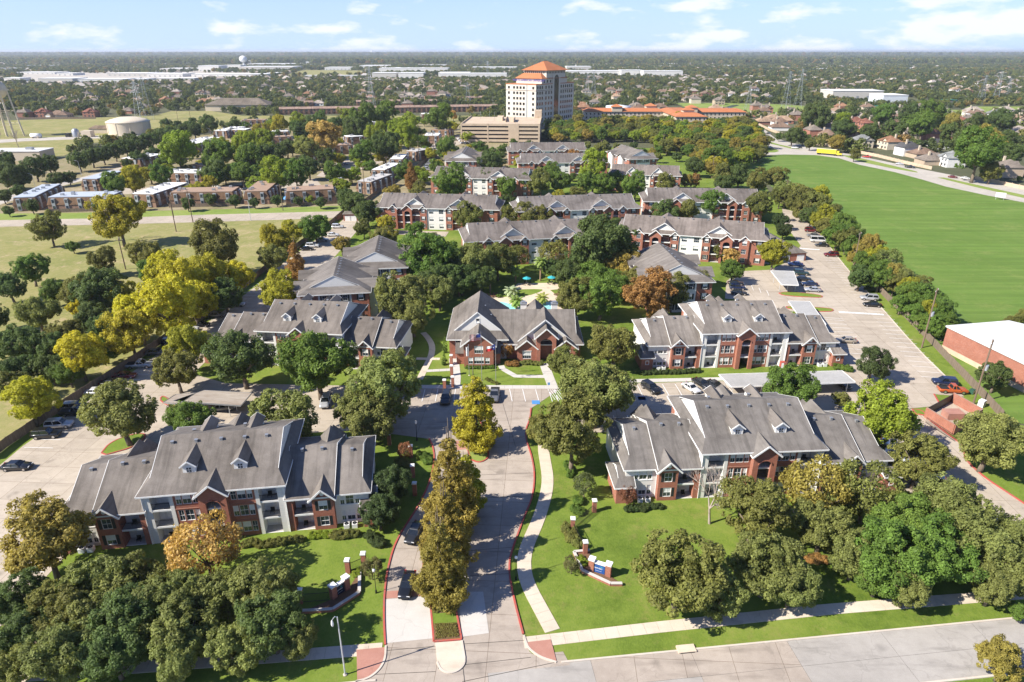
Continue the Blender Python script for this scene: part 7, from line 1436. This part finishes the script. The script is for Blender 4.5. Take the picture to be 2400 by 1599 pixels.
Q_ = [upole(c4(770,475), c4(735,285), 'leaning wooden utility pole on the dry field by the leafless tree', az=.3), upole(c4(1080,245), c4(1050,60), 'slim wooden pole on the dry field beside the road', az=.3), upole(c4(1182,187), c4(1158,-10), 'tall wooden utility pole between road and dry field', az=.3)]
upole(e2(610,1470), e2(600,1240), 'wooden utility pole before the townhouses near the blue awning'); 
for ft, tp, lab in ((e2(1330,1355),e2(1300,1080),'wooden utility pole by the fence among the last townhouses, nearest the road'),(e2(1530,1235),e2(1518,995),'wooden utility pole by the fence among the last townhouses, middle one'),(e2(1800,1060),e2(1790,860),'wooden utility pole by the fence among the last townhouses, farthest one'),(e1(1520,1530),e1(1495,1330),'wooden utility pole at the road before the white-roofed townhouses'),(e1(1560,690),e1(1550,590),'wooden pole on the meadow beside the evergreen row'),(e1(1670,680),e1(1665,590),'slim wooden pole on the meadow near the cream hall'),(e4(570,960),e4(565,800),'wooden pole between the end-on block and the wood'),(e4(1000,1190),e4(1000,990),'wooden pole above the parked cars by the wood'),(e5(1395,1050),e5(1400,960),'wooden pole beside the houses by the tan wall'),(e4(1630,1450),e4(1650,1200),'wooden pole among the hedgerow trees'),(e2(1930,1010),e2(1925,760),'wooden utility pole behind the last townhouses'),(e3(300,820),e3(290,680),'wooden utility pole beside the concrete garage'),(e3(60,960),e3(55,780),'wooden utility pole by the packed row of cars')):
    upole(ft, tp, lab, arm=2.0)
def lattice(px, tp, label, w=7.0, h=None):
    x, y = G(px); d = ray(*tp); h = h or CAMH + d[2]*(y/d[1]); h = max(28, min(60, h)); t = thing('lattice_pylon', label, 'pylon', (x, y, 0), RN.uniform(-.5,.5)); m = MB(); n = 9; pr = None
    for i in range(n+1):
        f = i/n; r = w/2*(1-f)**1.3+.7; z = h*f; c = [Vector((sx*r, sy*r, z)) for sx, sy in ((-1,-1),(1,-1),(1,1),(-1,1))]
        if pr:
            for k in range(4): m.tube(pr[k], c[k], .11, n=4, caps=False); m.tube(pr[k], c[(k+1)%4], .05, n=4, caps=False); m.tube(c[k], c[(k+1)%4], .05, n=4, caps=False)
        pr = c
    m.build('lattice_mast', 'galvanised', t)
    for f, l in ((.72, 7), (.83, 6), (.94, 5)):
        a = MB(); z = h*f
        for s in (-1, 1): a.tube((0,.5,z),(s*l,0,z+.2),.12,n=4).tube((0,-.5,z),(s*l,0,z+.2),.12,n=4).tube((0,0,z+2),(s*l,0,z+.2),.1,n=4)
        a.build('crossarm', 'galvanised', t)
for px, tp, lab in ((e2(1392,612),e2(1388,210),'slim lattice pylon before the long brick terrace'),(e1(1235,680),e1(1215,340),'lattice pylon beside the round water tank, nearer one'),(e1(1310,675),e1(1265,300),'lattice pylon beside the round water tank, farther one'),(e3(362,548),e3(360,370),'lattice pylon between terrace and office tower'),(e3(535,340),e3(533,160),'far lattice mast behind the terraces'),(e3(1400,505),e3(1425,275),'lattice pylon right behind the office tower, first of the pair'),(e3(1455,500),e3(1465,250),'lattice pylon right behind the office tower, second of the pair'),(e5(150,592),e5(190,250),'blue-grey lattice pylon at the park, bigger one'),(e5(255,565),e5(280,230),'lattice pylon at the park, slimmer one'),(e5(1855,520),e5(1895,285),'lattice pylon by the pale houses, first of three'),(e5(1985,510),e5(2000,250),'lattice pylon by the pale houses, tallest of three'),(e5(2085,480),e5(2080,390),'lattice pylon by the pale houses, lowest of three'),(e4(1310,620),e4(1330,380),'lattice pylon beside the pond')): lattice(px, tp, lab)
for px, lab in ((e1(320,1300),'grey street lamp on the estate road, lower one'),(e1(715,1170),'grey street lamp on the estate road, middle one'),(e1(1850,850),'grey street lamp on the estate road, upper one'),(e2(330,1560),'grey street lamp beside the concrete townhouse road'),(e5(1795,1200),'grey street lamp at the tan wall by the divided road'),(e1(1230,1500),'grey street lamp before the white-roofed townhouses'),(e1(2195,1560),'grey street lamp on the townhouse road verge')):
    x, y = G(px); t = thing('road_lamp', lab, 'street lamp', (x, y, 0)); MB().tube((0,0,0),(0,0,8.5),.1,.06,7).build('pole', 'metal_pole', t); MB().tube((0,0,8.4),(-1.6,0,8.9),.05,n=6).build('arm', 'metal_pole', t); MB().box(-2.1,-1.5,-.12,.12,8.8,8.95).build('lamp_head', 'metal_grey', t)
# ================================================================== flags
def flagpole(px, tp, label):
    x, y = G(px); d = ray(*tp); h = CAMH + d[2]*(y/d[1]); t = thing('flagpole', label, 'flagpole', (x, y, 0)); MB().tube((0,0,0),(0,0,h),.07,.045,8).build('pole', 'metal_grey', t); MB().lathe([(.01,h),(.1,h+.08),(.1,h+.14),(.01,h+.22)],10).build('finial', 'chrome', t); MB().lathe([(.2,0),(.2,.1),(.08,.16)],10).build('base', 'kerb_concrete', t); return x, y, h
def cloth(name, parent, bands, x0, z0, L_, H_, dirx=1, droop=.25):
    for (v0, v1, u0, u1, mat) in bands:
        m = MB(); n = 10; pr = None
        for i in range(n+1):
            u = u0+(u1-u0)*i/n; off = .16*math.sin(u*9)*u*1.2; dz = -droop*u*L_; a = (x0+dirx*u*L_*.95, off, z0-v0*H_+dz); b = (x0+dirx*u*L_*.95, off+.05, z0-v1*H_+dz)
            if pr: m.quad(pr[0], a, b, pr[1])
            pr = (a, b)
        m.build(name, mat, parent)
plain('flag_red', (.50,.025,.03), .8); plain('flag_blue', (.02,.04,.20), .8)
x, y, h = flagpole(c5(1122,1155), c5(1123,862), 'tallest flagpole with striped flag before the clubhouse'); f = thing('striped_flag', 'red and white striped flag with blue corner on the tallest pole', 'flag', (x, y, 0)); st_ = [(k/13, (k+1)/13, 0 if k >= 7 else .4, 1, 'flag_red' if k % 2 == 0 else 'white_paint') for k in range(13)] + [(0, 7/13, 0, .4, 'flag_blue')]
cloth('stripe', f, st_, -.08, h-.3, 2.5, 1.5, -1, .12)
st = MB()
for i in range(5):
    for j in range(4): st.box(-.16-i*.18, -.12-i*.18, -.03+.0, .0, h-.45-j*.18-.05*(i*.18), h-.41-j*.18-.05*(i*.18))
x, y, h = flagpole(c5(1208,1170), c5(1208,925), 'east flagpole with red, white and blue flag before the clubhouse'); f = thing('lone_star_flag', 'flag with blue band, white star and red lower half on the east pole', 'flag', (x, y, 0))
cloth('band', f, [(0,1,0,.33,'flag_blue'),(0,.5,.33,1,'white_paint'),(.5,1,.33,1,'flag_red')], -.08, h-.3, 2.0, 1.2, -1, .35)
s5 = MB(); pts = [(.17*(1 if k%2==0 else .42)*math.sin(k*PI/5), .17*(1 if k%2==0 else .42)*math.cos(k*PI/5)) for k in range(10)]
for k in range(10): a, b = pts[k], pts[(k+1)%10]; s5.quad((-.42,-.14,h-1.0),(-.42+a[0],-.14,h-1.0+a[1]),(-.42+b[0],-.14,h-1.0+b[1]))
s5.build('star', 'white_paint', f)
x, y, h = flagpole(c5(1045,1125), c5(1047,940), 'west flagpole with furled pale flag before the clubhouse'); f = thing('furled_flag', 'pale grey flag hanging furled on the west pole', 'flag', (x, y, 0)); cloth('cloth', f, [(0,1,0,1,'blind')], -.05, h-.3, .6, 2.2, -1, .3)
# ================================================================== pool furniture
def umbrella(px, label):
    x, y = G(px); t = thing('parasol', label, 'parasol', (x, y, .06)); m = MB(); n = 8
    for i in range(n): a, b = 2*PI*i/n, 2*PI*(i+1)/n; m.quad((0,0,2.7),(1.35*math.cos(a),1.35*math.sin(a),2.1),(1.35*math.cos(b),1.35*math.sin(b),2.1))
    m.build('canopy', 'teal_cloth', t); MB().tube((0,0,0),(0,0,2.75),.03,n=6).build('pole', 'metal_grey', t); MB().lathe([(.6,.7),(.6,.74),(.01,.74)],14).build('table_top', 'iron', t)
    for k in range(4): a = k*PI/2+.5; c = thing('patio_chair', 'dark patio chair under a teal parasol', 'chair', (x+1.1*math.cos(a), y+1.1*math.sin(a), .06), a+PI/2, 'patio chairs by the pool'); MB().box(-.25,.25,-.25,.25,.4,.45).build('seat','iron',c); MB().box(-.25,.25,-.28,-.22,.45,.9).build('backrest','iron',c); [MB().box(sx*.22-.02,sx*.22+.02,sy*.22-.02,sy*.22+.02,0,.4).build('leg','iron',c) for sx in (-1,1) for sy in (-1,1)]
umbrella(c5(1397,570), 'teal parasol over a round table between the two nearer palms'); umbrella(c5(1548,565), 'teal parasol over a round table beside the tall palm')
LS = None
for i, (x, y) in enumerate([(1125+i*19, 652-i*2.4) for i in range(6)] + [(1580+i*14, 632+i*6) for i in range(5)]):
    p = G(c5(x, y))
    t = thing('sun_lounger', 'brown sun lounger in the row west of the pool' if i < 6 else 'brown sun lounger in the row under the eastern oaks', 'sun lounger', (*p, .06), .5 if i < 6 else -1.2, 'sun loungers west of the pool' if i < 6 else 'sun loungers east of the pool')
    MB().box(-.33,.33,-.9,.35,.3,.38).build('seat', 'furniture_wood', t); MB().slab([(-.33,.35,.38),(.33,.35,.38),(.33,1.0,.95),(-.33,1.0,.95)], .07).build('backrest', 'furniture_wood', t); [MB().box(sx*.28-.03,sx*.28+.03,sy-.03,sy+.03,0,.3).build('leg','furniture_wood',t) for sx in (-1,1) for sy in (-.8,.3)]
# ================================================================== carports
def carport(cr, quad, label, mat='carport_metal', h=2.7):
    q = GP(cr, quad, h+.15); t = thing('carport', label, 'carport'); o = MB().prism(q, h, h+.18).build('roof', mat, t); e = MB()
    for i in range(4): a, b = q[i], q[(i+1)%4]; e.bar((*a, h+.1), (*b, h+.1), .06, .3)
    e.build('fascia', 'white_paint' if mat != 'rusty_metal' else 'metal_grey', o)
    a, b, c, d = [Vector(p) for p in q]; n = max(2, int((b-a).length/5.5))
    L1, L2 = (a.lerp(d, .25), b.lerp(c, .25)), (a.lerp(d, .8), b.lerp(c, .8))
    for s, e_ in (L1, L2):
        for i in range(n+1): p = s.lerp(e_, (i+.15)/(n+.3)); MB().tube((p.x,p.y,0),(p.x,p.y,h),.07,n=6).build('post', 'metal_pole', t)
carport(c6, [(482,1118),(1238,1096),(1320,1166),(560,1195)], 'long pale flat carport before the dormered east block')
carport(c6, [(800,482),(942,487),(972,572),(868,568)], 'short white-roofed carport beside five parked cars'); carport(c6, [(908,668),(1040,672),(1140,812),(1000,800)], 'white-roofed carport behind the east block wing by the stalls')
carport(c4, [(1060,1282),(1250,1216),(1542,1232),(1475,1310)], 'rusty flat carport between the western oaks', 'rusty_metal'); carport(c4, [(1075,1242),(1200,1232),(1100,1300),(1000,1290)], 'short rusty carport tucked behind the western oaks', 'rusty_metal')
# ================================================================== odds and ends
x, y = G(c3(245,1405)); di = thing('storm_drain', 'concrete storm drain inlet in the front kerb', 'drain', (x, y, 0), .114); MB().box(-1.1,1.1,-.35,.75,.0,.26).build('lid', 'deck_concrete', di); MB().box(-.9,.9,-.37,-.3,.02,.18).build('opening', 'joint_and_shade', di)  # drain mouth is a dark box, its shade painted on
x, y = G(c6(2088,1315)); eb = thing('utility_cabinet', 'white utility cabinet beside the fence by the transformer pole', 'cabinet', (x, y, 0), .6); MB().box(-.6,.6,-.5,.5,0,1.5).build('housing', 'white_paint', eb); MB().box(-.5,.5,-.53,-.5,.15,1.35).build('door', 'metal_grey', eb)
x, y = G(c6(2030,1235)); eb = thing('utility_cabinet', 'green utility cabinet beside the orange pickup', 'cabinet', (x, y, 0), .6); MB().box(-.5,.5,-.4,.4,0,1.0).build('housing', 'cabinet_green', eb); MB().box(-.42,.42,-.43,-.4,.1,.9).build('door', 'metal_grey', eb)
x, y = G(e5(2025,1375)); bb = thing('road_sign_board', 'small white board at the edge of the green field', 'sign', (x, y, 0), -.6); MB().box(-2,2,-.06,.06,1.2,3.4).build('board', 'white_paint', bb); [MB().tube((s*1.6,0,0),(s*1.6,0,1.3),.07,n=6).build('post','metal_pole',bb) for s in (-1,1)]
x, y = G(e1(320,835)); pt = thing('gas_tank', 'white horizontal tank on the water works road', 'tank', (x, y, 0)); MB().tube((-4,0,2),(4,0,2),1.7,n=16).build('shell', 'white_paint', pt, True); [MB().box(s-.4,s+.4,-2,2,0,1.2).build('saddle','garage_concrete',pt) for s in (-2.5,2.5)]
x, y = G(e1(670,825)); cm = thing('water_plant', 'grey machinery cluster beside the water works road', 'machinery', (x, y, 0)); MB().lathe([(2.8,0),(2.8,5),(1.4,6.6),(.01,6.9)],16).build('silo','metal_grey',cm,True); MB().box(6,14,-3,3,0,5).build('plant_shed','siding_tan',cm); MB().box(-8,-5,-2,2,0,3).build('pump_unit','iron',cm)
x, y = G(e2(665,1405)); aw = thing('blue_awning', 'small blue dome awning at a townhouse doorway', 'awning', (x, y-1, 0)); MB().lathe([(2.2,2.3),(1.9,3.1),(1.0,3.6),(.01,3.8)],14).build('canopy', 'blue_paint', aw, True); [MB().tube((2*math.cos(a),2*math.sin(a),0),(2*math.cos(a),2*math.sin(a),2.3),.05,n=5).build('post','metal_pole',aw) for a in (.7,2.3,3.9,5.5)]
x, y = G(c6(880,1100)); vm = thing('vending_machine', 'red drinks machine against the block facing the carport', 'machine', (x, y+1.2, 0)); MB().box(-.5,.5,-.45,.45,0,1.9).build('cabinet','red_paint',vm); MB().box(-.4,.1,-.47,-.45,.5,1.7).build('display','white_paint',vm)
x, y = G(c2(1315,45)); sg = thing('parking_sign', 'small blue accessible parking sign on a post before the clubhouse path', 'sign', (x, y+.5, 0)); MB().tube((0,0,0),(0,0,2.1),.03,n=6).build('post','metal_pole',sg); MB().box(-.25,.25,-.02,.02,1.5,2.1).build('plate','blue_paint',sg)
# ================================================================== air between the camera and the horizon
m, nt = newmat('air'); pv = nd(nt, 'ShaderNodeVolumePrincipled'); pv.inputs['Color'].default_value = (.80,.88,1.0,1); pv.inputs['Density'].default_value = 6.5e-5; pv.inputs['Anisotropy'].default_value = 0.15
o_ = nd(nt, 'ShaderNodeOutputMaterial'); nt.links.new(pv.outputs[0], o_.inputs['Volume'])
tag(MB().box(-91000, 91000, -1000, 91000, -1.0, 90).build('haze', 'air'), 'thin blue haze over the whole suburb', 'haze', None, 'stuff')

# ================================================================== labels: look-alikes told apart by how near they stand to a landmark
LM = [('street lamp', (-19, 55)), ('clubhouse', (0, 142)), ('bin enclosure', EB), ('water tank', (-330, 605)), ('white van', G(c6(1090,308))), ('yellow lorry', G(e5(520,985))), ('concrete garage', (-9, 545)), ('orange-roofed hall', (140, 690)), ('rusty carport', G(c4(1300,1270)))]
ORD = ['nearest', 'second nearest', 'third nearest', 'fourth nearest', 'fifth nearest', 'sixth nearest', 'seventh nearest', 'eighth nearest', 'ninth nearest', 'tenth nearest', 'eleventh nearest', 'twelfth nearest', 'thirteenth nearest']
by = {}
for o in bpy.data.objects:
    if o.parent is None and 'label' in o and o.get('kind') is None: by.setdefault(o['label'], []).append(o)
for lab, os_ in by.items():
    if not 2 <= len(os_) <= 13 or 'power_wire' in os_[0].name or 'shrub' in os_[0].name: continue
    cx_ = sum(o.location.x for o in os_)/len(os_); cy_ = sum(o.location.y for o in os_)/len(os_); nm, p = min(LM, key=lambda l: (l[1][0]-cx_)**2+(l[1][1]-cy_)**2)
    for k, o in enumerate(sorted(os_, key=lambda o: (o.location.x-p[0])**2+(o.location.y-p[1])**2)):
        t = f'{lab}, {ORD[k]} the {nm}'
        if len(t.split()) <= 16: o['label'] = t
